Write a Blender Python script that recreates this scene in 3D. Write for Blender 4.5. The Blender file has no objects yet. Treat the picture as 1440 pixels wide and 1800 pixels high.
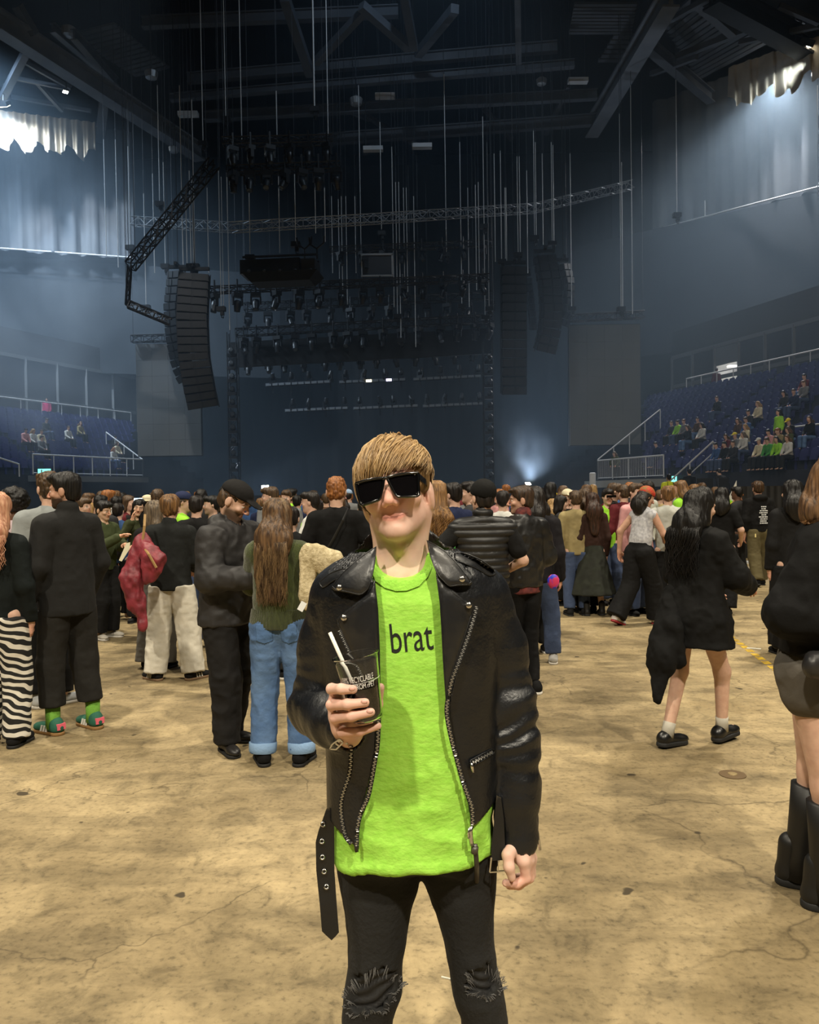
import bpy, bmesh, math, random
import numpy as np
from mathutils import Vector, Matrix, Euler
R = math.radians
PI = math.pi
SC = bpy.context.scene
COL = SC.collection
random.seed(7)
RNG = np.random.default_rng(7)

# ------------------------------------------------------------------ camera
F_PX = 1400.0
PITCH, ROLL, CAM_Z = R(1.31), R(0.85), 1.66
_fw = Vector((0, math.cos(PITCH), -math.sin(PITCH)))
_r0 = Vector((1, 0, 0))
_u0 = _r0.cross(_fw)
_rt = _r0 * math.cos(ROLL) - _u0 * math.sin(ROLL)
_up = _r0 * math.sin(ROLL) + _u0 * math.cos(ROLL)
CAMP = Vector((0, 0, CAM_Z))
cd = bpy.data.cameras.new('camera')
cd.sensor_fit = 'HORIZONTAL'
cd.sensor_width = 36
cd.lens = 36 * F_PX / 1440
cd.clip_end = 300
cam = bpy.data.objects.new('camera', cd)
COL.objects.link(cam)
cam.matrix_world = Matrix(((_rt.x, _up.x, -_fw.x, 0), (_rt.y, _up.y, -_fw.y, 0), (_rt.z, _up.z, -_fw.z, CAM_Z), (0, 0, 0, 1)))
SC.camera = cam

# ------------------------------------------------------------------ world, lights, exposure
w = bpy.data.worlds.new('world')
SC.world = w
w.use_nodes = True
w.node_tree.nodes['Background'].inputs[0].default_value = (0.35, 0.5, 0.8, 1)
w.node_tree.nodes['Background'].inputs[1].default_value = 0.004
vs = SC.view_settings
vs.view_transform = 'Standard'
vs.look = 'None'
vs.exposure = 0.0
vs.gamma = 1.0
vs.use_curve_mapping = False
SC.cycles.use_denoising = True
SC.cycles.max_bounces = 6
SC.cycles.diffuse_bounces = 2
SC.cycles.glossy_bounces = 2
SC.cycles.transmission_bounces = 6
SC.cycles.volume_bounces = 0
SC.cycles.transparent_max_bounces = 8
SC.cycles.volume_step_rate = 1.5
SC.cycles.volume_max_steps = 96
SC.cycles.caustics_reflective = False
SC.cycles.caustics_refractive = False
SC.cycles.sample_clamp_indirect = 3.0

def lamp(kind, name, loc, target, power, col, size=1.0, spot=None, blend=0.5):
    d = bpy.data.lights.new(name, kind)
    d.energy = power
    d.color = col
    if kind == 'AREA':
        d.shape = 'DISK'
        d.size = size
    else:
        d.shadow_soft_size = size
    if spot:
        d.spot_size = R(spot)
        d.spot_blend = blend
    o = bpy.data.objects.new(name, d)
    COL.objects.link(o)
    o.location = loc
    v = Vector(target) - Vector(loc)
    o.rotation_euler = v.to_track_quat('-Z', 'Y').to_euler()
    return o

WARM, COOL = (1.0, 0.90, 0.72), (0.58, 0.78, 1.0)
for x, y, p, sp in ((-7, -12, 2400, 120), (7, -12, 2700, 120), (-15, 0, 700, 110), (15, 0, 700, 110), (-9, 11, 1050, 95), (9, 11, 1050, 95)):
    lamp('AREA', 'house_light', (x, y, 20.5), (x * 0.6, y + 7 if y < 0 else y - 1, 0), p, WARM, 0.9).data.spread = R(sp)
lamp('SPOT', 'corner_fill_light', (-24, 40, 26), (-19, 49, 4), 30000, COOL, 0.4, 110, 0.8)  # added lamp out of view, brightens the corner stand and its haze
lamp('SPOT', 'roof_fill_light', (2, 30, 27), (-2, 48, 12), 1600, COOL, 0.4, 120, 0.8)  # added cool lamp above the view, lifts the far haze and rig
lamp('SPOT', 'stand_fill_light', (0, 12, 21), (15.5, 36, 4.5), 7000, (1.0, 0.93, 0.82), 0.5, 42, 0.7)  # added fill over the floor, brightens the blue stand
lamp('SPOT', 'stand_fill_light', (-6, 14, 21), (-19, 47, 5), 8000, (0.9, 0.95, 1.0), 0.5, 34, 0.7)  # added fill over the floor, brightens the misty corner stand
# ------------------------------------------------------------------ pixel helpers
def ray(px, py):
    return (_rt * ((px - 720) / F_PX) - _up * ((py - 900) / F_PX) + _fw)
def at(px, py, Y):                     # the point at forward distance Y that the photograph shows at px, py
    d = ray(px, py)
    return CAMP + d * (Y / d.y)
def atz(px, py, z):
    d = ray(px, py)
    return CAMP + d * ((z - CAM_Z) / d.z)
def ppm(Y):
    return F_PX / Y
def C(r, g, b):
    f = lambda v: (v / 255 / 12.92) if v / 255 <= 0.04045 else ((v / 255 + 0.055) / 1.055) ** 2.4
    return (f(r), f(g), f(b), 1)

# ------------------------------------------------------------------ materials
_M = {}
def mat(name, col=(0.5, 0.5, 0.5, 1), rough=0.6, metal=0.0, col2=None, vscale=6.0, stretch=(1, 1, 1), bump=0.0, bscale=60.0, coat=0.0, spec=0.5, emit=None, estr=0.0, sheen=0.0, attr=False, detail=3.0, contrast=(0.35, 0.65), sss=0.0):
    if name in _M:
        return _M[name]
    m = bpy.data.materials.new(name)
    m.use_nodes = True
    nt = m.node_tree
    b = nt.nodes['Principled BSDF']
    L = nt.links.new
    b.inputs['Base Color'].default_value = col
    b.inputs['Roughness'].default_value = rough
    b.inputs['Metallic'].default_value = metal
    b.inputs['Specular IOR Level'].default_value = spec
    if coat:
        b.inputs['Coat Weight'].default_value = coat
        b.inputs['Coat Roughness'].default_value = 0.2
    if sheen:
        b.inputs['Sheen Weight'].default_value = sheen
    if sss:
        b.inputs['Subsurface Weight'].default_value = sss
        b.inputs['Subsurface Radius'].default_value = (0.012, 0.005, 0.003)
        b.inputs['Subsurface Scale'].default_value = 1.0
    if emit:
        b.inputs['Emission Color'].default_value = emit
        b.inputs['Emission Strength'].default_value = estr
    tc = nt.nodes.new('ShaderNodeTexCoord')
    mp = nt.nodes.new('ShaderNodeMapping')
    mp.inputs['Scale'].default_value = stretch
    L(tc.outputs['Object'], mp.inputs[0])
    csock = None
    if attr:
        a = nt.nodes.new('ShaderNodeAttribute')
        a.attribute_name = 'Col'
        csock = a.outputs['Color']
    if col2 is not None:
        n = nt.nodes.new('ShaderNodeTexNoise')
        n.inputs['Scale'].default_value = vscale
        n.inputs['Detail'].default_value = detail
        L(mp.outputs[0], n.inputs['Vector'])
        r = nt.nodes.new('ShaderNodeMapRange')
        r.inputs[1].default_value, r.inputs[2].default_value = contrast
        L(n.outputs[0], r.inputs[0])
        mx = nt.nodes.new('ShaderNodeMix')
        mx.data_type = 'RGBA'
        mx.inputs[6].default_value = col
        mx.inputs[7].default_value = col2
        L(r.outputs[0], mx.inputs[0])
        if csock is not None:
            m2 = nt.nodes.new('ShaderNodeMix')
            m2.data_type = 'RGBA'
            m2.blend_type = 'MULTIPLY'
            m2.inputs[0].default_value = 1
            L(csock, m2.inputs[6])
            L(mx.outputs[2], m2.inputs[7])
            csock = m2.outputs[2]
        else:
            csock = mx.outputs[2]
    if csock is not None:
        L(csock, b.inputs['Base Color'])
    if bump:
        n = nt.nodes.new('ShaderNodeTexNoise')
        n.inputs['Scale'].default_value = bscale
        n.inputs['Detail'].default_value = 4
        L(mp.outputs[0], n.inputs['Vector'])
        bp = nt.nodes.new('ShaderNodeBump')
        bp.inputs['Strength'].default_value = min(1.0, bump)
        bp.inputs['Distance'].default_value = 0.01
        L(n.outputs[0], bp.inputs['Height'])
        L(bp.outputs[0], b.inputs['Normal'])
    _M[name] = m
    return m

# ------------------------------------------------------------------ objects
def link(name, me, m=None, parent=None, loc=None):
    o = bpy.data.objects.new(name, me)
    COL.objects.link(o)
    if m is not None and me is not None:
        if isinstance(m, (list, tuple)):
            for k in m:
                me.materials.append(k)
        else:
            me.materials.append(m)
    if parent is not None:
        o.parent = parent
    if loc is not None:
        o.location = loc
    return o
def tag(o, label=None, cat=None, group=None, kind=None):
    if label: o['label'] = label
    if cat: o['category'] = cat
    if group: o['group'] = group
    if kind: o['kind'] = kind
    return o
def thing(name, label, cat, loc=(0, 0, 0), rz=0.0, group=None):
    o = bpy.data.objects.new(name, None)
    o.empty_display_size = 0.1
    COL.objects.link(o)
    o.location = loc
    o.rotation_euler = (0, 0, rz)
    return tag(o, label, cat, group)
_KIDS = {}
def copy_tree(o, parent=None):
    c = o.copy()
    COL.objects.link(c)
    if parent is not None:
        c.parent = parent
    for ch in list(o.children):
        copy_tree(ch, c)
    return c
def local(root, *objs):                # give parts built in world space to a root that stands elsewhere
    inv = Matrix.LocRotScale(root.location, root.rotation_euler, None).inverted()
    for o in objs:
        o.parent = root
        o.matrix_parent_inverse = inv

class MB:
    def __init__(s):
        s.v, s.f, s.mi = [], [], []
    def add(s, vs, fs, mi=0):
        n = len(s.v)
        s.v += [tuple(p) for p in vs]
        s.f += [tuple(i + n for i in f) for f in fs]
        s.mi += [mi] * len(fs)
        return s
    def box(s, c, size, M=None, mi=0, taper=1.0):
        hx, hy, hz = size[0] / 2, size[1] / 2, size[2] / 2
        vs = []
        for z, t in ((-hz, 1.0), (hz, taper)):
            for x, y in ((-hx, -hy), (hx, -hy), (hx, hy), (-hx, hy)):
                vs.append(Vector((x * t, y * t, z)))
        if M is not None:
            vs = [M @ v for v in vs]
        c = Vector(c)
        return s.add([v + c for v in vs], [(3, 2, 1, 0), (4, 5, 6, 7), (0, 1, 5, 4), (1, 2, 6, 5), (2, 3, 7, 6), (3, 0, 4, 7)], mi)
    def bar(s, a, b, w, h=None, mi=0, upv=(0, 0, 1)):
        a, b = Vector(a), Vector(b)
        d = b - a
        L = d.length
        if L < 1e-6: return s
        d.normalize()
        u = Vector(upv)
        if abs(d.dot(u)) > 0.98: u = Vector((0, 1, 0))
        x = d.cross(u).normalized()
        y = x.cross(d)
        M = Matrix((x, y, d)).transposed()
        return s.box((a + b) / 2, (w, h or w, L), M, mi)
    def tube(s, pts, r, n=6, mi=0, cap=True, flat=1.0, ref=None):
        pts = [Vector(p) for p in pts]
        k = len(pts)
        rs = r if isinstance(r, (list, tuple)) else [r] * k
        vs, fs = [], []
        px = None
        for i, p in enumerate(pts):
            d = (pts[min(i + 1, k - 1)] - pts[max(i - 1, 0)])
            if d.length < 1e-9: d = Vector((0, 0, 1))
            d.normalize()
            if px is None:
                q = Vector(ref) if ref is not None else (Vector((0, 0, 1)) if abs(d.z) < 0.9 else Vector((1, 0, 0)))
                px = (q - d * q.dot(d)).normalized()
            else:
                px = (px - d * px.dot(d))
                if px.length < 1e-6: px = d.orthogonal()
                px.normalize()
            py = d.cross(px)
            for j in range(n):
                t = 2 * PI * j / n
                vs.append(p + px * (math.cos(t) * rs[i]) + py * (math.sin(t) * rs[i] * flat))
        for i in range(k - 1):
            for j in range(n):
                a, b = i * n + j, i * n + (j + 1) % n
                fs.append((a, b, b + n, a + n))
        if cap:
            fs.append(tuple(range(n - 1, -1, -1)))
            fs.append(tuple((k - 1) * n + j for j in range(n)))
        return s.add(vs, fs, mi)
    def lathe(s, prof, c=(0, 0, 0), n=24, M=None, mi=0, cap0=True, cap1=True):
        c = Vector(c)
        vs, fs = [], []
        for r, z in prof:
            for j in range(n):
                t = 2 * PI * j / n
                v = Vector((r * math.cos(t), r * math.sin(t), z))
                vs.append((M @ v if M is not None else v) + c)
        k = len(prof)
        for i in range(k - 1):
            for j in range(n):
                a, b = i * n + j, i * n + (j + 1) % n
                fs.append((a, b, b + n, a + n))
        if cap0: fs.append(tuple(range(n - 1, -1, -1)))
        if cap1: fs.append(tuple((k - 1) * n + j for j in range(n)))
        return s.add(vs, fs, mi)
    def grid(s, P, close=False, mi=0):  # P[i][j] points
        ni, nj = len(P), len(P[0])
        vs = [p for row in P for p in row]
        fs = []
        for i in range(ni - 1):
            for j in range(nj if close else nj - 1):
                a, b = i * nj + j, i * nj + (j + 1) % nj
                fs.append((a, b, b + nj, a + nj))
        return s.add(vs, fs, mi)
    def mesh(s, name, smooth=False):
        me = bpy.data.meshes.new(name)
        me.from_pydata([tuple(v) for v in s.v], [], s.f)
        if any(s.mi):
            me.polygons.foreach_set('material_index', s.mi)
        if smooth:
            me.polygons.foreach_set('use_smooth', [True] * len(me.polygons))
        me.update()
        return me
    def build(s, name, m, parent=None, smooth=False, loc=None):
        return link(name, s.mesh(name, smooth), m, parent, loc)

ORD = ['first', 'second', 'third', 'fourth', 'fifth', 'sixth', 'seventh', 'eighth', 'ninth', 'tenth', 'eleventh', 'twelfth', 'thirteenth', 'fourteenth', 'fifteenth', 'sixteenth', 'seventeenth', 'eighteenth', 'nineteenth', 'twentieth']
ORD += ['twenty-' + w_ for w_ in ORD[:9]] + ['thirtieth'] + ['thirty-' + w_ for w_ in ORD[:9]] + ['fortieth'] + ['forty-' + w_ for w_ in ORD[:9]]

# ------------------------------------------------------------------ noise
def vnoise(P, scale, seed=0):
    """smooth value noise in [-1, 1] at points P (n x 3)"""
    rs = np.random.default_rng(seed)
    T = rs.uniform(-1, 1, 4096).astype(np.float32)
    Q = np.asarray(P, np.float32) * np.asarray(scale, np.float32)
    I = np.floor(Q).astype(np.int64)
    Fr = Q - I
    W = Fr * Fr * (3 - 2 * Fr)
    out = 0
    for dx in (0, 1):
        for dy in (0, 1):
            for dz in (0, 1):
                h = ((I[:, 0] + dx) * 73856093 ^ (I[:, 1] + dy) * 19349663 ^ (I[:, 2] + dz) * 83492791) & 4095
                wt = (W[:, 0] if dx else 1 - W[:, 0]) * (W[:, 1] if dy else 1 - W[:, 1]) * (W[:, 2] if dz else 1 - W[:, 2])
                out = out + T[h] * wt
    return out

# ------------------------------------------------------------------ signed-distance sculpting
class Sculpt:
    def __init__(s, k=0.02):
        s.ops, s.k = [], k
    def _add(s, fn, lo, hi, k, op):
        s.ops.append((fn, np.array(lo, np.float32), np.array(hi, np.float32), s.k if k is None else k, op))
        return s
    def cone(s, a, b, ra, rb, k=None, op='add', sq=1.0, ang=0.0):
        """round cone a-b; sq squashes the section across direction ang (about z)"""
        a, b = np.array(a, np.float32), np.array(b, np.float32)
        m = max(ra, rb)
        ca, sa = math.cos(ang), math.sin(ang)
        def fn(X, Y, Z):
            px, py, pz = X - a[0], Y - a[1], Z - a[2]
            bx, by, bz = b - a
            if sq != 1.0:
                u, v = px * ca + py * sa, (-px * sa + py * ca) / sq
                px, py = u, v
                bu, bv = bx * ca + by * sa, (-bx * sa + by * ca) / sq
                bx, by = bu, bv
            bb = bx * bx + by * by + bz * bz + 1e-12
            t = np.clip((px * bx + py * by + pz * bz) / bb, 0, 1)
            d = np.sqrt((px - bx * t) ** 2 + (py - by * t) ** 2 + (pz - bz * t) ** 2) - (ra + (rb - ra) * t)
            return d * (0.5 + 0.5 * sq) if sq < 1 else d
        mm = m * max(1.0, sq)
        return s._add(fn, np.minimum(a, b) - mm, np.maximum(a, b) + mm, k, op)
    def chain(s, pts, rs, k=None, op='add'):
        for i in range(len(pts) - 1):
            s.cone(pts[i], pts[i + 1], rs[i], rs[i + 1], k, op)
        return s
    def ell(s, c, r, M=None, k=None, op='add'):
        """ellipsoid at c, radii r, optional 3x3 rotation M (local to world)"""
        c, r = np.array(c, np.float32), np.array(r, np.float32)
        Mi = np.array(M.to_3x3() if hasattr(M, 'to_3x3') else M, np.float32).T if M is not None else None
        def fn(X, Y, Z):
            x, y, z = X - c[0], Y - c[1], Z - c[2]
            if Mi is not None:
                x, y, z = (Mi[0, 0] * x + Mi[0, 1] * y + Mi[0, 2] * z, Mi[1, 0] * x + Mi[1, 1] * y + Mi[1, 2] * z, Mi[2, 0] * x + Mi[2, 1] * y + Mi[2, 2] * z)
            k0 = np.sqrt((x / r[0]) ** 2 + (y / r[1]) ** 2 + (z / r[2]) ** 2) + 1e-9
            k1 = np.sqrt((x / r[0] ** 2) ** 2 + (y / r[1] ** 2) ** 2 + (z / r[2] ** 2) ** 2) + 1e-9
            return k0 * (k0 - 1) / k1
        m = r.max() if M is not None else r
        return s._add(fn, c - m, c + m, k, op)
    def column(s, tab, k=None, op='add', p=2.0, zlo=None, zhi=None):
        """upright body of elliptic sections: rows (z, cx, cy, rx, ry)"""
        T = np.array(sorted(tab), np.float32)
        def fn(X, Y, Z):
            z = Z.ravel() if Z.ndim == 3 else Z
            cx, cy, rx, ry = (np.interp(z, T[:, 0], T[:, i]).astype(np.float32).reshape(Z.shape) for i in (1, 2, 3, 4))
            ax, ay = np.abs(X - cx) / rx, np.abs(Y - cy) / ry
            q = np.sqrt(ax ** 2 + ay ** 2) if p == 2 else (ax ** p + ay ** p) ** (1 / p)
            d = (q - 1) * np.minimum(rx, ry)
            return np.maximum(d, np.maximum(T[0, 0] - Z, Z - T[-1, 0]))
        lo = (float((T[:, 1] - T[:, 3]).min()), float((T[:, 2] - T[:, 4]).min()), T[0, 0])
        hi = (float((T[:, 1] + T[:, 3]).max()), float((T[:, 2] + T[:, 4]).max()), T[-1, 0])
        return s._add(fn, lo, hi, k, op)
    def fn(s, f, lo, hi, k=None, op='add'):
        return s._add(f, lo, hi, k, op)
    def bounds(s):
        A = [o for o in s.ops if o[4] == 'add']
        return np.min([o[1] for o in A], 0), np.max([o[2] for o in A], 0)
    def eval(s, X, Y, Z):
        D = np.full(np.broadcast(X, Y, Z).shape, 1.0, np.float32)
        for fn, lo, hi, k, op in s.ops:
            d = fn(X, Y, Z)
            D = s._comb(D, d, k, op)
        return D
    @staticmethod
    def _comb(a, d, k, op):
        if op == 'add':
            if k <= 0: return np.minimum(a, d)
            h = np.maximum(k - np.abs(a - d), 0) / k
            return np.minimum(a, d) - h * h * k * 0.25
        if op == 'sub': d = -d
        if k <= 0: return np.maximum(a, d)
        h = np.maximum(k - np.abs(a - d), 0) / k
        return np.maximum(a, d) + h * h * k * 0.25
    def surface(s, res, fine=None, relax=1):
        """vertices and quads; fine: [(lo, hi, res)] boxes that get a closer grid"""
        lo, hi = s.bounds()
        pad = max(3 * res, 0.012)
        ax = []
        for d in range(3):
            a, b = float(lo[d] - pad), float(hi[d] + pad)
            n = max(3, int(math.ceil((b - a) / res)))
            marks = [a + (b - a) * i / n for i in range(n + 1)]
            for fl, fh, fr in (fine or ()):
                l, h = max(a, fl[d]), min(b, fh[d])
                if h <= l: continue
                marks = [m_ for m_ in marks if m_ < l - fr * 0.6 or m_ > h + fr * 0.6]
                m = max(2, int(math.ceil((h - l) / fr)))
                marks += [l + (h - l) * i / m for i in range(m + 1)]
                marks.sort()
            ax.append(np.array(marks, np.float32))
        x, y, z = ax
        D = np.full((len(x), len(y), len(z)), 0.5, np.float32)
        for fn, lo, hi, k, op in s.ops:
            if op == 'add':
                g = 2.5 * res + k
                sl = tuple(slice(max(0, int(np.searchsorted(ax[d], lo[d] - g)) - 1), min(len(ax[d]), int(np.searchsorted(ax[d], hi[d] + g)) + 1)) for d in range(3))
            elif op == 'sub':
                g = 2.5 * res + k
                sl = tuple(slice(max(0, int(np.searchsorted(ax[d], lo[d] - g)) - 1), min(len(ax[d]), int(np.searchsorted(ax[d], hi[d] + g)) + 1)) for d in range(3))
            else:
                sl = (slice(None),) * 3
            X, Y, Z = np.meshgrid(x[sl[0]], y[sl[1]], z[sl[2]], indexing='ij')
            if X.size == 0: continue
            D[sl] = s._comb(D[sl], fn(X, Y, Z).astype(np.float32), k, op)
        return nets(D, x, y, z, relax)

def nets(D, x, y, z, relax=1):
    S = D < 0
    c = np.zeros(tuple(n - 1 for n in D.shape), np.int8)
    for dx in (0, 1):
        for dy in (0, 1):
            for dz in (0, 1):
                c += S[dx:D.shape[0] - 1 + dx, dy:D.shape[1] - 1 + dy, dz:D.shape[2] - 1 + dz]
    act = (c > 0) & (c < 8)
    I, J, K = np.nonzero(act)
    n = len(I)
    idx = np.full(act.shape, -1, np.int64)
    idx[I, J, K] = np.arange(n)
    acc = np.zeros((n, 3), np.float32)
    cnt = np.zeros(n, np.float32)
    for d in range(3):
        o1, o2 = [(1, 2), (0, 2), (0, 1)][d]
        for u in (0, 1):
            for v in (0, 1):
                off = [0, 0, 0]
                off[o1], off[o2] = u, v
                a = D[I + off[0], J + off[1], K + off[2]]
                off2 = list(off)
                off2[d] = 1
                b = D[I + off2[0], J + off2[1], K + off2[2]]
                mk = (a < 0) != (b < 0)
                t = np.where(mk, a / np.where(np.abs(a - b) < 1e-12, 1, a - b), 0)
                q = [None] * 3
                base = (I + off[0], J + off[1], K + off[2])
                axs = (x, y, z)
                for e in range(3):
                    if e == d:
                        p0 = axs[e][base[e]]
                        p1 = axs[e][base[e] + 1]
                        q[e] = p0 + (p1 - p0) * t
                    else:
                        q[e] = axs[e][base[e]]
                for e in range(3):
                    acc[:, e] += np.where(mk, q[e], 0)
                cnt += mk
    V = acc / np.maximum(cnt, 1)[:, None]
    Q = []
    for d in range(3):
        o1, o2 = [(1, 2), (2, 0), (0, 1)][d]
        sl0 = [slice(None)] * 3
        sl1 = [slice(None)] * 3
        sl0[d], sl1[d] = slice(0, -1), slice(1, None)
        ch = S[tuple(sl0)] != S[tuple(sl1)]
        E = list(np.nonzero(ch))
        ok = (E[o1] > 0) & (E[o2] > 0) & (E[o1] < D.shape[o1] - 1) & (E[o2] < D.shape[o2] - 1)
        E = [e[ok] for e in E]
        ins = S[E[0], E[1], E[2]]
        quad = []
        for u, v in ((1, 1), (0, 1), (0, 0), (1, 0)):
            e = [a.copy() for a in E]
            e[o1] -= u
            e[o2] -= v
            quad.append(idx[e[0], e[1], e[2]])
        q = np.stack(quad, 1)
        q = np.where(ins[:, None], q, q[:, ::-1])
        Q.append(q)
    Q = np.concatenate(Q)
    Q = Q[(Q >= 0).all(1)]
    for _ in range(relax):
        V = smooth_v(V, Q, 0.5)
    return V, Q

def smooth_v(V, Q, f=0.5):
    s = np.zeros_like(V)
    n = np.zeros(len(V), np.float32)
    for a, b in ((0, 1), (1, 2), (2, 3), (3, 0)):
        for p, q in ((Q[:, a], Q[:, b]), (Q[:, b], Q[:, a])):
            for e in range(3):
                s[:, e] += np.bincount(p, V[q, e], len(V)).astype(np.float32)
            n += np.bincount(p, minlength=len(V))
    return V * (1 - f) + s / np.maximum(n, 1)[:, None] * f

def normals_v(V, Q):
    N = np.cross(V[Q[:, 2]] - V[Q[:, 0]], V[Q[:, 3]] - V[Q[:, 1]])
    out = np.zeros_like(V)
    for c in range(4):
        for e in range(3):
            out[:, e] += np.bincount(Q[:, c], N[:, e], len(V)).astype(np.float32)
    return out / np.maximum(np.linalg.norm(out, axis=1), 1e-9)[:, None]

def quad_mesh(name, V, Q, col=None, smooth=True):
    me = bpy.data.meshes.new(name)
    V = np.ascontiguousarray(V, np.float32)
    me.vertices.add(len(V))
    me.vertices.foreach_set('co', V.ravel())
    me.loops.add(Q.size)
    me.loops.foreach_set('vertex_index', Q.astype(np.int32).ravel())
    me.polygons.add(len(Q))
    me.polygons.foreach_set('loop_start', np.arange(0, Q.size, 4, dtype=np.int32))
    if smooth:
        me.polygons.foreach_set('use_smooth', np.ones(len(Q), bool))
    if col is not None:
        a = me.color_attributes.new('Col', 'FLOAT_COLOR', 'POINT')
        c = np.ones((len(V), 4), np.float32)
        c[:, :3] = col[:, :3]
        a.data.foreach_set('color', c.ravel())
    me.update(calc_edges=True)
    return me
# ------------------------------------------------------------------ structure: floor, walls, roof
def floor_mat():
    m = bpy.data.materials.new('worn_floor')
    m.use_nodes = True
    nt = m.node_tree
    b = nt.nodes['Principled BSDF']
    L = nt.links.new
    tc = nt.nodes.new('ShaderNodeTexCoord')
    def noise(scale, detail=4, rough=0.6, st=(1, 1, 1), rot=0, dist=0.0):
        mp = nt.nodes.new('ShaderNodeMapping')
        mp.inputs['Scale'].default_value = st
        mp.inputs['Rotation'].default_value = (0, 0, rot)
        L(tc.outputs['Object'], mp.inputs[0])
        n = nt.nodes.new('ShaderNodeTexNoise')
        n.inputs['Scale'].default_value = scale
        n.inputs['Detail'].default_value = detail
        n.inputs['Roughness'].default_value = rough
        n.inputs['Distortion'].default_value = dist
        L(mp.outputs[0], n.inputs['Vector'])
        return n.outputs[0]
    def ramp(sock, stops):
        r = nt.nodes.new('ShaderNodeValToRGB')
        e = r.color_ramp.elements
        e[0].position, e[0].color = stops[0]
        e[1].position, e[1].color = stops[-1]
        for p, c in stops[1:-1]:
            k = e.new(p)
            k.color = c
        L(sock, r.inputs[0])
        return r.outputs[0]
    def mix(a, b_, fac, mode='MIX'):
        x = nt.nodes.new('ShaderNodeMix')
        x.data_type = 'RGBA'
        x.blend_type = mode
        if isinstance(fac, (int, float)): x.inputs[0].default_value = fac
        else: L(fac, x.inputs[0])
        for i, v in ((6, a), (7, b_)):
            if isinstance(v, tuple): x.inputs[i].default_value = v
            else: L(v, x.inputs[i])
        return x.outputs[2]
    g = lambda v: (v, v, v, 1)
    c = ramp(noise(0.55, 6, 0.62, dist=0.4), [(0.30, (0.145, 0.109, 0.058, 1)), (0.46, (0.235, 0.180, 0.096, 1)), (0.58, (0.345, 0.268, 0.146, 1)), (0.74, (0.265, 0.196, 0.098, 1))])
    fine = ramp(noise(5.5, 6, 0.7, (1, 1.0, 1), 0.2, 0.8), [(0.32, g(0.52)), (0.47, g(0.92)), (0.62, g(1.10)), (0.78, g(1.25))])
    c = mix(c, fine, 0.9, 'MULTIPLY')
    st = ramp(noise(1.6, 5, 0.6, (0.6, 3.2, 1), 0.5, 0.5), [(0.36, g(0.66)), (0.52, g(1.0)), (0.7, g(1.08))])
    c = mix(c, st, 0.75, 'MULTIPLY')
    grit = ramp(noise(38, 3, 0.6), [(0.30, g(0.55)), (0.44, g(1.0)), (0.62, g(1.12))])
    c = mix(c, grit, 0.8, 'MULTIPLY')
    spot = ramp(noise(7.5, 1.5, 0.4), [(0.245, g(1)), (0.27, g(0))])
    c = mix(c, (0.055, 0.042, 0.024, 1), spot)
    stain = ramp(noise(0.9, 3, 0.5, rot=1.1, dist=1.0), [(0.24, g(0.75)), (0.33, g(0))])
    c = mix(c, (0.115, 0.088, 0.048, 1), stain)
    vo = nt.nodes.new('ShaderNodeTexVoronoi')
    vo.feature = 'DISTANCE_TO_EDGE'
    vo.inputs['Scale'].default_value = 0.8
    mp = nt.nodes.new('ShaderNodeMapping')
    L(tc.outputs['Object'], mp.inputs[0])
    dn = nt.nodes.new('ShaderNodeTexNoise')
    dn.inputs['Scale'].default_value = 3
    dn.inputs['Detail'].default_value = 5
    L(tc.outputs['Object'], dn.inputs['Vector'])
    va = nt.nodes.new('ShaderNodeVectorMath')
    va.operation = 'MULTIPLY_ADD'
    va.inputs[1].default_value = (0.5, 0.5, 0)
    L(dn.outputs['Color'], va.inputs[0])
    L(mp.outputs[0], va.inputs[2])
    L(va.outputs[0], vo.inputs['Vector'])
    gate = ramp(noise(0.8, 1, 0.4), [(0.50, g(0)), (0.56, g(1))])
    crack = ramp(vo.outputs['Distance'], [(0.0, g(0.7)), (0.0055, g(0))])
    c = mix(c, (0.06, 0.045, 0.025, 1), mix(g(0), crack, gate))
    L(c, b.inputs['Base Color'])
    rr = ramp(noise(3, 4), [(0.35, g(0.5)), (0.7, g(0.75))])
    L(rr, b.inputs['Roughness'])
    b.inputs['Specular IOR Level'].default_value = 0.3
    bp = nt.nodes.new('ShaderNodeBump')
    bp.inputs['Strength'].default_value = 0.25
    bp.inputs['Distance'].default_value = 0.01
    L(noise(30, 4), bp.inputs['Height'])
    L(bp.outputs[0], b.inputs['Normal'])
    return m
M_BLACK = mat('black_wall', C(12, 15, 20), 0.9, col2=C(8, 10, 14), vscale=0.5)
M_STEEL = mat('roof_steel', C(112, 119, 128), 0.6, col2=C(94, 101, 110), vscale=0.7)
M_STEELD = mat('dark_roof_steel', C(82, 88, 97), 0.65, col2=C(64, 70, 78), vscale=0.7)
M_DRAPE = mat('pleated_drape', C(92, 96, 100), 0.9, col2=C(78, 82, 88), vscale=0.4)
M_MASK = mat('black_masking_cloth', C(38, 44, 50), 0.9, col2=C(30, 36, 42), vscale=0.25)
M_FACADE = mat('grey_facade', C(96, 99, 102), 0.7)
M_PANEL = mat('dark_facade_panel', C(64, 66, 70), 0.35, col2=C(52, 54, 58), vscale=0.3)
M_CONC = mat('terrace_concrete', C(40, 42, 52), 0.85, col2=C(30, 32, 40), vscale=1.0)
M_RAIL = mat('galvanised_rail', C(190, 192, 194), 0.5)
M_WHITE = mat('white_paint', C(225, 228, 230), 0.6)

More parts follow.
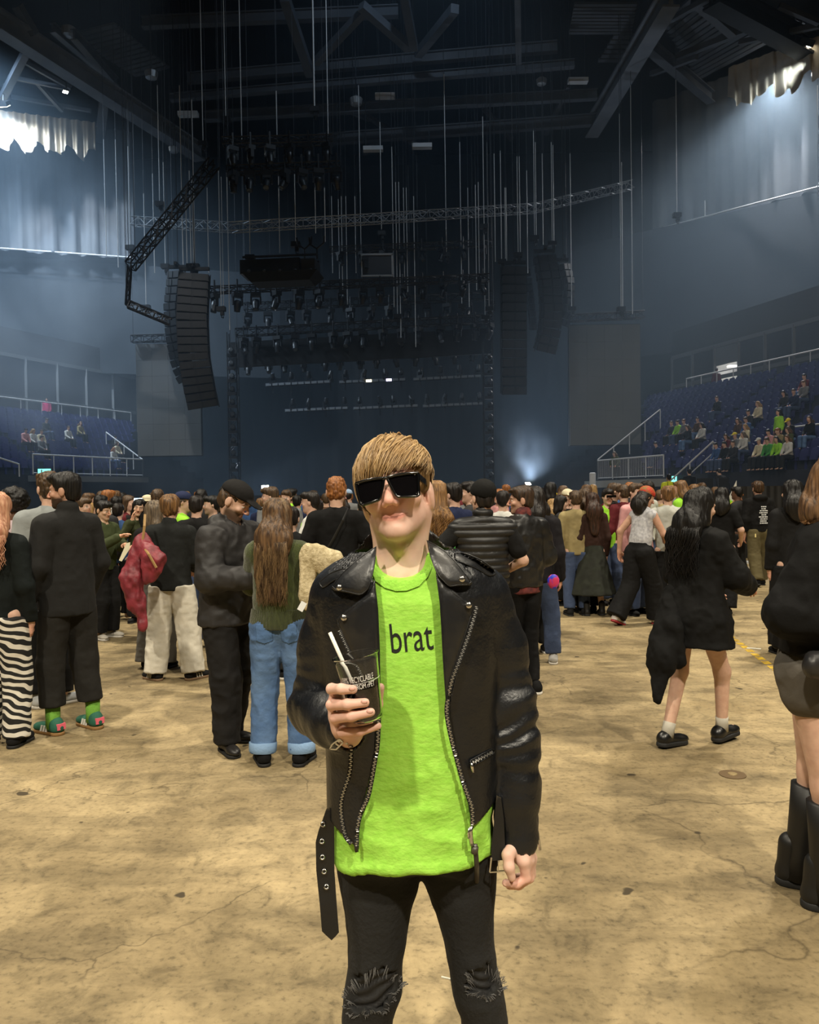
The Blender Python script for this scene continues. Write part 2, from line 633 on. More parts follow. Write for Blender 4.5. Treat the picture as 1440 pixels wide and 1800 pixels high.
def struct(o):
    o['kind'] = 'structure'
    return o
mb = MB()
mb.add([(-48, -24, 0), (48, -24, 0), (48, 76, 0), (-48, 76, 0)], [(0, 1, 2, 3)])
struct(mb.build('floor', floor_mat()))
def slab(name, c, size, m):
    return struct(MB().box(c, size).build(name, m))
slab('wall_back', (0, 70, 16), (96, 0.6, 32), M_BLACK)
slab('wall_left', (-46, 24, 16), (0.6, 96, 32), M_BLACK)
slab('wall_right', (46, 24, 16), (0.6, 96, 32), M_BLACK)
slab('wall_front', (0, -22, 16), (96, 0.6, 32), M_BLACK)
slab('ceiling', (0, 24, 31.3), (96, 100, 0.6), M_BLACK)

# painted floor marks
M_YELLOW = mat('yellow_floor_paint', C(205, 170, 40), 0.7, col2=C(150, 120, 50), vscale=20)
a, b = atz(1262, 1103, 0), atz(1376, 1186, 0)
d = (b - a)
ln = thing('floor_line', 'worn yellow dashed line painted on the floor behind the walking pair', 'floor line', (a.x, a.y, 0))
n = 13
for i in range(n):
    t0, t1 = (i + 0.08 * (i % 3)) / n, (i + 0.72) / n
    p, q = a + d * t0, a + d * t1
    side = Vector((-d.y, d.x, 0)).normalized() * 0.035
    local(ln, MB().add([p - side + Vector((0, 0, 0.003)), p + side + Vector((0, 0, 0.003)), q + side + Vector((0, 0, 0.003)), q - side + Vector((0, 0, 0.003)), p - side, p + side, q + side, q - side], [(3, 2, 1, 0), (4, 5, 6, 7), (0, 1, 5, 4), (1, 2, 6, 5), (2, 3, 7, 6), (3, 0, 4, 7)]).build('dash', M_YELLOW))
M_TAPE = mat('white_floor_tape', C(200, 196, 180), 0.7)
def tape(p0, p1, wd, label):
    p, q = atz(*p0, 0), atz(*p1, 0)
    tag(MB().bar((p.x, p.y, 0.002), (q.x, q.y, 0.002), wd, 0.003).build('tape_strip', M_TAPE), label, 'tape')
tape((1313, 1139), (1338, 1141), 0.05, 'short white tape mark crossing the yellow dashed floor line')
tape((1288, 997), (1345, 1016), 0.07, 'long pale tape strip on the floor before the steel barrier')
tape((776, 1718), (793, 1722), 0.006, 'tiny thin white chalk tick on the floor between the knees')
pl = atz(1288, 1362, 0)
dr = thing('floor_socket', 'small round metal floor socket set in the bare floor', 'floor socket', (pl.x, pl.y, 0))
MB().lathe([(0.075, 0.0), (0.075, 0.004), (0.04, 0.005)], n=20).build('rim', mat('dark_iron', C(88, 70, 45), 0.6), dr)
MB().lathe([(0.028, 0.004), (0.026, 0.009), (0.012, 0.011)], n=16).build('cap', mat('dull_brass', C(170, 150, 110), 0.4, 0.6), dr)

# ------------------------------------------------------------------ drapes
def drape(name, label, a, b, z0, z1, m, amp=0.2, wl=1.1, seed=0, nz=10, scallop=0.0, sag=None):
    a, b = Vector((a[0], a[1], 0)), Vector((b[0], b[1], 0))
    d = b - a
    L = d.length
    d.normalize()
    nrm = Vector((d.y, -d.x, 0))
    if nrm.y > 0: nrm = -nrm
    n = int(L / wl * 9)
    rs = random.Random(seed)
    ph = [rs.uniform(0, 6.28) for _ in range(6)]
    P = []
    for k in range(nz + 1):
        v = k / nz
        row = []
        for i in range(n + 1):
            s = L * i / n
            f = math.sin(2 * PI * s / wl + ph[0] + 1.3 * math.sin(s / wl * 1.7 + ph[1]))
            f = math.copysign(abs(f) ** 0.7, f) * (0.55 + 0.45 * math.sin(s / wl * 0.9 + ph[2]))
            f += 0.35 * math.sin(2 * PI * s / (wl * 0.43) + ph[3] + v * 0.8)
            zz = z0 + (z1 - z0) * v
            if scallop:
                zz -= (1 - v) * scallop * abs(math.sin(PI * s / (wl * 2.3))) + v * 0.0
            p = a + d * s + nrm * (amp * f * (1.0 - 0.25 * v))
            row.append(Vector((p.x, p.y, zz)))
        P.append(row)
    o = MB().grid(P).build(name, m, smooth=True)
    return tag(o, label, 'drape')
# left corner
dl0, dl1 = at(-60, 450, 50.5), at(236, 452, 53.5)
zl = 17.6
drape('stage_drape', 'tall grey pleated drape high above the seats of the misty corner', (dl0.x, dl0.y), (dl1.x, dl1.y), zl, 26.0, M_DRAPE, 0.34, 1.5, 1)
drape('masking_cloth', 'flat black masking cloth below the grey drape, over the misty corner', (dl0.x - 3, dl0.y + .3), (dl1.x + 9, dl1.y + 4), 10.1, zl - 0.1, M_MASK, 0.05, 3.0, 2)
# right corner
dr0, dr1 = at(1150, 380, 53.8), at(1475, 345, 46.0)
zr = 18.95
drape('stage_drape', 'tall dark pleated drape high above the facade of the seated blue stand', (dr0.x, dr0.y), (dr1.x, dr1.y), zr, 27.5, M_DRAPE, 0.34, 1.9, 3)
dr2 = at(1005, 400, 56.5)
drape('masking_cloth', 'wide flat black masking cloth below the lit steel pipe above the blue stand', (dr2.x, dr2.y), (dr1.x + 1.5, dr1.y - 1), 10.6, zr - 0.1, M_MASK, 0.05, 3.0, 4)
def pipe(label, a, b, r, m, stubs=()):
    t = thing('curtain_pipe', label, 'pipe', a)
    mbp = MB().tube([a, b], r, 8)
    local(t, mbp.build('pipe', m))
    for s_ in stubs:
        local(t, MB().tube(s_, r * 0.8, 6).build('bracket', m))
pipe('thin steel pipe along the foot of the grey pleated drape', Vector((dl0.x, dl0.y - 0.3, zl)), Vector((dl1.x, dl1.y - 0.3, zl)), 0.05, M_RAIL)
p0, p1 = Vector((dr0.x - .2, dr0.y - 0.4, zr)), Vector((dr1.x - 0.7, dr1.y - 0.2, zr))
pipe('lit steel pipe along the foot of the dark pleated drape', p0, p1, 0.055, M_RAIL, [[p0.lerp(p1, .33), p0.lerp(p1, .33) + Vector((0, 0, 1.0))], [p1.lerp(p0, .06), p1 + Vector((0.1, -0.2, 1.0)), p1 + Vector((0.5, -0.3, 1.0))]])
# swagged valances under the corner floodlights
M_SWAG = mat('pale_swag_cloth', C(200, 190, 170), 0.8, col2=C(180, 172, 155), vscale=1.5)
def swag(label, pl_, Yl, pr_, Yr, drop, seed, m, waves=9):
    P = []
    n, nz = 110, 9
    a, b = at(*pl_, Yl), at(*pr_, Yr)
    rs = random.Random(seed)
    for k in range(nz + 1):
        v = k / nz
        row = []
        for i in range(n + 1):
            u = i / n
            p = a.lerp(b, u)
            dz = drop * v * (0.72 + 0.28 * abs(math.sin(PI * u * waves / 2.2)) + 0.08 * math.sin(u * 37 + seed))
            f = math.sin(u * waves * 2 * PI + 0.9 * math.sin(u * 13 + seed)) * 0.5 + 0.35 * math.sin(u * waves * 4.3 * PI + seed)
            row.append(Vector((p.x, p.y - 0.35 * f * (0.35 + 0.65 * v), p.z - dz)))
        P.append(row)
    return tag(MB().grid(P).build('swag_curtain', m, smooth=True), label, 'curtain')
swag('gathered pale swag curtain lit by the floodlight over the misty corner', (-30, 190), 46, (168, 215), 50, 2.2, 1, M_SWAG)
swag('gathered pale swag curtain lit by the floodlight over the blue stand', (1282, 118), 46, (1442, 62), 41, 2.4, 5, M_SWAG, 5)
# upstage black
drape('backdrop_drape', 'huge black backdrop drape hanging behind the stage', (-20, 62), (16, 62), 0.0, 27.0, mat('black_backdrop', C(8, 10, 14), 0.95), 0.12, 2.2, 9)

# ------------------------------------------------------------------ roof steel
def beam(label, p0, p1, z, wd, ht, m=M_STEEL, z1=None):
    a, b = atz(*p0, z), atz(*p1, z if z1 is None else z1)
    t = thing('roof_beam', label, 'beam', a)
    t['kind'] = 'structure'
    web = MB().bar(a, b, wd * 0.25, ht)
    local(t, web.build('web', m))
    for s_ in (-1, 1):
        o = Vector((0, 0, s_ * ht / 2))
        local(t, MB().bar(a + o, b + o, wd, ht * 0.12).build('flange', m))
    return a, b
beam('broad steel roof beam running down over the misty corner', (-10, 34), (352, 270), 24.0, 0.8, 0.9)
beam('broad steel roof beam running down over the blue stand', (1180, -8), (1040, 228), 24.0, 0.8, 0.9)
beam('slim roof beam beside the broad beam', (130, 60), (200, 142), 25.5, 0.4, 0.5, M_STEELD)
beam('slim roof beam from the hatch to the broad beam', (92, 48), (205, 145), 25.8, 0.35, 0.45, M_STEELD)
beam('steel roof beam at the top of the corner', (1250, -10), (1445, 96), 24.5, 0.9, 1.0, mat('black_steel', C(22, 24, 28), 0.6))
beam('slim roof beam sloping over the dark drape', (1135, 75), (1250, 172), 25.0, 0.5, 0.6, M_STEELD)
for i, (pa, pb, z, hh) in enumerate((((330, 138), (980, 82), 25.5, 0.5), ((300, 172), (1010, 112), 24.6, 0.35), ((360, 205), (1050, 166), 24.2, 0.5), ((560, 246), (1055, 210), 24.0, 0.6), ((250, 40), (700, 20), 26.5, 0.5))):
    beam(ORD[i] + ' cross beam of the roof over the stage', pa, pb, z, 0.4, hh, M_STEELD)
def brace(label, pa, pb, z0, z1, wd=0.3, m=M_STEELD):
    a, b = atz(*pa, z0), atz(*pb, z1)
    tag(MB().bar(a, b, wd, wd).build('roof_brace', m), label, 'brace', kind='structure')
for i, (pa, pb, wd) in enumerate((((500, -5), (545, 130), .45), ((640, 20), (555, 110), .35), ((635, 10), (720, 85), .4), ((735, 95), (800, 15), .4), ((710, -10), (728, 85), .4), ((910, -10), (912, 110), .3), ((650, 210), (590, 185), .25), ((680, 235), (640, 270), .25), ((695, 235), (745, 262), .25), ((640, 200), (700, 240), .25), ((850, 190), (900, 245), .25), ((1000, 150), (960, 235), .25), ((30, 10), (60, 60), .4), ((62, 60), (0, 180), .35), ((45, 110), (125, 155), .2), ((60, 140), (110, 195), .2), ((15, 135), (115, 155), .2), ((20, 170), (160, 195), .2), ((185, 160), (175, 245), .5), ((1145, 130), (1225, 100), .25), ((1190, 100), (1340, 42), .3), ((1160, 45), (1250, -5), .25), ((1220, 0), (1290, 60), .4), ((1300, 75), (1440, 45), .25), ((1370, 10), (1440, 40), .25))):
    brace(ORD[i] + ' thin steel brace of the roof', pa, pb, 25.2, 24.4, wd)
# corrugated roof decks: each plank a part
def deck(label, quad, z, n, m):
    P = [atz(*q, z) for q in quad]
    t = thing('roof_deck', label, 'roof', P[0])
    t['kind'] = 'structure'
    for i in range(n):
        u0, u1 = (i + 0.08) / n, (i + 0.75) / n
        a, b = P[0].lerp(P[3], (u0 + u1) / 2), P[1].lerp(P[2], (u0 + u1) / 2)
        wd = (P[0] - P[3]).length / n * 0.7
        local(t, MB().bar(a, b, wd, 0.12).build('plank', m))
deck('ribbed metal roof deck between the beams over the misty corner', [(120, 60), (200, 40), (300, 120), (240, 135)], 26.5, 12, M_STEELD)
deck('ribbed metal roof deck over the speakers', [(1010, 5), (1120, 5), (1110, 60), (1000, 60)], 26.5, 9, M_STEELD)
deck('ribbed metal roof deck over the dark drape', [(1165, 40), (1230, -20), (1420, 40), (1230, 140)], 26.8, 16, M_STEELD)
deck('ribbed metal roof deck beside the broad beam', [(1080, 60), (1125, 60), (1085, 110), (1050, 110)], 26.5, 6, M_STEELD)

# ------------------------------------------------------------------ stands
M_SEAT = mat('blue_seat_plastic', C(52, 56, 104), 0.5, col2=C(40, 44, 88), vscale=2)
def seat_mesh():
    m_ = MB()
    for k in range(2):                    # shell of the back, curved
        P = []
    P = []
    for j in range(4):
        v = j / 3
        row = []
        for i in range(5):
            u = (i / 4 - 0.5)
            row.append(Vector((u * 0.44 * (1 - 0.12 * v * v), 0.22 + 0.05 * v - 0.16 * u * u, 0.42 + 0.42 * v - 0.05 * (v > 0.9) * abs(u) * 2)))
        P.append(row)
    back = [[p + Vector((0, 0.03, 0)) for p in row] for row in P]
    m_.grid(P[::-1])
    m_.grid(back)
    for i in (0, 4):
        m_.grid([[P[j][i] for j in range(4)], [back[j][i] for j in range(4)]])
    m_.grid([P[3], back[3]])
    m_.box((0, 0.16, 0.52), (0.40, 0.05, 0.36), Matrix.Rotation(R(-12), 3, 'X'))   # tipped-up pan
    m_.box((0, 0.24, 0.21), (0.08, 0.06, 0.42))
    m_.box((-0.23, 0.12, 0.5), (0.03, 0.2, 0.06))
    m_.box((0.23, 0.12, 0.5), (0.03, 0.2, 0.06))
    return m_.mesh('stadium_seat')
SEATME = seat_mesh()
SEATME.materials.append(M_SEAT)
M_CUSH = mat('seat_underside', C(60, 60, 100), 0.6)
class Stand:
    """straight bank of rows; origin = front end, u runs along the rows, w runs back and up"""
    def __init__(s, o, u, z0, run, rise, n, length):
        s.o, s.u = Vector((o[0], o[1], 0)), Vector((u[0], u[1], 0)).normalized()
        s.w = Vector((-s.u.y, s.u.x, 0))
        if s.w.y < 0 and abs(s.w.y) > abs(s.w.x): s.w = -s.w
        s.z0, s.run, s.rise, s.n, s.L = z0, run, rise, n, length
    def p(s, along, row, up=0.0, back=0.5):
        q = s.o + s.u * along + s.w * (s.run * (row + back))
        return Vector((q.x, q.y, s.z0 + s.rise * row + up))
    def face(s):
        return math.atan2(-s.w.x, s.w.y) if False else math.atan2(s.w.y, s.w.x) - PI / 2
    def terrace(s, name, label):
        t = thing(name, label, 'terrace', s.p(0, 0, -s.z0, 0))
        t['kind'] = 'structure'
        for r_ in range(s.n):
            a = s.p(0, r_, 0, 0.5)
            b = s.p(s.L, r_, 0, 0.5)
            zt = s.z0 + s.rise * r_
            a.z = b.z = zt / 2
            local(t, MB().bar(a, b, s.run + 0.002, zt, upv=(0, 0, 1)).build('step', M_CONC))
        return t
ST_R = Stand((14.95, 28.0), (-0.302, 0.953), 2.35, 0.52, 0.37, 13, 21.5)
ST_R.w = Vector((0.953, 0.302, 0))
ST_R.terrace('seating_terrace', 'stepped terrace under the blue seats')
ST_L = Stand((-19.6, 38.2), (0.39, 0.92), 2.9, 0.62, 0.40, 9, 15.5)
ST_L.w = Vector((-0.92, 0.39, 0))
ST_L.terrace('seating_terrace', 'stepped terrace under the seats of the misty corner')
left_block_end = 9.2
seat_jobs = []
for r_ in range(13):
    for i in range(42):
        s_ = 0.3 + i * 0.5
        if 4.2 < s_ < 4.9 + 0 or 9.6 < s_ < 10.3: continue       # aisles
        if r_ < 6 and s_ > 14.4: continue                 # the bank stops at the stair
        seat_jobs.append(('R', r_, i, s_, ST_R))
for r_ in range(9):
    for i in range(30):
        s_ = 0.3 + i * 0.5
        if 2.4 < s_ < 3.3: continue
        if r_ < 5 and s_ > left_block_end + r_ * 0.25: continue
        seat_jobs.append(('L', r_, i, s_, ST_L))
def frame_xy(p):
    d = p - CAMP
    yy = d.dot(_fw)
    return 720 + F_PX * d.dot(_rt) / yy, 900 - F_PX * d.dot(_up) / yy, yy
vis = []
for j in seat_jobs:
    p = j[4].p(j[3], j[1])
    x, y, dd = frame_xy(p + Vector((0, 0, 0.6)))
    if -10 < x < 1450 and not (j[0] == 'R' and 985 < x < 1128) and not (j[0] == 'L' and 238 < x < 345):
        vis.append((dd, j, p))
vis.sort(key=lambda q: q[0])
SEATS_TAKEN = set()
stuff = {'R': MB(), 'L': MB()}
base_v = [v.co.copy() for v in SEATME.vertices]
base_f = [tuple(p.vertices) for p in SEATME.polygons]
for k, (dd, (side, r_, i, s_, st), p) in enumerate(vis):
    rz = math.atan2(st.w.y, st.w.x) - PI / 2
    if k < 300:
        o = link('stadium_seat', SEATME)
        o.location = p
        o.rotation_euler = (0, 0, rz)
        tag(o, f"blue tip-up seat, {ORD[r_]} row from the front, {ORD[i]} place along, " + ('stand beside the barrier' if side == 'R' else 'stand in the misty corner'), 'seat', 'tip-up seats of the ' + ('blue stand' if side == 'R' else 'misty corner stand'))
    else:
        Mx = Matrix.Rotation(rz, 3, 'Z')
        stuff[side].add([Mx @ v + p for v in base_v], base_f)
for side, nm in (('R', 'the farthest blue seats of the stand beside the barrier'), ('L', 'the farthest blue seats of the stand in the misty corner')):
    if stuff[side].v:
        tag(stuff[side].build('far_seating', M_SEAT), nm, 'seats', kind='stuff')

def rail(label, pts, h=1.0, step=1.5, mid=(0.5,), r=0.03, m=M_RAIL, glass=False, bars=0, cat='railing'):
    pts = [Vector(p) for p in pts]
    t = thing('guard_rail', label, cat, pts[0])
    for a, b in zip(pts, pts[1:]):
        up = Vector((0, 0, h))
        local(t, MB().tube([a + up, b + up], r * 1.3, 6).build('top_rail', m))
        for q in mid:
            local(t, MB().tube([a + up * q, b + up * q], r * 0.8, 5).build('mid_rail', m))
        n = max(1, round((b - a).length / step))
        for i in range(n + 1):
            p = a.lerp(b, i / n)
            local(t, MB().tube([p, p + up], r, 6).build('post', m))
        if bars:
            nb = max(1, round((b - a).length / bars))
            mb_ = MB()
            for i in range(nb):
                p = a.lerp(b, (i + 0.5) / nb)
                mb_.bar(p + up * 0.08, p + up, 0.015)
            g_ = mb_.build('grille', m)
            g_['kind'] = 'stuff'
            local(t, g_)
    return t
# right stand rails
zt = ST_R.z0 + ST_R.rise * 13
rail('long grey guard rail along the back of the blue stand below the facade', [ST_R.p(-1, 13, 0, 0.6), ST_R.p(17.6, 13, 0, 0.6)], 1.0, 1.3, (0.1,))
f0, f1 = ST_R.p(14.7, 0, -0.1, -1.2), ST_R.p(9.0, 0, -0.1, -1.2)
rail('grey barred rail on the platform in front of the blue stand', [f0, f1], 1.0, 1.6, (0.08,), bars=0.14)
stair = [f0] + [ST_R.p(14.7, 6.2, 0.3, 0)]
rail('sloping grey handrail up the end stair of the blue stand', stair, 1.05, 1.1, ())
rail('sloping grey handrail at the aisle in front of the blue stand', [ST_R.p(8.6, 0, -1.4, -1.4), ST_R.p(6.9, 0.8, 0.1, 0)], 1.0, 1.1, (0.5,))
slab_ = MB().bar(f0 + Vector((0, 0, -0.25)), f1 + Vector((0, 0, -0.25)), 1.6, 0.35)
tag(slab_.build('stand_platform', mat('platform_grey', C(150, 152, 150), 0.7)), 'grey steel platform edge under the barred rail', 'platform', kind='structure')
rail('short grey rail between the lower rows of the blue stand', [ST_R.p(1.6, 2, 0, 0.9), ST_R.p(3.9, 2, 0, 0.9)], 1.0, 1.2, ())
# left stand rails
rail('long white guard rail along the back of the misty corner stand', [ST_L.p(-2.5, 9, 0, 0.6), ST_L.p(15.5, 9, 0, 0.6)], 1.0, 1.5, (0.08,))
g0, g1 = ST_L.p(1.6, 0, 0, -0.6), ST_L.p(left_block_end + 0.2, 0, 0, -0.6)
rail('white front rail along the foot of the misty corner stand', [g0, g1], 1.0, 1.25, (0.08,))
rail('pale stair rail closing the end of the misty corner stand', [g1, ST_L.p(left_block_end + 0.6, 4.4, 0, 0)], 1.0, 1.0, ())
tag(MB().bar(g0 + Vector((0, 0, -.2)), g1 + Vector((0, 0, -.2)), 0.8, 0.3).build('stand_platform', M_FACADE), 'pale platform edge under the white front rail', 'platform', kind='structure')
rail('bright sloping handrail in the aisle of the misty corner stand', [at(-20, 822, 36), at(34, 838, 38)], 0.6, 2, ())
# facades of boxes behind the stands: frames and panels
def facade(label, a, b, z0, z1, n, split, doorway=None):
    a, b = Vector((a[0], a[1], 0)), Vector((b[0], b[1], 0))
    t = thing('box_facade', label, 'facade', (a.x, a.y, z0))
    t['kind'] = 'structure'
    d = (b - a).normalized()
    up = Vector((0, 0, 1))
    nrm = Vector((d.y, -d.x, 0))
    if nrm.y > 0: nrm = -nrm
    L = (b - a).length
    zs = z0 + (z1 - z0) * split
    for i in range(n):
        p, q = a.lerp(b, i / n), a.lerp(b, (i + 1) / n)
        if doorway == i:
            continue
        for lo, hi in ((z0, zs), (zs, z1)):
            c = (p + q) / 2 + up * ((lo + hi) / 2)
            local(t, MB().bar(p + up * ((lo + hi) / 2), q + up * ((lo + hi) / 2), 0.08, hi - lo - 0.06).build('panel', M_PANEL))
    for i in range(n + 1):
        p = a.lerp(b, i / n) + nrm * 0.08
        local(t, MB().bar(p + up * z0, p + up * z1, 0.16, 0.12).build('mullion', M_FACADE))
    for z in (zs, z1):
        local(t, MB().bar(a + nrm * 0.08 + up * z, b + nrm * 0.08 + up * z, 0.1, 0.22).build('transom', M_FACADE))
    local(t, MB().bar(a + up * (z1 + 0.8) + nrm * .02, b + up * (z1 + 0.8) + nrm * .02, 0.1, 1.6).build('fascia', mat('facade_fascia', C(70, 74, 78), 0.8)))
    return a, b, d, nrm
fa, fb = ST_R.p(-1.5, 13, 0, 2.9), ST_R.p(20.5, 13, 0, 2.9)
fa_, fb_, fd, fn_ = facade('grey facade of boxes above the blue stand', fa, fb, zt - 0.4, 9.9, 11, 0.42, doorway=8)
# doorway: bright passage
dp, dq = fa_.lerp(fb_, 8 / 11), fa_.lerp(fb_, 9 / 11)
ins = -fn_
dw = thing('doorway', 'lit white doorway in the grey facade above the blue stand', 'doorway', (dp.x, dp.y, zt - 0.4))
dw['kind'] = 'structure'
zz = Vector((0, 0, zt - 0.4))
H_ = 9.9 - (zt - 0.4)
local(dw, MB().bar(dp + ins * 1.6 + zz + Vector((0, 0, H_ / 2)), dq + ins * 1.6 + zz + Vector((0, 0, H_ / 2)), 0.05, H_).build('rear_wall', M_WHITE))
local(dw, MB().box((dp + ins * 0.8) + zz + Vector((0, 0, H_ / 2)), (0.08, 1.6, H_), Matrix((fd, ins, Vector((0, 0, 1)))).transposed()).build('side_wall', M_WHITE))
local(dw, MB().box((dq + ins * 0.8) + zz + Vector((0, 0, H_ / 2)), (0.08, 1.6, H_), Matrix((fd, ins, Vector((0, 0, 1)))).transposed()).build('side_wall', M_WHITE))
local(dw, MB().bar(dp + zz + Vector((0, 0, H_ * .82)), dq + zz + Vector((0, 0, H_ * .82)), 0.1, H_ * 0.36).build('lintel', M_FACADE))
mid = (dp + dq) / 2 + ins * 0.8 + zz
local(dw, MB().box(mid + Vector((0, 0, H_ * 0.6)), (1.3, 0.3, 0.08)).build('lamp', mat('passage_lamp', C(255, 250, 240), emit=(1, .95, .85, 1), estr=6)))
la, lb = ST_L.p(-4, 9, 0, 2.6), ST_L.p(17.5, 9, 0, 2.6)
facade('grey facade of boxes above the misty corner stand', la, lb, ST_L.z0 + .4 * 9 - 0.2, 10.2, 9, 0.36)
# exit signs of the stands
M_EXIT = mat('teal_sign_light', C(90, 230, 210), emit=(0.2, 0.9, 0.75, 1), estr=2.0)
def exit_sign(px, py, Y, wd, ht, label):
    p = at(px, py, Y)
    t = thing('exit_sign', label, 'exit sign', p)
    MB().box((0, 0.05, 0), (wd + 0.06, 0.08, ht + 0.06)).build('case', M_FACADE, t)
    MB().box((0, 0.0, 0), (wd, 0.03, ht)).build('face', M_EXIT, t)
    man = MB()
    man.box((-wd * .2, -0.02, 0.02), (wd * .12, 0.006, ht * .5)).box((-wd * .2, -0.02, ht * .33), (wd * .1, 0.006, ht * .16)).box((wd * .18, -0.02, 0), (wd * .34, 0.006, ht * .12))
    man.build('pictogram', M_WHITE, t)
exit_sign(78, 830, 39.3, 0.62, 0.32, 'glowing teal exit sign under the misty corner stand')
exit_sign(1190, 842, 36.5, 0.55, 0.26, 'glowing teal exit sign beside the hi-vis steward')
# ------------------------------------------------------------------ rigging
M_CHAIN = mat('hoist_chain_steel', C(205, 208, 210), 0.5)
M_CHAIND = mat('dark_chain', C(50, 54, 60), 0.6)
M_RIG = mat('black_rig_paint', C(24, 25, 27), 0.5, col2=C(15, 16, 18), vscale=3)
M_RIG2 = mat('dark_fixture_plastic', C(32, 33, 35), 0.45)
M_ALU = mat('aluminium_truss', C(150, 155, 160), 0.4, 0.5)
M_LENS = mat('fixture_lens', C(70, 78, 90), 0.12)
CH_N = {}
def cable(px, y0, y1, D, zone, r=0.022, motor=False, pair=0.0):
    b = at(px, y1, D)
    a = at(px, y0, D)
    CH_N[zone] = CH_N.get(zone, 0) + 1
    o = Vector((b.x, b.y, b.z))
    t = thing('rigging_cable', f"{ORD[min(CH_N[zone] - 1, 47)]} thin steel rigging cable {zone}", 'cable', o, 0, 'rigging cables ' + zone)
    L = max(0.5, a.z - b.z)
    MB().tube([(0, 0, 0), (0, 0, L)], r, 6).build('wire', M_CHAIN, t)
    top = 31.05 - b.z
    if top > L + 0.1:
        MB().tube([(0, 0, L), (0, 0, top)], r * 0.5, 4).build('unlit_upper_cable', M_CHAIND, t)  # upper run of the cable, thinner and coloured dark in place of shade
    if pair:
        MB().tube([(pair, 0, 0.2), (pair, 0, L - 0.3)], r * 0.8, 5).build('wire', M_CHAIN, t)
    if motor:
        m_ = MB()
        m_.box((0, 0, 0.05), (0.42, 0.3, 0.22))
        m_.box((0.05, 0, -0.15), (0.16, 0.2, 0.22))
        m_.tube([(0, 0, -0.25), (0.02, 0, -0.38), (0.09, 0, -0.4), (0.1, 0, -0.32)], 0.03, 5)
        m_.build('hoist_motor', M_RIG2, t)
Z1 = 'above the screen beside the misty corner'
for x, y0, y1, mo in ((187, 245, 450, 0), (208, 245, 470, 0), (229, 257, 437, 1), (257, 340, 542, 1), (272, 305, 480, 0), (281, 150, 360, 1), (291, 285, 470, 1)):
    cable(x, y0, y1, 41.5, Z1, motor=mo)
Z2 = 'between the ladder truss and the curved speaker column'
for x, y0, y1, mo in ((322, 150, 465, 0), (329, 360, 470, 0), (336, 300, 470, 1), (343, 175, 470, 1), (357, 0, 255, 1), (367, 330, 480, 0), (389, 300, 545, 1), (397, 0, 212, 1), (404, 300, 580, 0)):
    cable(x, y0, y1, 39.5, Z2, motor=mo, pair=0.12 if x in (336, 389) else 0)
Z3 = 'over the black equipment box'
for x, y0, y1, mo in ((425, 0, 245, 0), (440, 300, 455, 1), (487, 160, 245, 0), (492, 310, 445, 0), (520, 305, 432, 1), (553, 0, 195, 1), (577, 0, 240, 0), (555, 330, 410, 0), (572, 330, 425, 0)):
    cable(x, y0, y1, 36.5, Z3, 0.034 if x == 553 else 0.02, motor=mo)
Z4 = 'over the open stage'
for x, y0, y1, mo in ((585, 345, 480, 0), (597, 350, 490, 0), (603, 345, 535, 1), (611, 345, 535, 0), (626, 345, 480, 0), (635, 150, 450, 0), (671, 215, 412, 1), (693, 258, 540, 0), (699, 320, 558, 1), (705, 320, 600, 1), (712, 330, 520, 1), (717, 330, 520, 0), (731, 345, 610, 0), (785, 130, 450, 1), (812, 250, 540, 1), (825, 330, 540, 0)):
    cable(x, y0, y1, 43.0, Z4, motor=mo)
Z5 = 'over the straight speaker column'
for x, y0, y1, mo in ((838, 325, 510, 0), (843, 320, 500, 0), (851, 205, 400, 1), (853, 405, 560, 1), (860, 250, 545, 1), (871, 270, 460, 0), (928, 300, 480, 0), (882, 265, 462, 1), (889, 330, 455, 0), (891, 330, 458, 0), (911, 275, 450, 1), (915, 275, 458, 0)):
    cable(x, y0, y1, 42.0, Z5, motor=mo)
Z6 = 'over the curved speaker column and the tall screen'
for x, y0, y1, mo in ((940, 230, 420, 1), (943, 250, 425, 0), (955, 270, 430, 0), (971, 250, 430, 1), (974, 255, 440, 0), (1005, 270, 545, 1), (1092, 200, 545, 1), (1095, 285, 545, 0), (1112, 150, 552, 0)):
    cable(x, y0, y1, 42.0, Z6, motor=mo)
Z7 = 'before the dark pleated drape'
for x, y0, y1, mo in ((1190, 140, 380, 1), (1438, 150, 345, 0)):
    cable(x, y0, y1, 43, Z7, motor=mo)

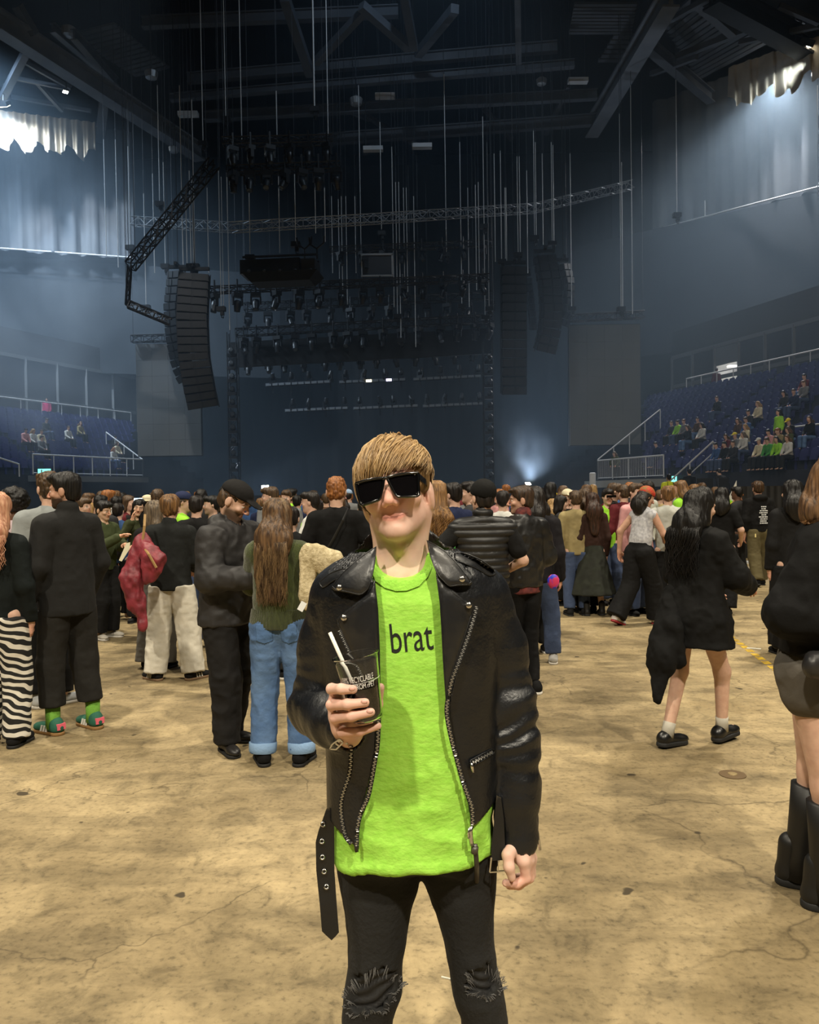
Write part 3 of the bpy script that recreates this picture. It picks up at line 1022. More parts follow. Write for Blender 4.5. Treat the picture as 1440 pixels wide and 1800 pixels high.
def truss(label, pts, wd, ht, bay, r, m, name='lighting_truss'):
    pts = [Vector(p) for p in pts]
    t = thing(name, label, 'truss', pts[0])
    up = Vector((0, 0, 1))
    lat = MB()
    rows = []
    for i, p in enumerate(pts):
        d = (pts[min(i + 1, len(pts) - 1)] - pts[max(i - 1, 0)]).normalized()
        s = d.cross(up)
        if s.length < 0.2: s = Vector((1, 0, 0))
        s.normalize()
        n_ = s.cross(d).normalized()
        rows.append([p + s * wd / 2 + n_ * ht / 2, p - s * wd / 2 + n_ * ht / 2, p - s * wd / 2 - n_ * ht / 2, p + s * wd / 2 - n_ * ht / 2])
    for c in range(4):
        local(t, MB().tube([rw[c] for rw in rows], r, 5).build('chord', m))
    for a, b in zip(rows, rows[1:]):
        L = (b[0] - a[0]).length
        n = max(1, round(L / bay))
        for i in range(n):
            u, v = i / n, (i + 1) / n
            for c in range(4):
                e = (c + 1) % 4
                p = a[c].lerp(b[c], u) if i % 2 == 0 else a[e].lerp(b[e], u)
                q = a[e].lerp(b[e], v) if i % 2 == 0 else a[c].lerp(b[c], v)
                lat.bar(p, q, r * 1.2)
                lat.bar(a[c].lerp(b[c], u), a[e].lerp(b[e], u), r * 1.1)
    g = lat.build('lattice', m)
    local(t, g)
    for rw in (rows[0], rows[-1]):
        local(t, MB().tube([rw[2], Vector((rw[2].x, rw[2].y, 31.05))], .013, 4).build('hanger', M_CHAIND))
    return t
truss('long pale curved lattice truss spanning over the stage', [at(234, 389, 42), at(405, 400, 40), at(640, 386, 41), at(940, 366, 43), at(1111, 325, 44)], 0.42, 0.42, 0.5, 0.022, M_ALU)
truss('black ladder truss tilting up to the high equipment cluster', [at(229, 468, 36), at(377, 285, 34)], 0.3, 0.5, 0.5, 0.035, M_RIG)
truss('short black truss arm sloping to the curved speaker column', [at(226, 535, 36), at(300, 566, 36.5)], 0.3, 0.3, 0.4, 0.035, M_RIG)
truss('black upright truss arm beside the ladder truss', [at(224, 536, 36), at(228, 468, 36)], 0.14, 0.14, 0.4, 0.035, M_RIG)
truss('black header truss over the screen beside the misty corner', [at(232, 596, 43), at(305, 594, 43)], 0.4, 0.35, 0.5, 0.03, M_RIG2)
truss('black header truss over the tall screen before the blue stand', [at(998, 560, 43), at(1132, 553, 43)], 0.4, 0.35, 0.5, 0.03, M_RIG2)
truss('high black truss of the equipment cluster', [at(392, 250, 35), at(585, 246, 35)], 0.4, 0.3, 0.5, 0.03, M_RIG2)
truss('black truss beneath the high equipment cluster', [at(400, 300, 35), at(598, 292, 35)], 0.4, 0.3, 0.5, 0.03, M_RIG)
truss('black truss holding the row of lamps beside the equipment box', [at(335, 512, 40), at(860, 488, 40)], 0.4, 0.3, 0.5, 0.03, M_RIG)
truss('thin black truss behind the white framed box', [at(580, 440, 43), at(865, 428, 43)], 0.35, 0.3, 0.5, 0.025, M_RIG2)
truss('black front truss of the stage roof', [at(415, 585, 44), at(868, 560, 44)], 0.45, 0.4, 0.6, 0.03, M_RIG)
truss('black middle truss of the stage roof', [at(430, 540, 46), at(866, 520, 46)], 0.45, 0.4, 0.6, 0.03, M_RIG)
truss('black rear truss of the stage roof', [at(430, 625, 47), at(866, 604, 47)], 0.45, 0.4, 0.6, 0.03, M_RIG)
# stage masking and legs
ta, tb = at(405, 615, 44.6), at(866, 590, 44.6)
tag(MB().bar((ta.x, ta.y, ta.z - 0.3), (tb.x, tb.y, tb.z - 0.3), 0.2, 1.4).bar((ta.x, ta.y, ta.z), (ta.x, ta.y, 31.05), .03).bar((tb.x, tb.y, tb.z), (tb.x, tb.y, 31.05), .03).build('stage_border', M_RIG), 'black border cloth across the top of the stage opening', 'border')
def tower(px, y0, y1, Y, label):
    a, b = at(px, y0, Y), at(px, y1, Y)
    t = thing('stage_tower', label, 'tower', (b.x, b.y, 0))
    top = a.z
    for dx in (-0.25, 0.25):
        for dy in (-0.25, 0.25):
            MB().tube([(dx, dy, 0), (dx, dy, top)], 0.035, 5).build('chord', M_RIG2, t)
    n = int(top / 0.6)
    lat = MB()
    for i in range(n):
        s = 1 if i % 2 else -1
        for dy in (-0.25, 0.25):
            lat.bar((-0.25 * s, dy, i * 0.6), (0.25 * s, dy, (i + 1) * 0.6), 0.03)
        for dx in (-0.25, 0.25):
            lat.bar((dx, -0.25 * s, i * 0.6), (dx, 0.25 * s, (i + 1) * 0.6), 0.03)
    lat.build('lattice', M_RIG2, t)
    for i in range(11):
        z = 2.4 + i * (top - 3) / 11
        m_ = MB().box((0.0, -0.38, z), (0.46, 0.26, 0.16)).lathe([(0.12, -0.12), (0.16, 0.16), (0.10, 0.2)], (0.05, -0.45, z + 0.2), 8, Matrix.Rotation(R(70), 3, 'X'))
        m_.build('lamp', M_RIG, t)
    return t
tower(414, 585, 868, 44, 'black stage tower with lamps beside the grey screen of the misty corner')
tower(860, 600, 860, 44, 'black stage tower with lamps beside the straight speaker column')
# moving-head lamps
def lamp_mesh():
    a = MB().box((0, 0, -0.09), (0.42, 0.3, 0.18)).bar((-0.2, 0, -0.18), (-0.2, 0, -0.52), 0.06, 0.14).bar((0.2, 0, -0.18), (0.2, 0, -0.52), 0.06, 0.14).box((0, 0, .3), (0.06, 0.06, 0.6))
    h = MB().lathe([(0.06, 0.16), (0.15, 0.12), (0.16, -0.1), (0.13, -0.3), (0.135, -0.34)], (0, 0, 0), 10)
    l = MB().lathe([(0.11, -0.345), (0.06, -0.36)], (0, 0, 0), 10)
    return a.mesh('yoke'), h.mesh('lamp_head', True), l.mesh('lens')
LM = lamp_mesh()
LM[0].materials.append(M_RIG2); LM[1].materials.append(M_RIG2); LM[2].materials.append(M_LENS)
def moving_heads(p0, p1, Y, n, zone, sc=1.0, seed=0, up=False):
    rs = random.Random(seed)
    for i in range(n):
        u = i / max(1, n - 1) + rs.uniform(-0.012, 0.012)
        p = at(p0[0] + (p1[0] - p0[0]) * u, p0[1] + (p1[1] - p0[1]) * u, Y)
        p.y -= 0 if up else .215
        t = thing('stage_lamp', f"{ORD[i]} black moving-head lamp {zone}", 'stage lamp', p, rs.uniform(-1, 1), 'moving-head lamps ' + zone)
        t.scale = (sc, sc, sc)
        y_ = link('yoke', LM[0], None, t)
        h_ = link('lamp_head', LM[1], None, t, (0, 0, -0.46))
        h_.rotation_euler = (rs.uniform(-0.7, 0.5), 0, 0)
        if up: t.rotation_euler.x = PI
        l_ = link('lens', LM[2], None, h_)
moving_heads((440, 552), (858, 532), 46, 13, 'under the middle truss of the stage roof', 1.1, 1)
moving_heads((425, 596), (862, 570), 44, 15, 'under the front truss of the stage roof', 1.1, 2)
moving_heads((440, 636), (860, 614), 47, 14, 'under the rear truss of the stage roof', 1.0, 3)
moving_heads((345, 520), (560, 512), 40, 7, 'hanging beside the black equipment box', 1.15, 4)
moving_heads((600, 512), (850, 494), 40, 8, 'under the white framed box', 0.95, 5)
moving_heads((410, 262), (575, 256), 35, 6, 'in the high equipment cluster', 1.0, 6)
moving_heads((412, 306), (592, 300), 35, 7, 'beneath the high equipment cluster', 1.1, 7)
moving_heads((600, 446), (850, 434), 43, 8, 'behind the white framed box', 0.9, 8)
# light battens in the stage
M_BAT = mat('pale_batten', C(80, 86, 96), 0.4)
M_BATL = mat('batten_glow', C(255, 240, 200), emit=(1.0, 0.9, 0.6, 1), estr=5)
M_BATB = mat('batten_glow_blue', C(200, 200, 255), emit=(0.8, 0.75, 1.0, 1), estr=4)
def batten(p0, p1, Y, label, glow=()):
    a, b = at(*p0, Y), at(*p1, Y)
    t = thing('light_batten', label, 'batten', a)
    local(t, MB().bar(a, b, 0.18, 0.2).build('housing', M_BAT))
    n = 10
    for i in range(n):
        p, q = a.lerp(b, (i + 0.1) / n), a.lerp(b, (i + 0.9) / n)
        o = Vector((0, -0.12, 0))
        local(t, MB().bar(p + o, q + o, 0.06, 0.14).build('cell', M_BATL if i in glow[:1] else M_BATB if i in glow[1:] else M_ALU))
    for u in (0.1, 0.9):
        p = a.lerp(b, u)
        local(t, MB().bar(p, (p.x, p.y, 31.05), 0.025).build('hanger', M_RIG2))
batten((467, 677), (581, 671), 50, 'first pale light batten of the upper row in the stage')
batten((596, 672), (713, 667), 50, 'second pale light batten of the upper row in the stage, partly lit', (4, 7))
batten((726, 667), (846, 661), 50, 'third pale light batten of the upper row in the stage')
batten((501, 722), (612, 717), 52, 'first dim light batten of the lower row in the stage')
batten((621, 718), (735, 713), 52, 'second dim light batten of the lower row in the stage')
batten((743, 714), (852, 709), 52, 'third dim light batten of the lower row in the stage')
moving_heads((480, 676), (840, 661), 50, 12, 'standing on the upper battens', 0.9, 11, True)
moving_heads((515, 721), (845, 709), 52, 12, 'standing on the lower battens', 0.9, 12, True)
# equipment box on its platform
def crate_box():
    a = at(498, 478, 36)
    t = thing('equipment_box', 'large black equipment box hung over the stage front', 'equipment box', a)
    Mr = Matrix.Rotation(R(-6), 3, 'Z')
    MB().box((-0.45, 0, 0.12), (2.7, 1.2, 0.62), Mr).build('case', M_RIG, t)
    MB().box((1.25, -0.1, 0.12), (0.62, 1.1, 0.56), Mr).build('end_case', mat('charcoal_case', C(44, 45, 48), 0.5), t)
    MB().box((0, 0, -0.35), (3.4, 1.5, 0.4), Mr @ Matrix.Diagonal((1, 1, -1)), taper=0.78).build('tray', mat('tray_black', C(9, 9, 10), .8), t)
    for k in range(5):
        MB().lathe([(0.05, -.05), (0.09, 0), (0.05, 0.05)], (-1.4 + 0.68 * k, -0.72, -0.13), 8).build('bolt', M_RIG2, t)
    MB().bar((-1.7, -0.6, 0.5), (1.6, -0.8, 0.52), 0.08).bar((-1.7, 0.5, 0.5), (1.6, 0.3, 0.52), 0.08).build('frame', M_RIG2, t)
    for x in (1.0, 1.55):
        MB().tube([(x - 0.35, -0.2, 1.45), (x - 0.3, -0.2, 1.15), (x, -0.2, 0.95), (x + 0.3, -0.2, 1.2), (x + 0.33, -0.2, 1.5)], 0.045, 6).tube([(x, -0.2, 0.95), (x, -0.2, 0.5)], 0.04, 6).build('shackle', M_RIG2, t)
crate_box()
a = at(663, 466, 42)
t = thing('framed_box', 'small grey box in a white frame hung over the stage', 'box', a)
MB().box((0, 0.15, 0), (1.5, 0.3, 1.02)).build('panel', mat('box_panel_grey', C(62, 64, 68), 0.6), t)
for c, s in (((0, 0, 0.55), (1.7, 0.12, 0.09)), ((0, 0, -0.55), (1.7, 0.12, 0.07)), ((0.8, 0, 0), (0.09, 0.12, 1.1)), ((-0.8, 0, 0), (0.06, 0.12, 1.1))):
    MB().box(c, s).build('frame_bar', mat('frame_white', C(170, 172, 174), 0.5), t)
MB().box((-0.62, -0.2, 0.28), (0.35, 0.3, 0.2)).box((-0.55, -0.2, 0.0), (0.2, 0.25, 0.4)).build('motor', M_RIG, t)
MB().tube([(-0.45, 0, 0.6), (-0.2, 0, 0.9), (0.2, 0, 0.9), (0.5, 0, 0.6)], 0.03, 5).tube([(0.1, 0, .9), (0.22, 0.6, 1.3), (0.24, 1.0, 2.2)], .02, 5).build('sling', M_RIG2, t)
# line arrays
M_CAB = mat('speaker_black', C(30, 31, 33), 0.55, col2=C(22, 23, 25), vscale=4)
M_GRILL = mat('speaker_grille', C(40, 41, 43), 0.5, bump=0.3, bscale=80)
def line_array(label, path, Y, wd, n, yaw, dep=0.6):
    pts = [at(*p, Y) for p in path]
    seg = [0]
    for a, b in zip(pts, pts[1:]): seg.append(seg[-1] + (b - a).length)
    T = seg[-1]
    def pos(s):
        for i in range(len(pts) - 1):
            if s <= seg[i + 1] + 1e-6:
                return pts[i].lerp(pts[i + 1], (s - seg[i]) / (seg[i + 1] - seg[i]))
        return pts[-1]
    t = thing('line_array', label, 'speaker column', pts[0])
    h = T / n
    Rz = Matrix.Rotation(yaw, 3, 'Z')
    ms = MB().box((0, 0, 0), (wd, dep, h * 0.9), taper=0.97).mesh('speaker_cabinet')
    gr = MB().box((-wd * 0.25, 0, 0), (wd * 0.42, 0.04, h * 0.78)).box((wd * 0.25, 0, 0), (wd * 0.42, 0.04, h * 0.78)).mesh('speaker_grille')
    ms.materials.append(M_CAB); gr.materials.append(M_GRILL)
    for i in range(n):
        s = (i + 0.5) * h
        p = pos(s)
        d = (pos(min(T, s + h * 0.5)) - pos(max(0, s - h * 0.5)))
        tilt = math.atan2(d.x * math.sin(-yaw) * 0 + (p - pts[0]).length * 0.0, 1)
        lean = math.atan2(d.x, -d.z)
        curve = -0.05 - 0.35 * (i / n) ** 2
        c = link('speaker_cabinet', ms)
        Mm = Matrix.Translation(p) @ Matrix.Rotation(-lean * 0.8, 4, 'Y') @ Matrix.Rotation(yaw, 4, 'Z') @ Matrix.Rotation(-curve, 4, 'X')
        c.parent = t
        c.matrix_parent_inverse = Matrix.Translation(t.location).inverted()
        c.matrix_basis = Mm
        g = link('grille', gr, None, c, (0, -dep / 2 - 0.02, 0))
    top = pts[0]
    fr = MB().bar(top + Vector((0, 0, .3)), Vector((top.x, top.y, 31.05)), .03).bar(top + Vector((-wd / 2, 0, 0.25)), top + Vector((wd / 2, 0, 0.25)), 0.2, 0.15).bar(top + Vector((0, -0.5, 0.32)), top + Vector((0, 0.5, 0.32)), 0.14)
    local(t, fr.build('flying_frame', M_RIG2))
    for dx in (-wd / 2, wd / 2):
        q = [pos(T * k / 8) + Rz @ Vector((dx * 1.03, 0.05, 0)) for k in range(9)]
        local(t, MB().tube(q, 0.03, 5).build('rigging_strip', M_RIG2))
    return t
line_array('tall black curved speaker column beside the misty corner screen, front face', [(342, 482), (338, 560), (341, 625), (350, 680), (358, 715)], 39, 1.45, 17, R(8), 0.7)
line_array('outer black speaker column behind the front one beside the misty corner', [(313, 478), (306, 540), (309, 590), (319, 640), (330, 668)], 40.5, 0.85, 14, R(-28), 0.6)
line_array('straight black speaker column next to the stage tower', [(903, 470), (903, 580), (903, 692)], 42, 1.3, 14, R(2), 0.7)
line_array('curved speaker column with pale face beside the tall screen', [(957, 450), (966, 500), (969, 545), (966, 580), (957, 618)], 41, 1.05, 12, R(14), 0.6)
line_array('outer curved speaker column nearest the tall screen', [(990, 465), (998, 500), (997, 535), (988, 572)], 42.5, 0.55, 9, R(35), 0.5)
line_array('thin dark speaker column in the gap beside the straight one', [(928, 490), (934, 540), (938, 580)], 43, 0.3, 8, R(10), 0.4)
# screens
M_SCR = mat('screen_grey', C(108, 110, 110), 0.75, col2=C(101, 104, 105), vscale=0.4)
def screen(label, x0, x1, y0, y1, Y):
    a, b = at(x0, y1, Y), at(x1, y0, Y)
    c = (a + b) / 2
    t = thing('video_screen', label, 'screen', (c.x, c.y, c.z))
    W_, H__ = b.x - a.x, b.z - a.z
    MB().box((0, 0.12, 0), (W_ + 0.06, 0.14, H__ + 0.06)).build('housing', M_RIG, t)
    nx, nz = 4, 7
    for i in range(nx):
        for j in range(nz):
            MB().box((-W_ / 2 + W_ * (i + .5) / nx, 0, -H__ / 2 + H__ * (j + .5) / nz), (W_ / nx - 0.006, 0.1, H__ / nz - 0.006)).build('panel', M_SCR, t)
screen('tall blank grey screen beside the misty corner stand', 243, 351, 604, 802, 43)
screen('tall blank grey screen before the blue stand', 1002, 1125, 570, 783, 43)
# stage deck and kit
tag(MB().box((-2.5, 53, 0.85), (18.5, 16, 1.7)).build('stage_deck', M_RIG), 'black stage deck behind the crowd', 'stage')
# corner floodlights (lit, the second over the stand added), and small unlit roof fittings
M_FLOOD = mat('flood_glass', C(255, 255, 255), emit=(1.0, 0.92, 0.75, 1), estr=40)
def flood(label, px, py, Y, target, size=0.5, power=3000, col=(0.8, 0.9, 1.0), spot=110):
    p = at(px, py, Y)
    t = thing('floodlight', label, 'floodlight', p)
    d = (Vector(target) - p).normalized()
    q = d.to_track_quat('-Z', 'Y').to_matrix()
    MB().box((0, 0, 0), (size, size * 0.8, size * 0.35), q).build('housing', M_RIG2, t)
    MB().box(d * size * 0.2, (size * 0.85, size * 0.65, 0.02), q).build('glass', M_FLOOD, t)
    MB().bar((0, 0.1, 0), (0, 0.1, -p.z) if p.z < 4 else (0, 0.2, 1.2), 0.06).build('arm', M_RIG2, t)
    lamp('SPOT', 'flood_beam', p + d * size * 0.35, target, power, col, 0.25, spot, 0.9)
flood('blazing floodlight over the misty corner', 4, 182, 45, (-22, 55, 10), 0.7, 7500, (0.78, 0.88, 1.0), 130)
flood('blazing floodlight over the blue stand', 1412, 72, 41, (17, 50, 12), 0.9, 22000, (0.8, 0.92, 1.0), 120)
flood('added floodlight half behind the swag, for the glow over the blue stand', 1372, 128, 47.0, (15.5, 37, 3), .6, 25000, (.92, .95, 1.0), 104)  # added lamp in its own housing, brightens the stand and the haze
flood('small lit spot lamp among the braces of the misty corner', 115, 160, 44, (-15, 40, 0), 0.3, 300, (1, .9, .7), 60)
flood('small lit spot lamp on the stage floor in the smoke', 928, 852, 47, (8, 43, 8), 0.35, 3000, (0.65, 0.8, 1.0), 100)
flood('small lit lamp at the foot of the stage behind the crowd', 905, 860, 47, (5, 40, 3), 0.2, 250, (0.7, 0.8, 1.0), 90)
flood('pale lit work lamp on the stage behind the black capped man', 466, 858, 50, (-8, 46, 2), 0.5, 500, (0.6, 0.75, 1.0), 100)
def fitting(label, px, py, Y, s=0.35):
    p = at(px, py, Y)
    t = thing('roof_fitting', label, 'roof fitting', p)
    MB().lathe([(s * .3, 0.2 * s), (s * .6, 0), (s * .5, -0.5 * s), (s * 0.2, -0.6 * s)], n=10).build('shade', M_ALU, t)
    MB().tube([(0, 0, 0.1 * s), (0, 0, 31.05 - p.z)], 0.03, 5).build('drop_rod', M_CHAIND, t)
fitting('pale bell-shaped roof fitting beside the broad beam of the misty corner', 121, 51, 42, 0.7)
fitting('small grey roof fitting at the hatch edge', 266, 127, 42, 0.6)
fitting('small blue-lit roof fitting over the stage', 626, 174, 44, 0.6)
fitting('small grey roof fitting near the middle cross beams', 952, 140, 44, 0.5)
fitting('round pale roof fitting below the broad beam', 305, 260, 48, 0.5)
for lb, px, py in (('white strip lamp under the roof over the ladder truss', 331, 201), ('white strip lamp under the roof over the tall screen', 1016, 142), ('white box lamp under the roof over the stage', 677, 169), ('white panel under the cross beams near the stage', 656, 262), ('second white panel under the cross beams near the stage', 742, 257)):
    p = at(px, py, 45)
    t = thing('roof_lamp', lb, 'roof lamp', p)
    MB().box((0, 0, 0), (1.1, 0.4, 0.22)).build('housing', mat('lamp_white', C(190, 195, 200), 0.5), t)
    MB().tube([(-0.4, 0, 0.1), (-0.4, 0, 31.05 - p.z)], 0.02, 4).build('drop_rod', M_CHAIND, t)
    MB().tube([(0.4, 0, 0.1), (0.4, 0, 31.05 - p.z)], 0.02, 4).build('drop_rod', M_CHAIND, t)
# ------------------------------------------------------------------ haze
def haze(name, label, c, size, density, col=(0.75, 0.86, 1.0), aniso=0.2, noise=None):
    m = bpy.data.materials.new(name + '_volume')
    m.use_nodes = True
    nt = m.node_tree
    nt.nodes.remove(nt.nodes['Principled BSDF'])
    v = nt.nodes.new('ShaderNodeVolumeScatter')
    v.inputs['Color'].default_value = (*col, 1)
    v.inputs['Density'].default_value = density
    v.inputs['Anisotropy'].default_value = aniso
    nt.links.new(v.outputs[0], nt.nodes['Material Output'].inputs['Volume'])
    if noise:
        L = nt.links.new
        tc = nt.nodes.new('ShaderNodeTexCoord')
        n = nt.nodes.new('ShaderNodeTexNoise')
        n.inputs['Scale'].default_value = noise
        n.inputs['Detail'].default_value = 3
        n.inputs['Distortion'].default_value = 0.6
        L(tc.outputs['Object'], n.inputs['Vector'])
        r = nt.nodes.new('ShaderNodeMapRange')
        r.inputs[1].default_value, r.inputs[2].default_value = 0.38, 0.72
        L(n.outputs[0], r.inputs[0])
        gl = nt.nodes.new('ShaderNodeVectorMath')
        gl.operation = 'DIVIDE'
        gl.inputs[1].default_value = (size[0] / 2, size[1] / 2, size[2] / 2)
        L(tc.outputs['Object'], gl.inputs[0])
        ln = nt.nodes.new('ShaderNodeVectorMath')
        ln.operation = 'LENGTH'
        L(gl.outputs[0], ln.inputs[0])
        fo = nt.nodes.new('ShaderNodeMapRange')
        fo.interpolation_type = 'SMOOTHSTEP'
        fo.inputs[1].default_value, fo.inputs[2].default_value = 1.0, 0.15
        L(ln.outputs['Value'], fo.inputs[0])
        mu = nt.nodes.new('ShaderNodeMath')
        mu.operation = 'MULTIPLY'
        L(r.outputs[0], mu.inputs[0])
        L(fo.outputs[0], mu.inputs[1])
        m2 = nt.nodes.new('ShaderNodeMath')
        m2.operation = 'MULTIPLY'
        m2.inputs[1].default_value = density
        L(mu.outputs[0], m2.inputs[0])
        L(m2.outputs[0], v.inputs['Density'])
    o = MB().box((0, 0, 0), size).build(name, m, None, False, c)
    return tag(o, label, 'haze', kind='stuff')
haze('haze', 'thin blue haze filling the far end of the arena', (0, 45, 14.5), (88, 46, 28.9), 0.0055, (.6, .8, 1.0))
haze('smoke', 'pale smoke drifting over the misty corner stand', tuple(at(90, 620, 42)), (24, 10, 22), 0.10, noise=0.16)
haze('smoke', 'pale smoke plume rising beside the stage tower in front of the crowd', tuple(at(905, 800, 46)), (5.5, 3, 6), 0.12, noise=0.7)
haze('smoke', 'low smoke behind the crowd near the grey screen of the misty corner', tuple(at(320, 835, 42)), (9, 5, 4.5), 0.06, noise=0.45)
# ------------------------------------------------------------------ people
def A(*v): return np.array(v, np.float32)
def cloth(r, g, b, rough=0.85, bump=0.35, bs=25, var=0.75, sheen=0.0):
    k = f'cloth_{r}_{g}_{b}_{int(rough*100)}'
    c = C(r, g, b)
    return mat(k, c, rough, col2=(c[0] * var, c[1] * var, c[2] * var, 1), vscale=7, bump=bump, bscale=bs, spec=.2)
def hairmat(r, g, b, r2=None, g2=None, b2=None):
    k = f'hair_{r}_{g}_{b}'
    c = C(r, g, b)
    c2 = C(r2, g2, b2) if r2 is not None else (c[0] * 0.4, c[1] * 0.4, c[2] * 0.4, 1)
    return mat(k, c, 0.5, col2=c2, vscale=1.0, stretch=(70, 70, 9), detail=2, bump=0.7, bscale=1.0, spec=0.35)
M_SKIN = mat('skin', (1, 1, 1, 1), 0.5, attr=True, col2=(0.9, 0.86, 0.85, 1), vscale=30, sss=0.12, spec=0.35)
SK = {'pale': A(0.62, 0.40, 0.30), 'mid': A(0.50, 0.29, 0.20), 'tan': A(0.42, 0.23, 0.14), 'asian': A(0.58, 0.38, 0.26), 'dark': A(0.13, 0.065, 0.04)}

def hand(S, w, d, n, L=1.0, curl=0.5, thumb=None, k=0.008):
    """a hand at wrist w pointing along d, n = palm normal; four fingers and a thumb that leaves the side of the palm"""
    w = Vector(w)
    d = Vector(d).normalized()
    n = Vector(n)
    n = (n - d * n.dot(d)).normalized()
    s = d.cross(n) * (thumb or 1)
    pc = w + d * 0.045 * L
    S.cone(w, w + d * 0.03 * L, 0.026 * L, 0.030 * L, 0.015)
    for j, off in enumerate((0.030, 0.010, -0.010, -0.028)):
        m = w + d * 0.088 * L + s * off * L
        S.cone(w + d * 0.02 * L + s * off * 0.6 * L, m, 0.015 * L, 0.0125 * L, 0.015)
        ln = (0.072, 0.082, 0.076, 0.058)[j] * L
        p = m
        ang = 0
        for seg, f in enumerate((0.45, 0.32, 0.23)):
            ang += curl * (0.9, 0.9, 0.6)[seg]
            q = p + (d * math.cos(ang) + n * math.sin(ang)) * ln * f
            S.cone(p, q, (0.0105, 0.0095, 0.0088)[seg] * L, (0.0095, 0.0088, 0.0078)[seg] * L, 0.004)
            p = q
    b = w + d * 0.03 * L + s * 0.026 * L
    t1 = b + (d * 0.7 + s * 0.55 + n * 0.35).normalized() * 0.042 * L
    t2 = t1 + (d * 0.9 + s * 0.05 + n * 0.4).normalized() * 0.032 * L
    t3 = t2 + (d * 0.9 - s * 0.15 + n * 0.4).normalized() * 0.026 * L
    S.chain([w + d * 0.015 * L, b, t1, t2, t3], [0.02 * L, 0.017 * L, 0.0125 * L, 0.011 * L, 0.009 * L], 0.008)

def head_ops(S, M, c, fem=False, detail=True):
    """head of about 0.225 m; M 3x3 local to world, c centre at eye height"""
    def W(x, y, z):
        return Vector(c) + M @ Vector((x, y, z))
    S.ell(W(0, 0.014, 0.034), (0.073, 0.096, 0.082), M, 0.02)
    S.ell(W(0, -0.018, -0.035), (0.058, 0.071, 0.083), M, 0.03)
    jw = 0.041 if fem else 0.045
    for s in (-1, 1):
        S.cone(W(s * jw, 0.004, -0.055), W(s * 0.012, -0.064, -0.098), 0.022, 0.018, 0.025)
        S.ell(W(s * 0.043, -0.056, -0.028), (0.024, 0.022, 0.019), M, 0.018)
        S.ell(W(s * 0.079, 0.018, -0.010), (0.011, 0.022, 0.034), M, 0.004)
        if detail:
            S.cone(W(s * 0.012, -0.083, 0.020), W(s * 0.045, -0.072, 0.020), 0.010, 0.008, 0.012)
            S.ell(W(s * 0.032, -0.093, 0.0), (0.018, 0.014, 0.010), M, 0.012, 'sub')
            S.ell(W(s * 0.032, -0.072, -0.001), (0.013, 0.013, 0.013), M, 0.003)
            S.ell(W(s * 0.0135, -0.099, -0.039), (0.0075, 0.010, 0.0075), M, 0.005)
            S.ell(W(s * 0.0065, -0.110, -0.0485), (0.0042, 0.007, 0.004), M, 0.004, 'sub')
    S.cone(W(0, -0.087, 0.012), W(0, -0.113, -0.034), 0.0075, 0.0115, 0.009)
    if detail:
        S.cone(W(-0.020, -0.0785, -0.0635), W(0.020, -0.0785, -0.0635), 0.0055, 0.0055, 0.010)
        S.cone(W(-0.016, -0.0785, -0.0735), W(0.016, -0.0785, -0.0735), 0.0065, 0.0065, 0.010)
    S.ell(W(0, -0.070, -0.099), (0.020, 0.016, 0.016), M, 0.015)

def head_color(V, M, c, base, hair=None, beard=0.0):
    """skin colours by place on the head: lips, brows, eyes, stubble"""
    P = (V - A(*c)) @ np.array(M, np.float32)
    x, y, z = P[:, 0], P[:, 1], P[:, 2]
    col = np.tile(base, (len(V), 1)).astype(np.float32)
    near = (np.abs(x) < 0.11) & (np.abs(z) < 0.14) & (np.abs(y) < 0.14)
    def blend(mask, c2, f=1.0):
        m = (np.clip(mask, 0, 1) * f * near)[:, None]
        col[:] = col * (1 - m) + A(*c2) * m
    blend(np.clip(1.4 - np.sqrt((x / 0.032) ** 2 + ((z + 0.035) / 0.04) ** 2 + ((y + 0.08) / .05) ** 2), 0, 0.6), base * A(1.08, 0.82, 0.80))
    fr = y < -0.055
    blend(fr * np.clip(3.5 - 3 * np.sqrt((x / 0.030) ** 2 + ((z + 0.069 - x * x * 4) / 0.0085) ** 2), 0, 1), base * A(0.88, 0.52, 0.50), 0.8)
    blend(fr * np.clip(3.5 - 3 * np.sqrt((x / 0.032) ** 2 + ((z + 0.0685 - x * x * 6) / 0.0016) ** 2), 0, 1), base * A(0.35, 0.18, 0.17), 0.85)
    hc = A(*hair[:3]) if hair is not None else A(0.03, 0.02, 0.015)
    for s in (-1, 1):
        blend(fr * np.clip(3.2 - 3 * np.sqrt(((x - s * 0.033) / 0.022) ** 2 + ((z - 0.022 + 0.12 * abs(0.6)*0) / 0.005) ** 2), 0, 1), hc, 0.8)
        r2 = ((x - s * 0.032) / 0.014) ** 2 + ((z + 0.001) / 0.0065) ** 2
        blend(fr * (r2 < 1.0), (0.62, 0.58, 0.55))
        blend(fr * (((x - s * 0.032) / 0.0062) ** 2 + ((z + 0.001) / 0.0065) ** 2 < 1), (0.02, 0.013, 0.01))
    if beard:
        bm = np.clip((-0.036 - z) / 0.02, 0, 1) * np.clip((0.03 - y) / 0.02, 0, 1) * (z > -0.135)
        lips = np.clip(3.0 - 2.2 * np.sqrt((x / 0.024) ** 2 + ((z + 0.068) / 0.010) ** 2), 0, 1) * (y < -0.05)
        blend(bm * (1 - lips), hc, beard)
    return col

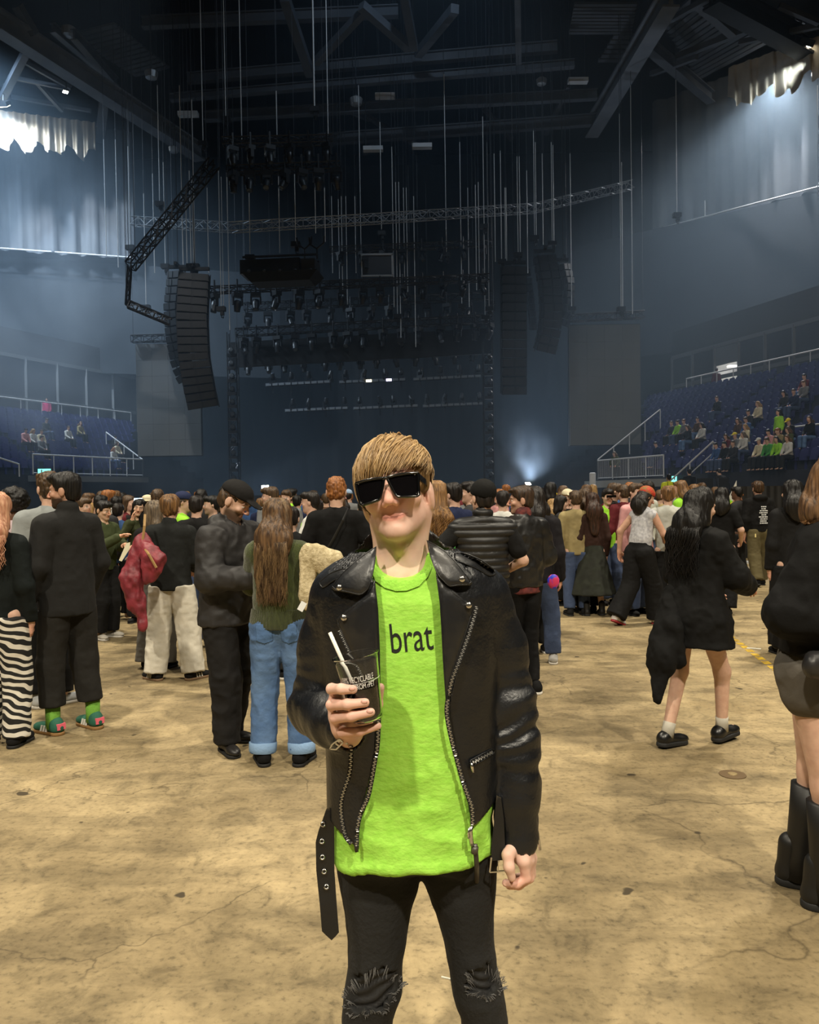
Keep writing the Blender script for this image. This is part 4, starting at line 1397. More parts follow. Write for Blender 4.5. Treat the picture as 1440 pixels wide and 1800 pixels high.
class Fig:
    """joints of a figure 1.75 m tall that faces -Y; side a is x < 0, side b is x > 0"""
    def __init__(s, lean=0, turn=0, head=(0, 0, 0), feet=None, arms=None, seated=False, fem=False, wide=1.0, hipz=0.91, knees=None, sway=0.0):
        s.fem = fem
        sw = (0.150 if fem else 0.172) * wide
        s.pel = Vector((sway, 0, hipz + 0.04))
        T = Matrix.Translation(s.pel) @ Matrix.Rotation(R(turn), 4, 'Z') @ Matrix.Rotation(R(lean), 4, 'X') @ Matrix.Translation(-s.pel)
        s.T = T
        dz = hipz - 0.91
        f = lambda x, y, z: T @ Vector((x + sway, y, z + dz))
        s.chest = f(0, 0.0, 1.30)
        s.waist = f(0, 0.0, 1.08)
        s.neck = f(0, 0.015, 1.475)
        s.sh = {'a': f(-sw, 0.01, 1.402), 'b': f(sw, 0.01, 1.402)}
        hd = f(0, -0.012, 1.64)
        s.hc = hd
        s.HM = T.to_3x3() @ Euler((R(head[1]), R(head[2]), R(head[0]))).to_matrix()
        s.hip = {'a': Vector((-0.09 + sway, 0, hipz)), 'b': Vector((0.09 + sway, 0, hipz))}
        feet = feet or {}
        s.ank, s.knee, s.toe = {}, {}, {}
        for k, sx in (('a', -1), ('b', 1)):
            if seated:
                fp = feet.get(k, (sx * 0.11, -0.45, 0.09, sx * 10))
            else:
                fp = feet.get(k, (sx * 0.105, 0.02, 0.09, sx * 12))
            s.ank[k] = Vector(fp[:3])
            ta = R(fp[3] if len(fp) > 3 else 0)
            s.toe[k] = Vector((math.sin(ta), -math.cos(ta), fp[4] if len(fp) > 4 else 0))
            if seated:
                s.knee[k] = Vector((sx * 0.12, -0.44, 0.50)) if not knees else Vector(knees[k])
            else:
                s.knee[k] = (s.hip[k] * 0.47 + s.ank[k] * 0.53) + Vector((sx * 0.005, -0.035, 0.0))
                if knees and k in knees: s.knee[k] = Vector(knees[k])
        s.elb, s.wri, s.hd = {}, {}, {}
        arms = arms or {}
        for k, sx in (('a', -1), ('b', 1)):
            ar = arms.get(k)
            if ar is None:
                e = s.sh[k] + T.to_3x3() @ Vector((sx * 0.055, 0.02, -0.285))
                wv = e + T.to_3x3() @ Vector((sx * 0.0, -0.06, -0.245))
                hdv = Vector((0, -0.2, -1))
            else:
                e, wv = T @ Vector((ar[0][0] + sway, ar[0][1], ar[0][2] + dz)), T @ Vector((ar[1][0] + sway, ar[1][1], ar[1][2] + dz))
                hdv = Vector(ar[2]) if len(ar) > 2 else (wv - e)
            s.elb[k], s.wri[k], s.hd[k] = e, wv, hdv

def fig_body(F, res, skin, hair=None, beard=0, hands=True, detail=None, handcurl=0.35, legs=True):
    S = Sculpt(0.03)
    detail = res < 0.013 if detail is None else detail
    S.cone(F.pel, F.waist, 0.125, 0.115, 0.05, sq=0.62)
    S.cone(F.waist, F.chest, 0.115, 0.135, 0.05, sq=0.62)
    S.cone(F.sh['a'].lerp(F.sh['b'], 0.12), F.sh['a'].lerp(F.sh['b'], 0.88), 0.050, 0.050, 0.05)
    for k in 'ab':
        S.cone(F.neck - Vector((0, 0, 0.02)), F.sh[k], 0.045, 0.040, 0.05)
    S.cone(F.neck - Vector((0, 0, 0.03)), F.hc + F.HM @ Vector((0, 0.025, -0.06)), 0.058 if not F.fem else 0.05, 0.052 if not F.fem else 0.045, 0.03)
    head_ops(S, F.HM, F.hc, F.fem, detail)
    fine = []
    for k in 'ab':
        S.chain([F.sh[k], F.elb[k], F.wri[k]], [0.052, 0.041, 0.028], 0.02)
        if legs:
            S.chain([F.hip[k], F.knee[k], F.ank[k]], [0.082, 0.054, 0.036], 0.03)
            S.cone(F.ank[k] - Vector((0, 0, 0.04)), F.ank[k] + F.toe[k] * 0.12 - Vector((0, 0, 0.045)), 0.03, 0.026, 0.02)
        if hands:
            d = F.hd[k]
            inw = Vector((1 if k == 'a' else -1, 0.15, 0))
            hand(S, F.wri[k], d, inw if abs(d.normalized().z) > 0.5 else Vector((0, 0, -1)), 1.0, handcurl, 1 if k == 'a' else -1)
            if res < 0.013:
                h = F.wri[k] + d.normalized() * 0.1
                fine.append((tuple(h - Vector((0.11, 0.11, 0.11))), tuple(h + Vector((0.11, 0.11, 0.11))), 0.0055))
    if res < 0.013:
        fine.append((tuple(F.hc - Vector((0.1, 0.13, 0.13))), tuple(F.hc + Vector((0.1, 0.13, 0.13))), 0.005 if res < 0.011 else 0.007))
    V, Q = S.surface(res, fine)
    col = head_color(V, F.HM, F.hc, skin, hair, beard)
    for k in 'ab':                        # redder hands
        dd = np.linalg.norm(V - A(*(F.wri[k] + F.hd[k].normalized() * 0.1)), axis=1)
        m = np.clip((0.11 - dd) / 0.05, 0, 1)[:, None] * 0.5
        col = col * (1 - m) + col * A(1.12, 0.82, 0.76) * m
    return V, Q, col

def wrinkle(V, Q, amp, seed=0, sc=(13, 13, 8)):
    N = normals_v(V, Q)
    n1 = vnoise(V + 3.1, sc, seed)
    n2 = vnoise(V * A(1, 1, 1.6) + 1.7, tuple(2.3 * q for q in sc), seed + 1)
    rid = 1 - 2 * np.abs(n1)
    return V + N * ((0.6 * rid + 0.4 * n2) * amp)[:, None]

def fig_top(F, res, sleeve='long', hem=0.90, t=0.018, collar=0.0, hood=False, flare=0.0, loose=1.0, shoulders=0.0, seed=0, amp=0.006, neckcut=True):
    S = Sculpt(0.04)
    hemv = F.pel + Vector((0, 0, hem - (F.pel.z)))
    S.cone(F.pel + Vector((0, 0, -0.06)), F.waist, 0.140 * loose + t + flare, 0.128 * loose + t, 0.06, sq=0.66)
    if hem < 0.86:
        low = F.pel.copy(); low.z = hem
        S.cone(low, F.pel, 0.15 * loose + t + flare, 0.140 * loose + t, 0.05, sq=0.68)
    S.cone(F.waist, F.chest, 0.128 * loose + t, 0.143 * loose + t, 0.06, sq=0.66)
    S.cone(F.sh['a'].lerp(F.sh['b'], 0.15), F.sh['a'].lerp(F.sh['b'], 0.85), 0.056 + t * 0.5 + shoulders, 0.056 + t * 0.5 + shoulders, 0.05)
    for k in 'ab':
        S.cone(F.neck - Vector((0, 0, 0.035)), F.sh[k], 0.055 + t * .3, 0.048 + t * 0.5, 0.05)
    S.cone(F.neck - Vector((0, 0, 0.07)), F.neck + Vector((0, 0, -0.012)), 0.080, 0.064, 0.04)
    for k in 'ab':
        r0, r1, r2 = 0.055 + t * 0.7, 0.046 + t * 0.75, 0.037 + t * 0.7
        if sleeve == 'long':
            w = F.elb[k].lerp(F.wri[k], 0.97)
            S.chain([F.sh[k], F.elb[k], w], [r0, r1, r2], 0.03)
        elif sleeve == 'three':
            w = F.elb[k].lerp(F.wri[k], 0.35)
            S.chain([F.sh[k], F.elb[k], w], [r0, r1, r1], 0.03)
        elif sleeve == 'short':
            S.chain([F.sh[k], F.sh[k].lerp(F.elb[k], 0.68)], [r0, r0 * 0.95], 0.03)
    if collar:
        S.cone(F.neck - Vector((0, 0, 0.02)), F.neck + Vector((0, 0.006, collar)), 0.074, 0.070, 0.01)
    if hood:
        up = F.T.to_3x3()
        S.ell(F.neck + up @ Vector((0, 0.075, 0.01)), (0.12, 0.065, 0.06), None, 0.03)
        S.cone(F.neck + up @ Vector((-0.07, -0.02, 0.0)), F.neck + up @ Vector((-0.04, -0.07, -0.1)), 0.028, 0.018, 0.02)
        S.cone(F.neck + up @ Vector((0.07, -0.02, 0.0)), F.neck + up @ Vector((0.04, -0.07, -0.1)), 0.028, 0.018, 0.02)
    lo, hi = S.bounds()
    nearh = [F.wri[k].copy() for k in 'ab']
    px, py = F.pel.x, F.pel.y
    def below(X, Y, Z):
        return np.where((X - px) ** 2 + (Y - py) ** 2 < 0.075, Z - hem, 1.0)
    if all(((w - F.pel).xy.length > 0.24 or w.z > hem - 0.05) for w in nearh):
        S.fn(lambda X, Y, Z: np.where((np.abs(X - px) / (0.235 + flare * 1.6 + t)) ** 2 + ((Y - py) / (0.22 + flare * 1.6 + t)) ** 2 < 1, Z - hem, 1.0), (lo[0], lo[1], lo[2]), (hi[0], hi[1], hem + 0.02), 0.0, 'sub')
    if neckcut:
        S.cone(F.neck + Vector((0, -0.03, 0.0)), F.neck + Vector((0, 0.0, 0.2)), 0.055, 0.058, 0.004, 'sub')
    V, Q = S.surface(res)
    return wrinkle(V, Q, amp, seed), Q

def fig_bottom(F, res, kind='straight', hem=0.07, seed=0, amp=0.006, r=None, top=None):
    S = Sculpt(0.03)
    top = top or F.pel.z + 0.06
    S.cone(F.hip['a'], F.hip['b'], 0.098, 0.098, 0.04)
    S.cone(F.pel, F.pel + Vector((0, 0, 0.08)), 0.145, 0.135, 0.04, sq=0.68)
    rr = r or {'slim': (0.096, 0.066, 0.050), 'straight': (0.104, 0.084, 0.082), 'wide': (0.112, 0.108, 0.125), 'shorts': (0.112, 0.105, 0.1), 'legging': (0.092, 0.060, 0.043)}[kind]
    for k in 'ab':
        a = F.ank[k].copy()
        dn = (a - F.knee[k]).normalized()
        if kind == 'shorts':
            S.cone(F.hip[k], F.hip[k].lerp(F.knee[k], rr[3] if len(rr) > 3 else .5), rr[0], rr[1], 0.03)
        else:
            e = a + dn * 0.03
            S.chain([F.hip[k], F.knee[k], e], rr, 0.03)
            cut = a - dn * hem + dn * 0.06
            n = dn.copy()
            ex, ey, ez = cut
            S.fn(lambda X, Y, Z, n=n, ex=ex, ey=ey, ez=ez: np.where((X - ex) ** 2 + (Y - ey) ** 2 + (Z - ez) ** 2 < 0.05, -((X - ex) * n.x + (Y - ey) * n.y + (Z - ez) * n.z), 1.0), (ex - .2, ey - .2, ez - .25), (ex + .2, ey + .2, ez + .2), 0.0, 'sub')
    S.fn(lambda X, Y, Z: top - Z, (-1, -1, top - 0.03), (1, 1, top + 0.3), 0.0, 'sub')
    V, Q = S.surface(res)
    return wrinkle(V, Q, amp, seed, (11, 11, 9)), Q

def fig_skirt(F, res, hem=0.5, flare=0.24, seed=0, folds=9, r0=0.14):
    S = Sculpt(0.03)
    x, y, zt = F.pel.x, F.pel.y, F.pel.z + 0.08
    S.column([(zt, x, y, r0, r0 * 0.72), (zt - 0.18, x, y, r0 + 0.045, r0 * 0.72 + 0.035), (hem, x, y, flare, flare * 0.85)])
    V, Q = S.surface(res)
    an = np.arctan2(V[:, 1] - y, V[:, 0] - x)
    u = np.clip((zt - V[:, 2]) / (zt - hem), 0, 1)
    f = 1 + 0.06 * u * np.sin(an * folds + seed)
    V[:, 0] = x + (V[:, 0] - x) * f
    V[:, 1] = y + (V[:, 1] - y) * f
    return wrinkle(V, Q, 0.004, seed), Q

def fig_hair(F, res, style='short', length=0.2, vol=1.0, seed=0, under=False):
    S = Sculpt(0.02)
    M, c = F.HM, F.hc
    def W(x, y, z): return Vector(c) + M @ Vector((x, y, z))
    Mi = np.array(M, np.float32)
    def loc(X, Y, Z):
        a, b, d = X - c.x, Y - c.y, Z - c.z
        return (Mi[0, 0] * a + Mi[1, 0] * b + Mi[2, 0] * d, Mi[0, 1] * a + Mi[1, 1] * b + Mi[2, 1] * d, Mi[0, 2] * a + Mi[1, 2] * b + Mi[2, 2] * d)
    if style == 'afro':
        S.ell(W(0, 0.03, 0.05), (0.125 * vol, 0.125 * vol, 0.12 * vol), M)
    else:
        S.ell(W(0, 0.018, 0.040), (0.084 * vol, 0.104 * vol, 0.092 * vol), M)
        S.ell(W(0, 0.055, -0.02), (0.072, 0.058, 0.062), M, 0.03)
        if style in ('short', 'fade', 'curly'):
            S.ell(W(0.01, -0.05, 0.085), (0.065, 0.055, 0.032 if style != 'fade' else 0.02), M, 0.03)
    if style in ('long', 'bob', 'pony'):
        up = F.T.to_3x3()
        if style == 'pony':
            S.chain([W(0, 0.1, 0.05), W(0, 0.16, 0.0), W(0, 0.15, -0.25)], [0.03, 0.035, 0.012], 0.02)
        else:
            zs = -length
            for sx in (-1, 1):
                S.cone(W(sx * 0.062, 0.01, 0.02), W(sx * 0.078, 0.02, -0.10), 0.028, 0.032, 0.03)
            b0 = W(0, 0.05, 0.0)
            b1 = W(0, 0.075, -0.12)
            S.cone(b0, b1, 0.086, 0.086, 0.05, sq=0.66)
            if style == 'long':
                e = F.neck + up @ Vector((0, 0.115, 0.10 - length))
                m = F.neck + up @ Vector((0, 0.105, 0.02))
                S.cone(b1, m, 0.088, 0.102, 0.06, sq=0.6)
                S.cone(m, e, 0.108, 0.065, 0.06, sq=0.45)
    def face(X, Y, Z):
        x, y, z = loc(X, Y, Z)
        fr = np.maximum(y + 0.035 - np.clip(np.abs(x) - 0.058, 0, 1) * 1.2, z - (0.058 if style != 'bob' else 0.04) + 2.0 * x * x * 4)
        if style in ('short', 'fade', 'curly', 'cropped'):
            side = np.maximum(z + 0.004, np.maximum(y - 0.03, -y - 0.2))
            nape = z + 0.085
            return np.minimum(fr, np.minimum(side, nape))
        return np.maximum(fr, -0.3 - z)
    lo, hi = S.bounds()
    if under: S.fn(lambda X, Y, Z: 0.035 - loc(X, Y, Z)[2], lo, hi, 0.0, 'sub')
    S.fn(face, lo, hi, 0.008, 'sub')
    V, Q = S.surface(res, [(tuple(c - Vector((0.13, 0.15, 0.16))), tuple(c + Vector((0.13, 0.15, 0.16))), min(res, 0.008))] if res < 0.016 else None)
    N = normals_v(V, Q)
    if style == 'curly' or style == 'afro':
        n = vnoise(V, 55, seed) * 0.008 + vnoise(V, 25, seed + 1) * 0.008
    else:
        n = vnoise(V, (75, 75, 12), seed) * 0.005 + vnoise(V, (28, 28, 8), seed + 2) * 0.009
    V = V + N * n[:, None]
    return V, Q

def locks_mesh(name, rows, r, n=4):
    """strands: each a short tapered tube"""
    mb_ = MB()
    for pts in rows:
        k = len(pts)
        mb_.tube(pts, [r * (0.55 + 0.45 * math.sin(PI * min(1, (i + 0.7) / (k * 0.75)))) if i < k - 1 else r * 0.2 for i in range(k)], n, cap=False, flat=0.5)
    return mb_.mesh(name, True)

def hair_curtain(F, n, length, spread, seed, r=0.005, wave=0.006, y0=0.105):
    """loose strands of long hair from the crown down the back"""
    rs = random.Random(seed)
    rows = []
    up = F.T.to_3x3()
    for i in range(n):
        a = rs.uniform(-1.35, 1.35)
        rr = rs.uniform(0.96, 1.06)
        L = length * rs.uniform(0.75, 1.03)
        top = F.hc + F.HM @ Vector((0.03 * a * rs.random(), 0.03, 0.128))
        side = F.hc + F.HM @ Vector((0.088 * math.sin(a) * rr, 0.018 + 0.100 * math.cos(a) * rr, 0.03))
        low = F.hc + F.HM @ Vector((0.090 * math.sin(a) * rr, 0.03 + 0.095 * math.cos(a) * rr, -0.09))
        sh = F.neck + up @ Vector((spread * math.sin(a * 0.9), y0 + 0.02 * math.cos(a) + rs.uniform(0, 0.02), 0.0))
        end = F.neck + up @ Vector((spread * math.sin(a * 0.9) * rs.uniform(0.5, 1.0), y0 + rs.uniform(0, 0.03), 0.10 - L))
        pts = [top, (top + side) / 2 + F.HM @ Vector((0.02 * math.sin(a), 0.025 * math.cos(a), 0.02)), side, low, sh]
        ph = rs.uniform(0, 6)
        m = 5
        for k in range(1, m + 1):
            p = sh.lerp(end, k / m)
            p = p + Vector((wave * math.sin(ph + k * 1.7), wave * 0.6 * math.cos(ph + k * 1.3), 0))
            pts.append(p)
        rows.append([p for p in pts if p.z > F.neck.z + 0.08 - L] )
    return [q for q in rows if len(q) > 3]

def shoe_mesh(kind='trainer'):
    S = Sculpt(0.02)
    h = {'trainer': 0.075, 'boot': 0.17, 'loafer': 0.06}[kind]
    S.cone((0, 0.045, 0.05), (0, -0.10, 0.035), 0.042, 0.036, 0.03)
    S.ell((0, -0.12, 0.035), (0.043, 0.065, 0.033))
    S.cone((0, 0.04, 0.05), (0, 0.03, h), 0.044, 0.046, 0.02)
    S.fn(lambda X, Y, Z: Z - 0.022, (-1, -1, -1), (1, 1, 0.03), 0, 'sub')
    V, Q = S.surface(0.009)
    up = quad_mesh('shoe_upper', V, Q)
    S = Sculpt(0.01)
    st = 0.022 if kind == 'trainer' else 0.03
    S.cone((0, 0.045, 0.012), (0, -0.125, 0.012), 0.045, 0.047, 0.0)
    S.fn(lambda X, Y, Z: Z, (-1, -1, -1), (1, 1, 0.0), 0, 'sub')
    S.fn(lambda X, Y, Z: st - Z, (-1, -1, 0), (1, 1, 1), 0, 'sub')
    V, Q = S.surface(0.009, [((-1, -1, -0.01), (1, 1, st + 0.012), 0.004)])
    V[:, 2] = np.clip(V[:, 2], 0, st)
    return up, quad_mesh('shoe_sole', V, Q)
SHOES = {k: shoe_mesh(k) for k in ('trainer', 'boot', 'loafer')}

def put(name, V, Q, m, root, s, col=None, smooth=True):
    me = quad_mesh(name, V * s, Q, col, smooth)
    return link(name, me, m, root)

def add_shoes(F, root, s, kind, m_up, m_sole):
    out = []
    for k in 'ab':
        d = F.toe[k]
        a = F.ank[k] - Vector((0, 0, 0.09))
        o = bpy.data.objects.new('shoe', SHOES[kind][0].copy() if False else SHOES[kind][0])
        COL.objects.link(o)
        o.parent = root
        o.location = a * s
        o.scale = (s, s, s)
        o.rotation_euler = (math.asin(max(-1, min(1, -d.z))) if d.z else 0, 0, math.atan2(d.x, -d.y))
        o.data.materials.clear() if not o.data.materials else None
        if not o.data.materials: o.data.materials.append(m_up)
        o.material_slots[0].link = 'OBJECT'
        o.material_slots[0].material = m_up
        so = bpy.data.objects.new('sole', SHOES[kind][1])
        COL.objects.link(so)
        so.parent = o
        if not so.data.materials: so.data.materials.append(m_sole)
        so.material_slots[0].link = 'OBJECT'
        so.material_slots[0].material = m_sole
        out.append(o)
    return out

M_SOLEW = mat('white_sole', C(200, 196, 188), 0.7)
M_SOLEB = mat('black_sole', C(20, 20, 20), 0.7)
def person(label, x, y, yaw, H, F, res, skin='pale', hair=None, top=None, bottom=None, shoes=None, hat=None, beard=0, group=None, z=0.0, legs=True, curl=0.35, parts=True):
    """hair = (style, material, kwargs); top = (name, material, kwargs); bottom likewise; hat = (kind, material)"""
    s = H / 1.75
    root = thing('person', label, 'person', (x, y, z), R(yaw), group)
    hm = hair[1].node_tree.nodes['Principled BSDF'].inputs['Base Color'].default_value if hair else None
    hc = C(40, 30, 22) if hair is None else _HC.get(hair[1].name, C(40, 28, 20))
    V, Q, col = fig_body(F, res, SK[skin], hc, beard, True, None, curl, legs)
    put('body', V, Q, M_SKIN, root, s, col)
    if hair:
        kw_ = dict(hair[2]) if len(hair) > 2 else {}
        if hat: kw_.update(vol=min(kw_.get('vol', 1), .94), under=True)
        V, Q = fig_hair(F, res, hair[0], **kw_)
        put('hair', V, Q, hair[1], root, s)
    for g in (top if isinstance(top, list) else [top] if top else []):
        V, Q = fig_top(F, res, **g[2])
        put(g[0], V, Q, g[1], root, s)
    tz = None
    if top:
        g0 = (top if isinstance(top, list) else [top])[0][2]
        tz = g0.get('hem', .9) + .045
    for g in (bottom if isinstance(bottom, list) else [bottom] if bottom else []):
        kw = dict(g[2])
        if kw.pop('skirt', False):
            V, Q = fig_skirt(F, res, **kw)
        else:
            if tz and 'top' not in kw and kw.get('kind') != 'shorts': kw['top'] = max(F.pel.z - .1, min(F.pel.z + .06, tz))
            V, Q = fig_bottom(F, res, **kw)
        put(g[0], V, Q, g[1], root, s)
    if shoes:
        add_shoes(F, root, s, *shoes)
    if hat:
        fig_hat(F, root, s, res, *hat)
    return root
_HC = {}
def HM_(r, g, b, *k):
    m = hairmat(r, g, b, *k)
    _HC[m.name] = C(int(r * .6), int(g * .6), int(b * .6))
    return m
def fig_hat(F, root, s, res, kind, m):
    S = Sculpt(0.012)
    M, c = F.HM, F.hc
    def W(x, y, z): return Vector(c) + M @ Vector((x, y, z))
    if kind == 'cap':
        S.ell(W(0, 0.014, 0.050), (0.093, 0.113, 0.088), M)
        n = M @ Vector((0, 0, -1))
        o = W(0, 0, 0.038)
        S.fn(lambda X, Y, Z: -((X - o.x) * n.x + (Y - o.y) * n.y + (Z - o.z) * n.z), (c.x - .3, c.y - .3, c.z - .3), (c.x + .3, c.y + .3, c.z + .3), 0, 'sub')
        S.ell(W(0, -0.115, 0.046), (0.072, 0.075, 0.010), M @ Matrix.Rotation(R(8), 3, 'X'), 0.008)
        S.ell(W(0, 0.012, 0.133), (0.008, 0.008, 0.006), M)
        nm = 'cap'
    elif kind == 'bucket':
        S.ell(W(0, 0.01, 0.06), (0.09, 0.105, 0.075), M)
        S.ell(W(0, 0.0, 0.02), (0.14, 0.15, 0.018), M)
        nm = 'bucket_hat'
    else:
        S.ell(W(0, 0.018, 0.047), (0.094, 0.113, 0.098), M)
        n = M @ Vector((0, -0.25, -1)).normalized()
        o = W(0, 0, 0.02)
        S.fn(lambda X, Y, Z: -((X - o.x) * n.x + (Y - o.y) * n.y + (Z - o.z) * n.z), (c.x - .3, c.y - .3, c.z - .3), (c.x + .3, c.y + .3, c.z + .3), 0, 'sub')
        nm = 'beanie'
    V, Q = S.surface(min(res, 0.01))
    return put(nm, V, Q, m, root, s)
def foot(px, py):
    p = atz(px, py, 0)
    return p.x, p.y
# ------------------------------------------------------------------ the people one can see whole
BLK = cloth(16, 16, 17); BLK2 = cloth(24, 24, 25); GREYSW = cloth(150, 155, 155)
TR_BLACK = cloth(20, 20, 21); TR_DARK = cloth(34, 34, 34)
LEATH = mat('worn_black_leather', C(20, 20, 21), 0.42, col2=C(30, 30, 30), vscale=6, bump=0.3, bscale=20)
DENIM = mat('blue_denim', C(66, 96, 138), 0.85, col2=C(92, 122, 162), vscale=5, bump=0.3, bscale=60)
DENIMD = mat('dark_blue_denim', C(48, 62, 92), 0.85, col2=C(60, 76, 108), vscale=5, bump=0.3, bscale=60)
H_BROWN = HM_(88, 68, 48, 46, 35, 26); H_DARK = HM_(32, 25, 21, 14, 11, 10); H_BLACK = HM_(20, 17, 16, 9, 8, 8); H_LBROWN = HM_(128, 94, 58, 70, 50, 32)
H_RED = HM_(160, 104, 56, 100, 60, 32); H_PINK = HM_(205, 160, 130, 160, 108, 84); H_BLOND = HM_(176, 142, 92, 110, 84, 52); H_ASH = HM_(120, 104, 84, 66, 56, 46); H_AUB = HM_(106, 80, 54, 56, 40, 28)
def zebra():
    m = bpy.data.materials.new('zebra_print')
    m.use_nodes = True
    nt = m.node_tree
    L = nt.links.new
    b = nt.nodes['Principled BSDF']
    b.inputs['Roughness'].default_value = 0.8
    tc = nt.nodes.new('ShaderNodeTexCoord')
    mp = nt.nodes.new('ShaderNodeMapping')
    mp.inputs['Rotation'].default_value = (0, R(20), 0)
    L(tc.outputs['Object'], mp.inputs[0])
    wv = nt.nodes.new('ShaderNodeTexWave')
    wv.bands_direction = 'Z'
    wv.inputs['Scale'].default_value = 6.2
    wv.inputs['Distortion'].default_value = 7.5
    wv.inputs['Detail'].default_value = 1.5
    wv.inputs['Detail Scale'].default_value = 0.9
    L(mp.outputs[0], wv.inputs['Vector'])
    r = nt.nodes.new('ShaderNodeValToRGB')
    r.color_ramp.elements[0].position, r.color_ramp.elements[0].color = 0.52, C(14, 14, 14)
    r.color_ramp.elements[1].position, r.color_ramp.elements[1].color = 0.60, C(205, 200, 188)
    L(wv.outputs[0], r.inputs[0])
    L(r.outputs[0], b.inputs['Base Color'])
    return m
def knit(r, g, b):
    return mat(f'knit_{r}_{g}_{b}', C(r, g, b), 0.95, col2=C(int(r * .8), int(g * .8), int(b * .8)), vscale=30, stretch=(2.5, 2.5, 0.7), bump=0.6, bscale=90, sheen=0.3)
# woman in zebra trousers
x, y = foot(20, 1308)
F = Fig(fem=True, turn=-4, feet={'a': (-.12, .04, .09, -8), 'b': (.1, .0, .09, 10)}, arms={'b': ((0.25, -.02, 1.16), (.20, -.22, 1.10))})
zw = person('person with wavy pink-blond hair, black top and zebra print trousers', x - .06, y, 182, 1.69, F, 0.010, 'pale', ('long', H_PINK, {'length': 0.28, 'vol': 1.12}), ('jumper', cloth(18, 24, 24), dict(hem=0.86, t=0.02, seed=3)), ('trousers', zebra(), dict(kind='straight', r=(0.118, 0.095, 0.090), hem=0.03)), ('trainer', BLK2, M_SOLEB))
link('hair_strand', locks_mesh('strands', hair_curtain(F, 260, 0.34, 0.13, 2, 0.006, 0.016), 0.006), H_PINK, zw).scale = (1.69 / 1.75,) * 3
# afro man, grey sweatshirt man
person('person with black afro hair and pale pink top beside the man in grey sweatshirt', *at(27, 900, 6.9).xy, 190, 1.72, Fig(), 0.014, 'dark', ('afro', H_BLACK), ('t_shirt', cloth(198, 178, 184), dict(hem=.9, sleeve='short')), ('trousers', TR_BLACK, dict(kind='straight')))
x, y = foot(82, 1238)
F = Fig(head=(20, 0, 0), feet={'a': (-.06, .02, .09, -60), 'b': (.12, .05, .09, 40)})
person('person with curly brown hair, grey sweatshirt and dark trousers, seen from behind', x + .06, y, 200, 1.86, F, 0.011, 'pale', ('curly', H_BROWN, {'vol': 1.05}), ('sweatshirt', GREYSW, dict(hem=.88, t=.026)), ('trousers', TR_BLACK, dict(kind='straight')), ('trainer', cloth(190, 195, 200), M_SOLEW))
# bearded man in black blazer
x, y = foot(135, 1285)
F = Fig(head=(30, 4, 0), feet={'a': (-.13, .06, .09, -4), 'b': (.10, -.05, .09, 4)}, arms={'b': ((0.235, .02, 1.14), (.26, -.08, .90), (0, -.25, -1)), 'a': ((-0.235, .02, 1.14), (-.22, -.10, .90), (0, -.25, -1))})
bz = person('bearded person in black blazer with green socks and green trainers, head in profile', x - .04, y, -122, 1.835, F, 0.009, 'mid', ('short', H_BLACK, {'vol': 1.02}), [('blazer', mat('black_blazer', C(13, 13, 13), 0.9, col2=C(10, 10, 10), vscale=3, bump=.2, bscale=40), dict(hem=.80, t=.032, loose=1.06, collar=.045, shoulders=.006, amp=.005))], ('trousers', cloth(37, 36, 34), dict(kind='straight', hem=0.16, r=(.110, .090, .078))), None, None, 0.92)
s_ = 1.835 / 1.75
GRN = mat('green_suede', C(34, 92, 72), 0.8, bump=.2)
PNK = mat('pink_heel_tab', C(240, 110, 130), 0.6)
SOCK = mat('lime_sock', C(110, 165, 60), 0.9, bump=.4, bscale=120)
for sh in add_shoes(F, bz, s_, 'trainer', GRN, mat('gum_sole', C(140, 105, 62), 0.7)):
    for sx in (-1, 1):
        st = MB()
        for i in range(3):
            st.bar((sx * 0.0435, -0.02 - i * 0.026, 0.022), (sx * 0.037, -0.034 - i * 0.026 + .02, 0.060), 0.006, 0.012)
        st.build('stripe', M_SOLEW, sh)
    MB().box((0, 0.078, 0.06), (0.06, 0.02, 0.04)).build('heel_tab', PNK, sh)
for k in 'ab':
    a = F.ank[k]
    MB().lathe([(0.05, -0.05), (0.049, 0.02), (0.052, 0.12)], tuple(a * s_), 14).build('sock', SOCK, bz, True)
# pair: man facing right, woman with hand at her face
x, y = foot(187, 1122)
F = Fig(head=(0, 12, 0), arms={'a': ((-0.22, -.10, 1.17), (-.10, -.33, 1.30)), 'b': ((0.22, -.08, 1.17), (.05, -.30, 1.20))})
person('person with short black hair in a green colour-block jumper, in profile', x, y, 66, 1.62, F, 0.012, 'asian', ('short', H_BLACK), ('jumper', cloth(62, 70, 44), dict(hem=.88, t=.03)), ('trousers', TR_BLACK, dict(kind='wide', r=(.11, .1, .1))), ('trainer', cloth(180, 175, 165), M_SOLEW))
x, y = foot(222, 1100)
F = Fig(fem=True, head=(8, 4, 10), arms={'a': ((-0.22, -.12, 1.20), (-.06, -.20, 1.44), (.05, 0, 1)), 'b': ((0.2, -.05, 1.15), (.02, -.24, 1.12))})
person('person with black bob and hand raised to the cheek, facing the camera in olive top', x + .1, y + .3, 8, 1.63, F, 0.011, 'asian', ('bob', H_BLACK), ('top', cloth(58, 64, 40), dict(hem=.86)), ('trousers', TR_BLACK, dict(kind='wide', r=(.11, .1, .1))), ('trainer', BLK2, M_SOLEB))
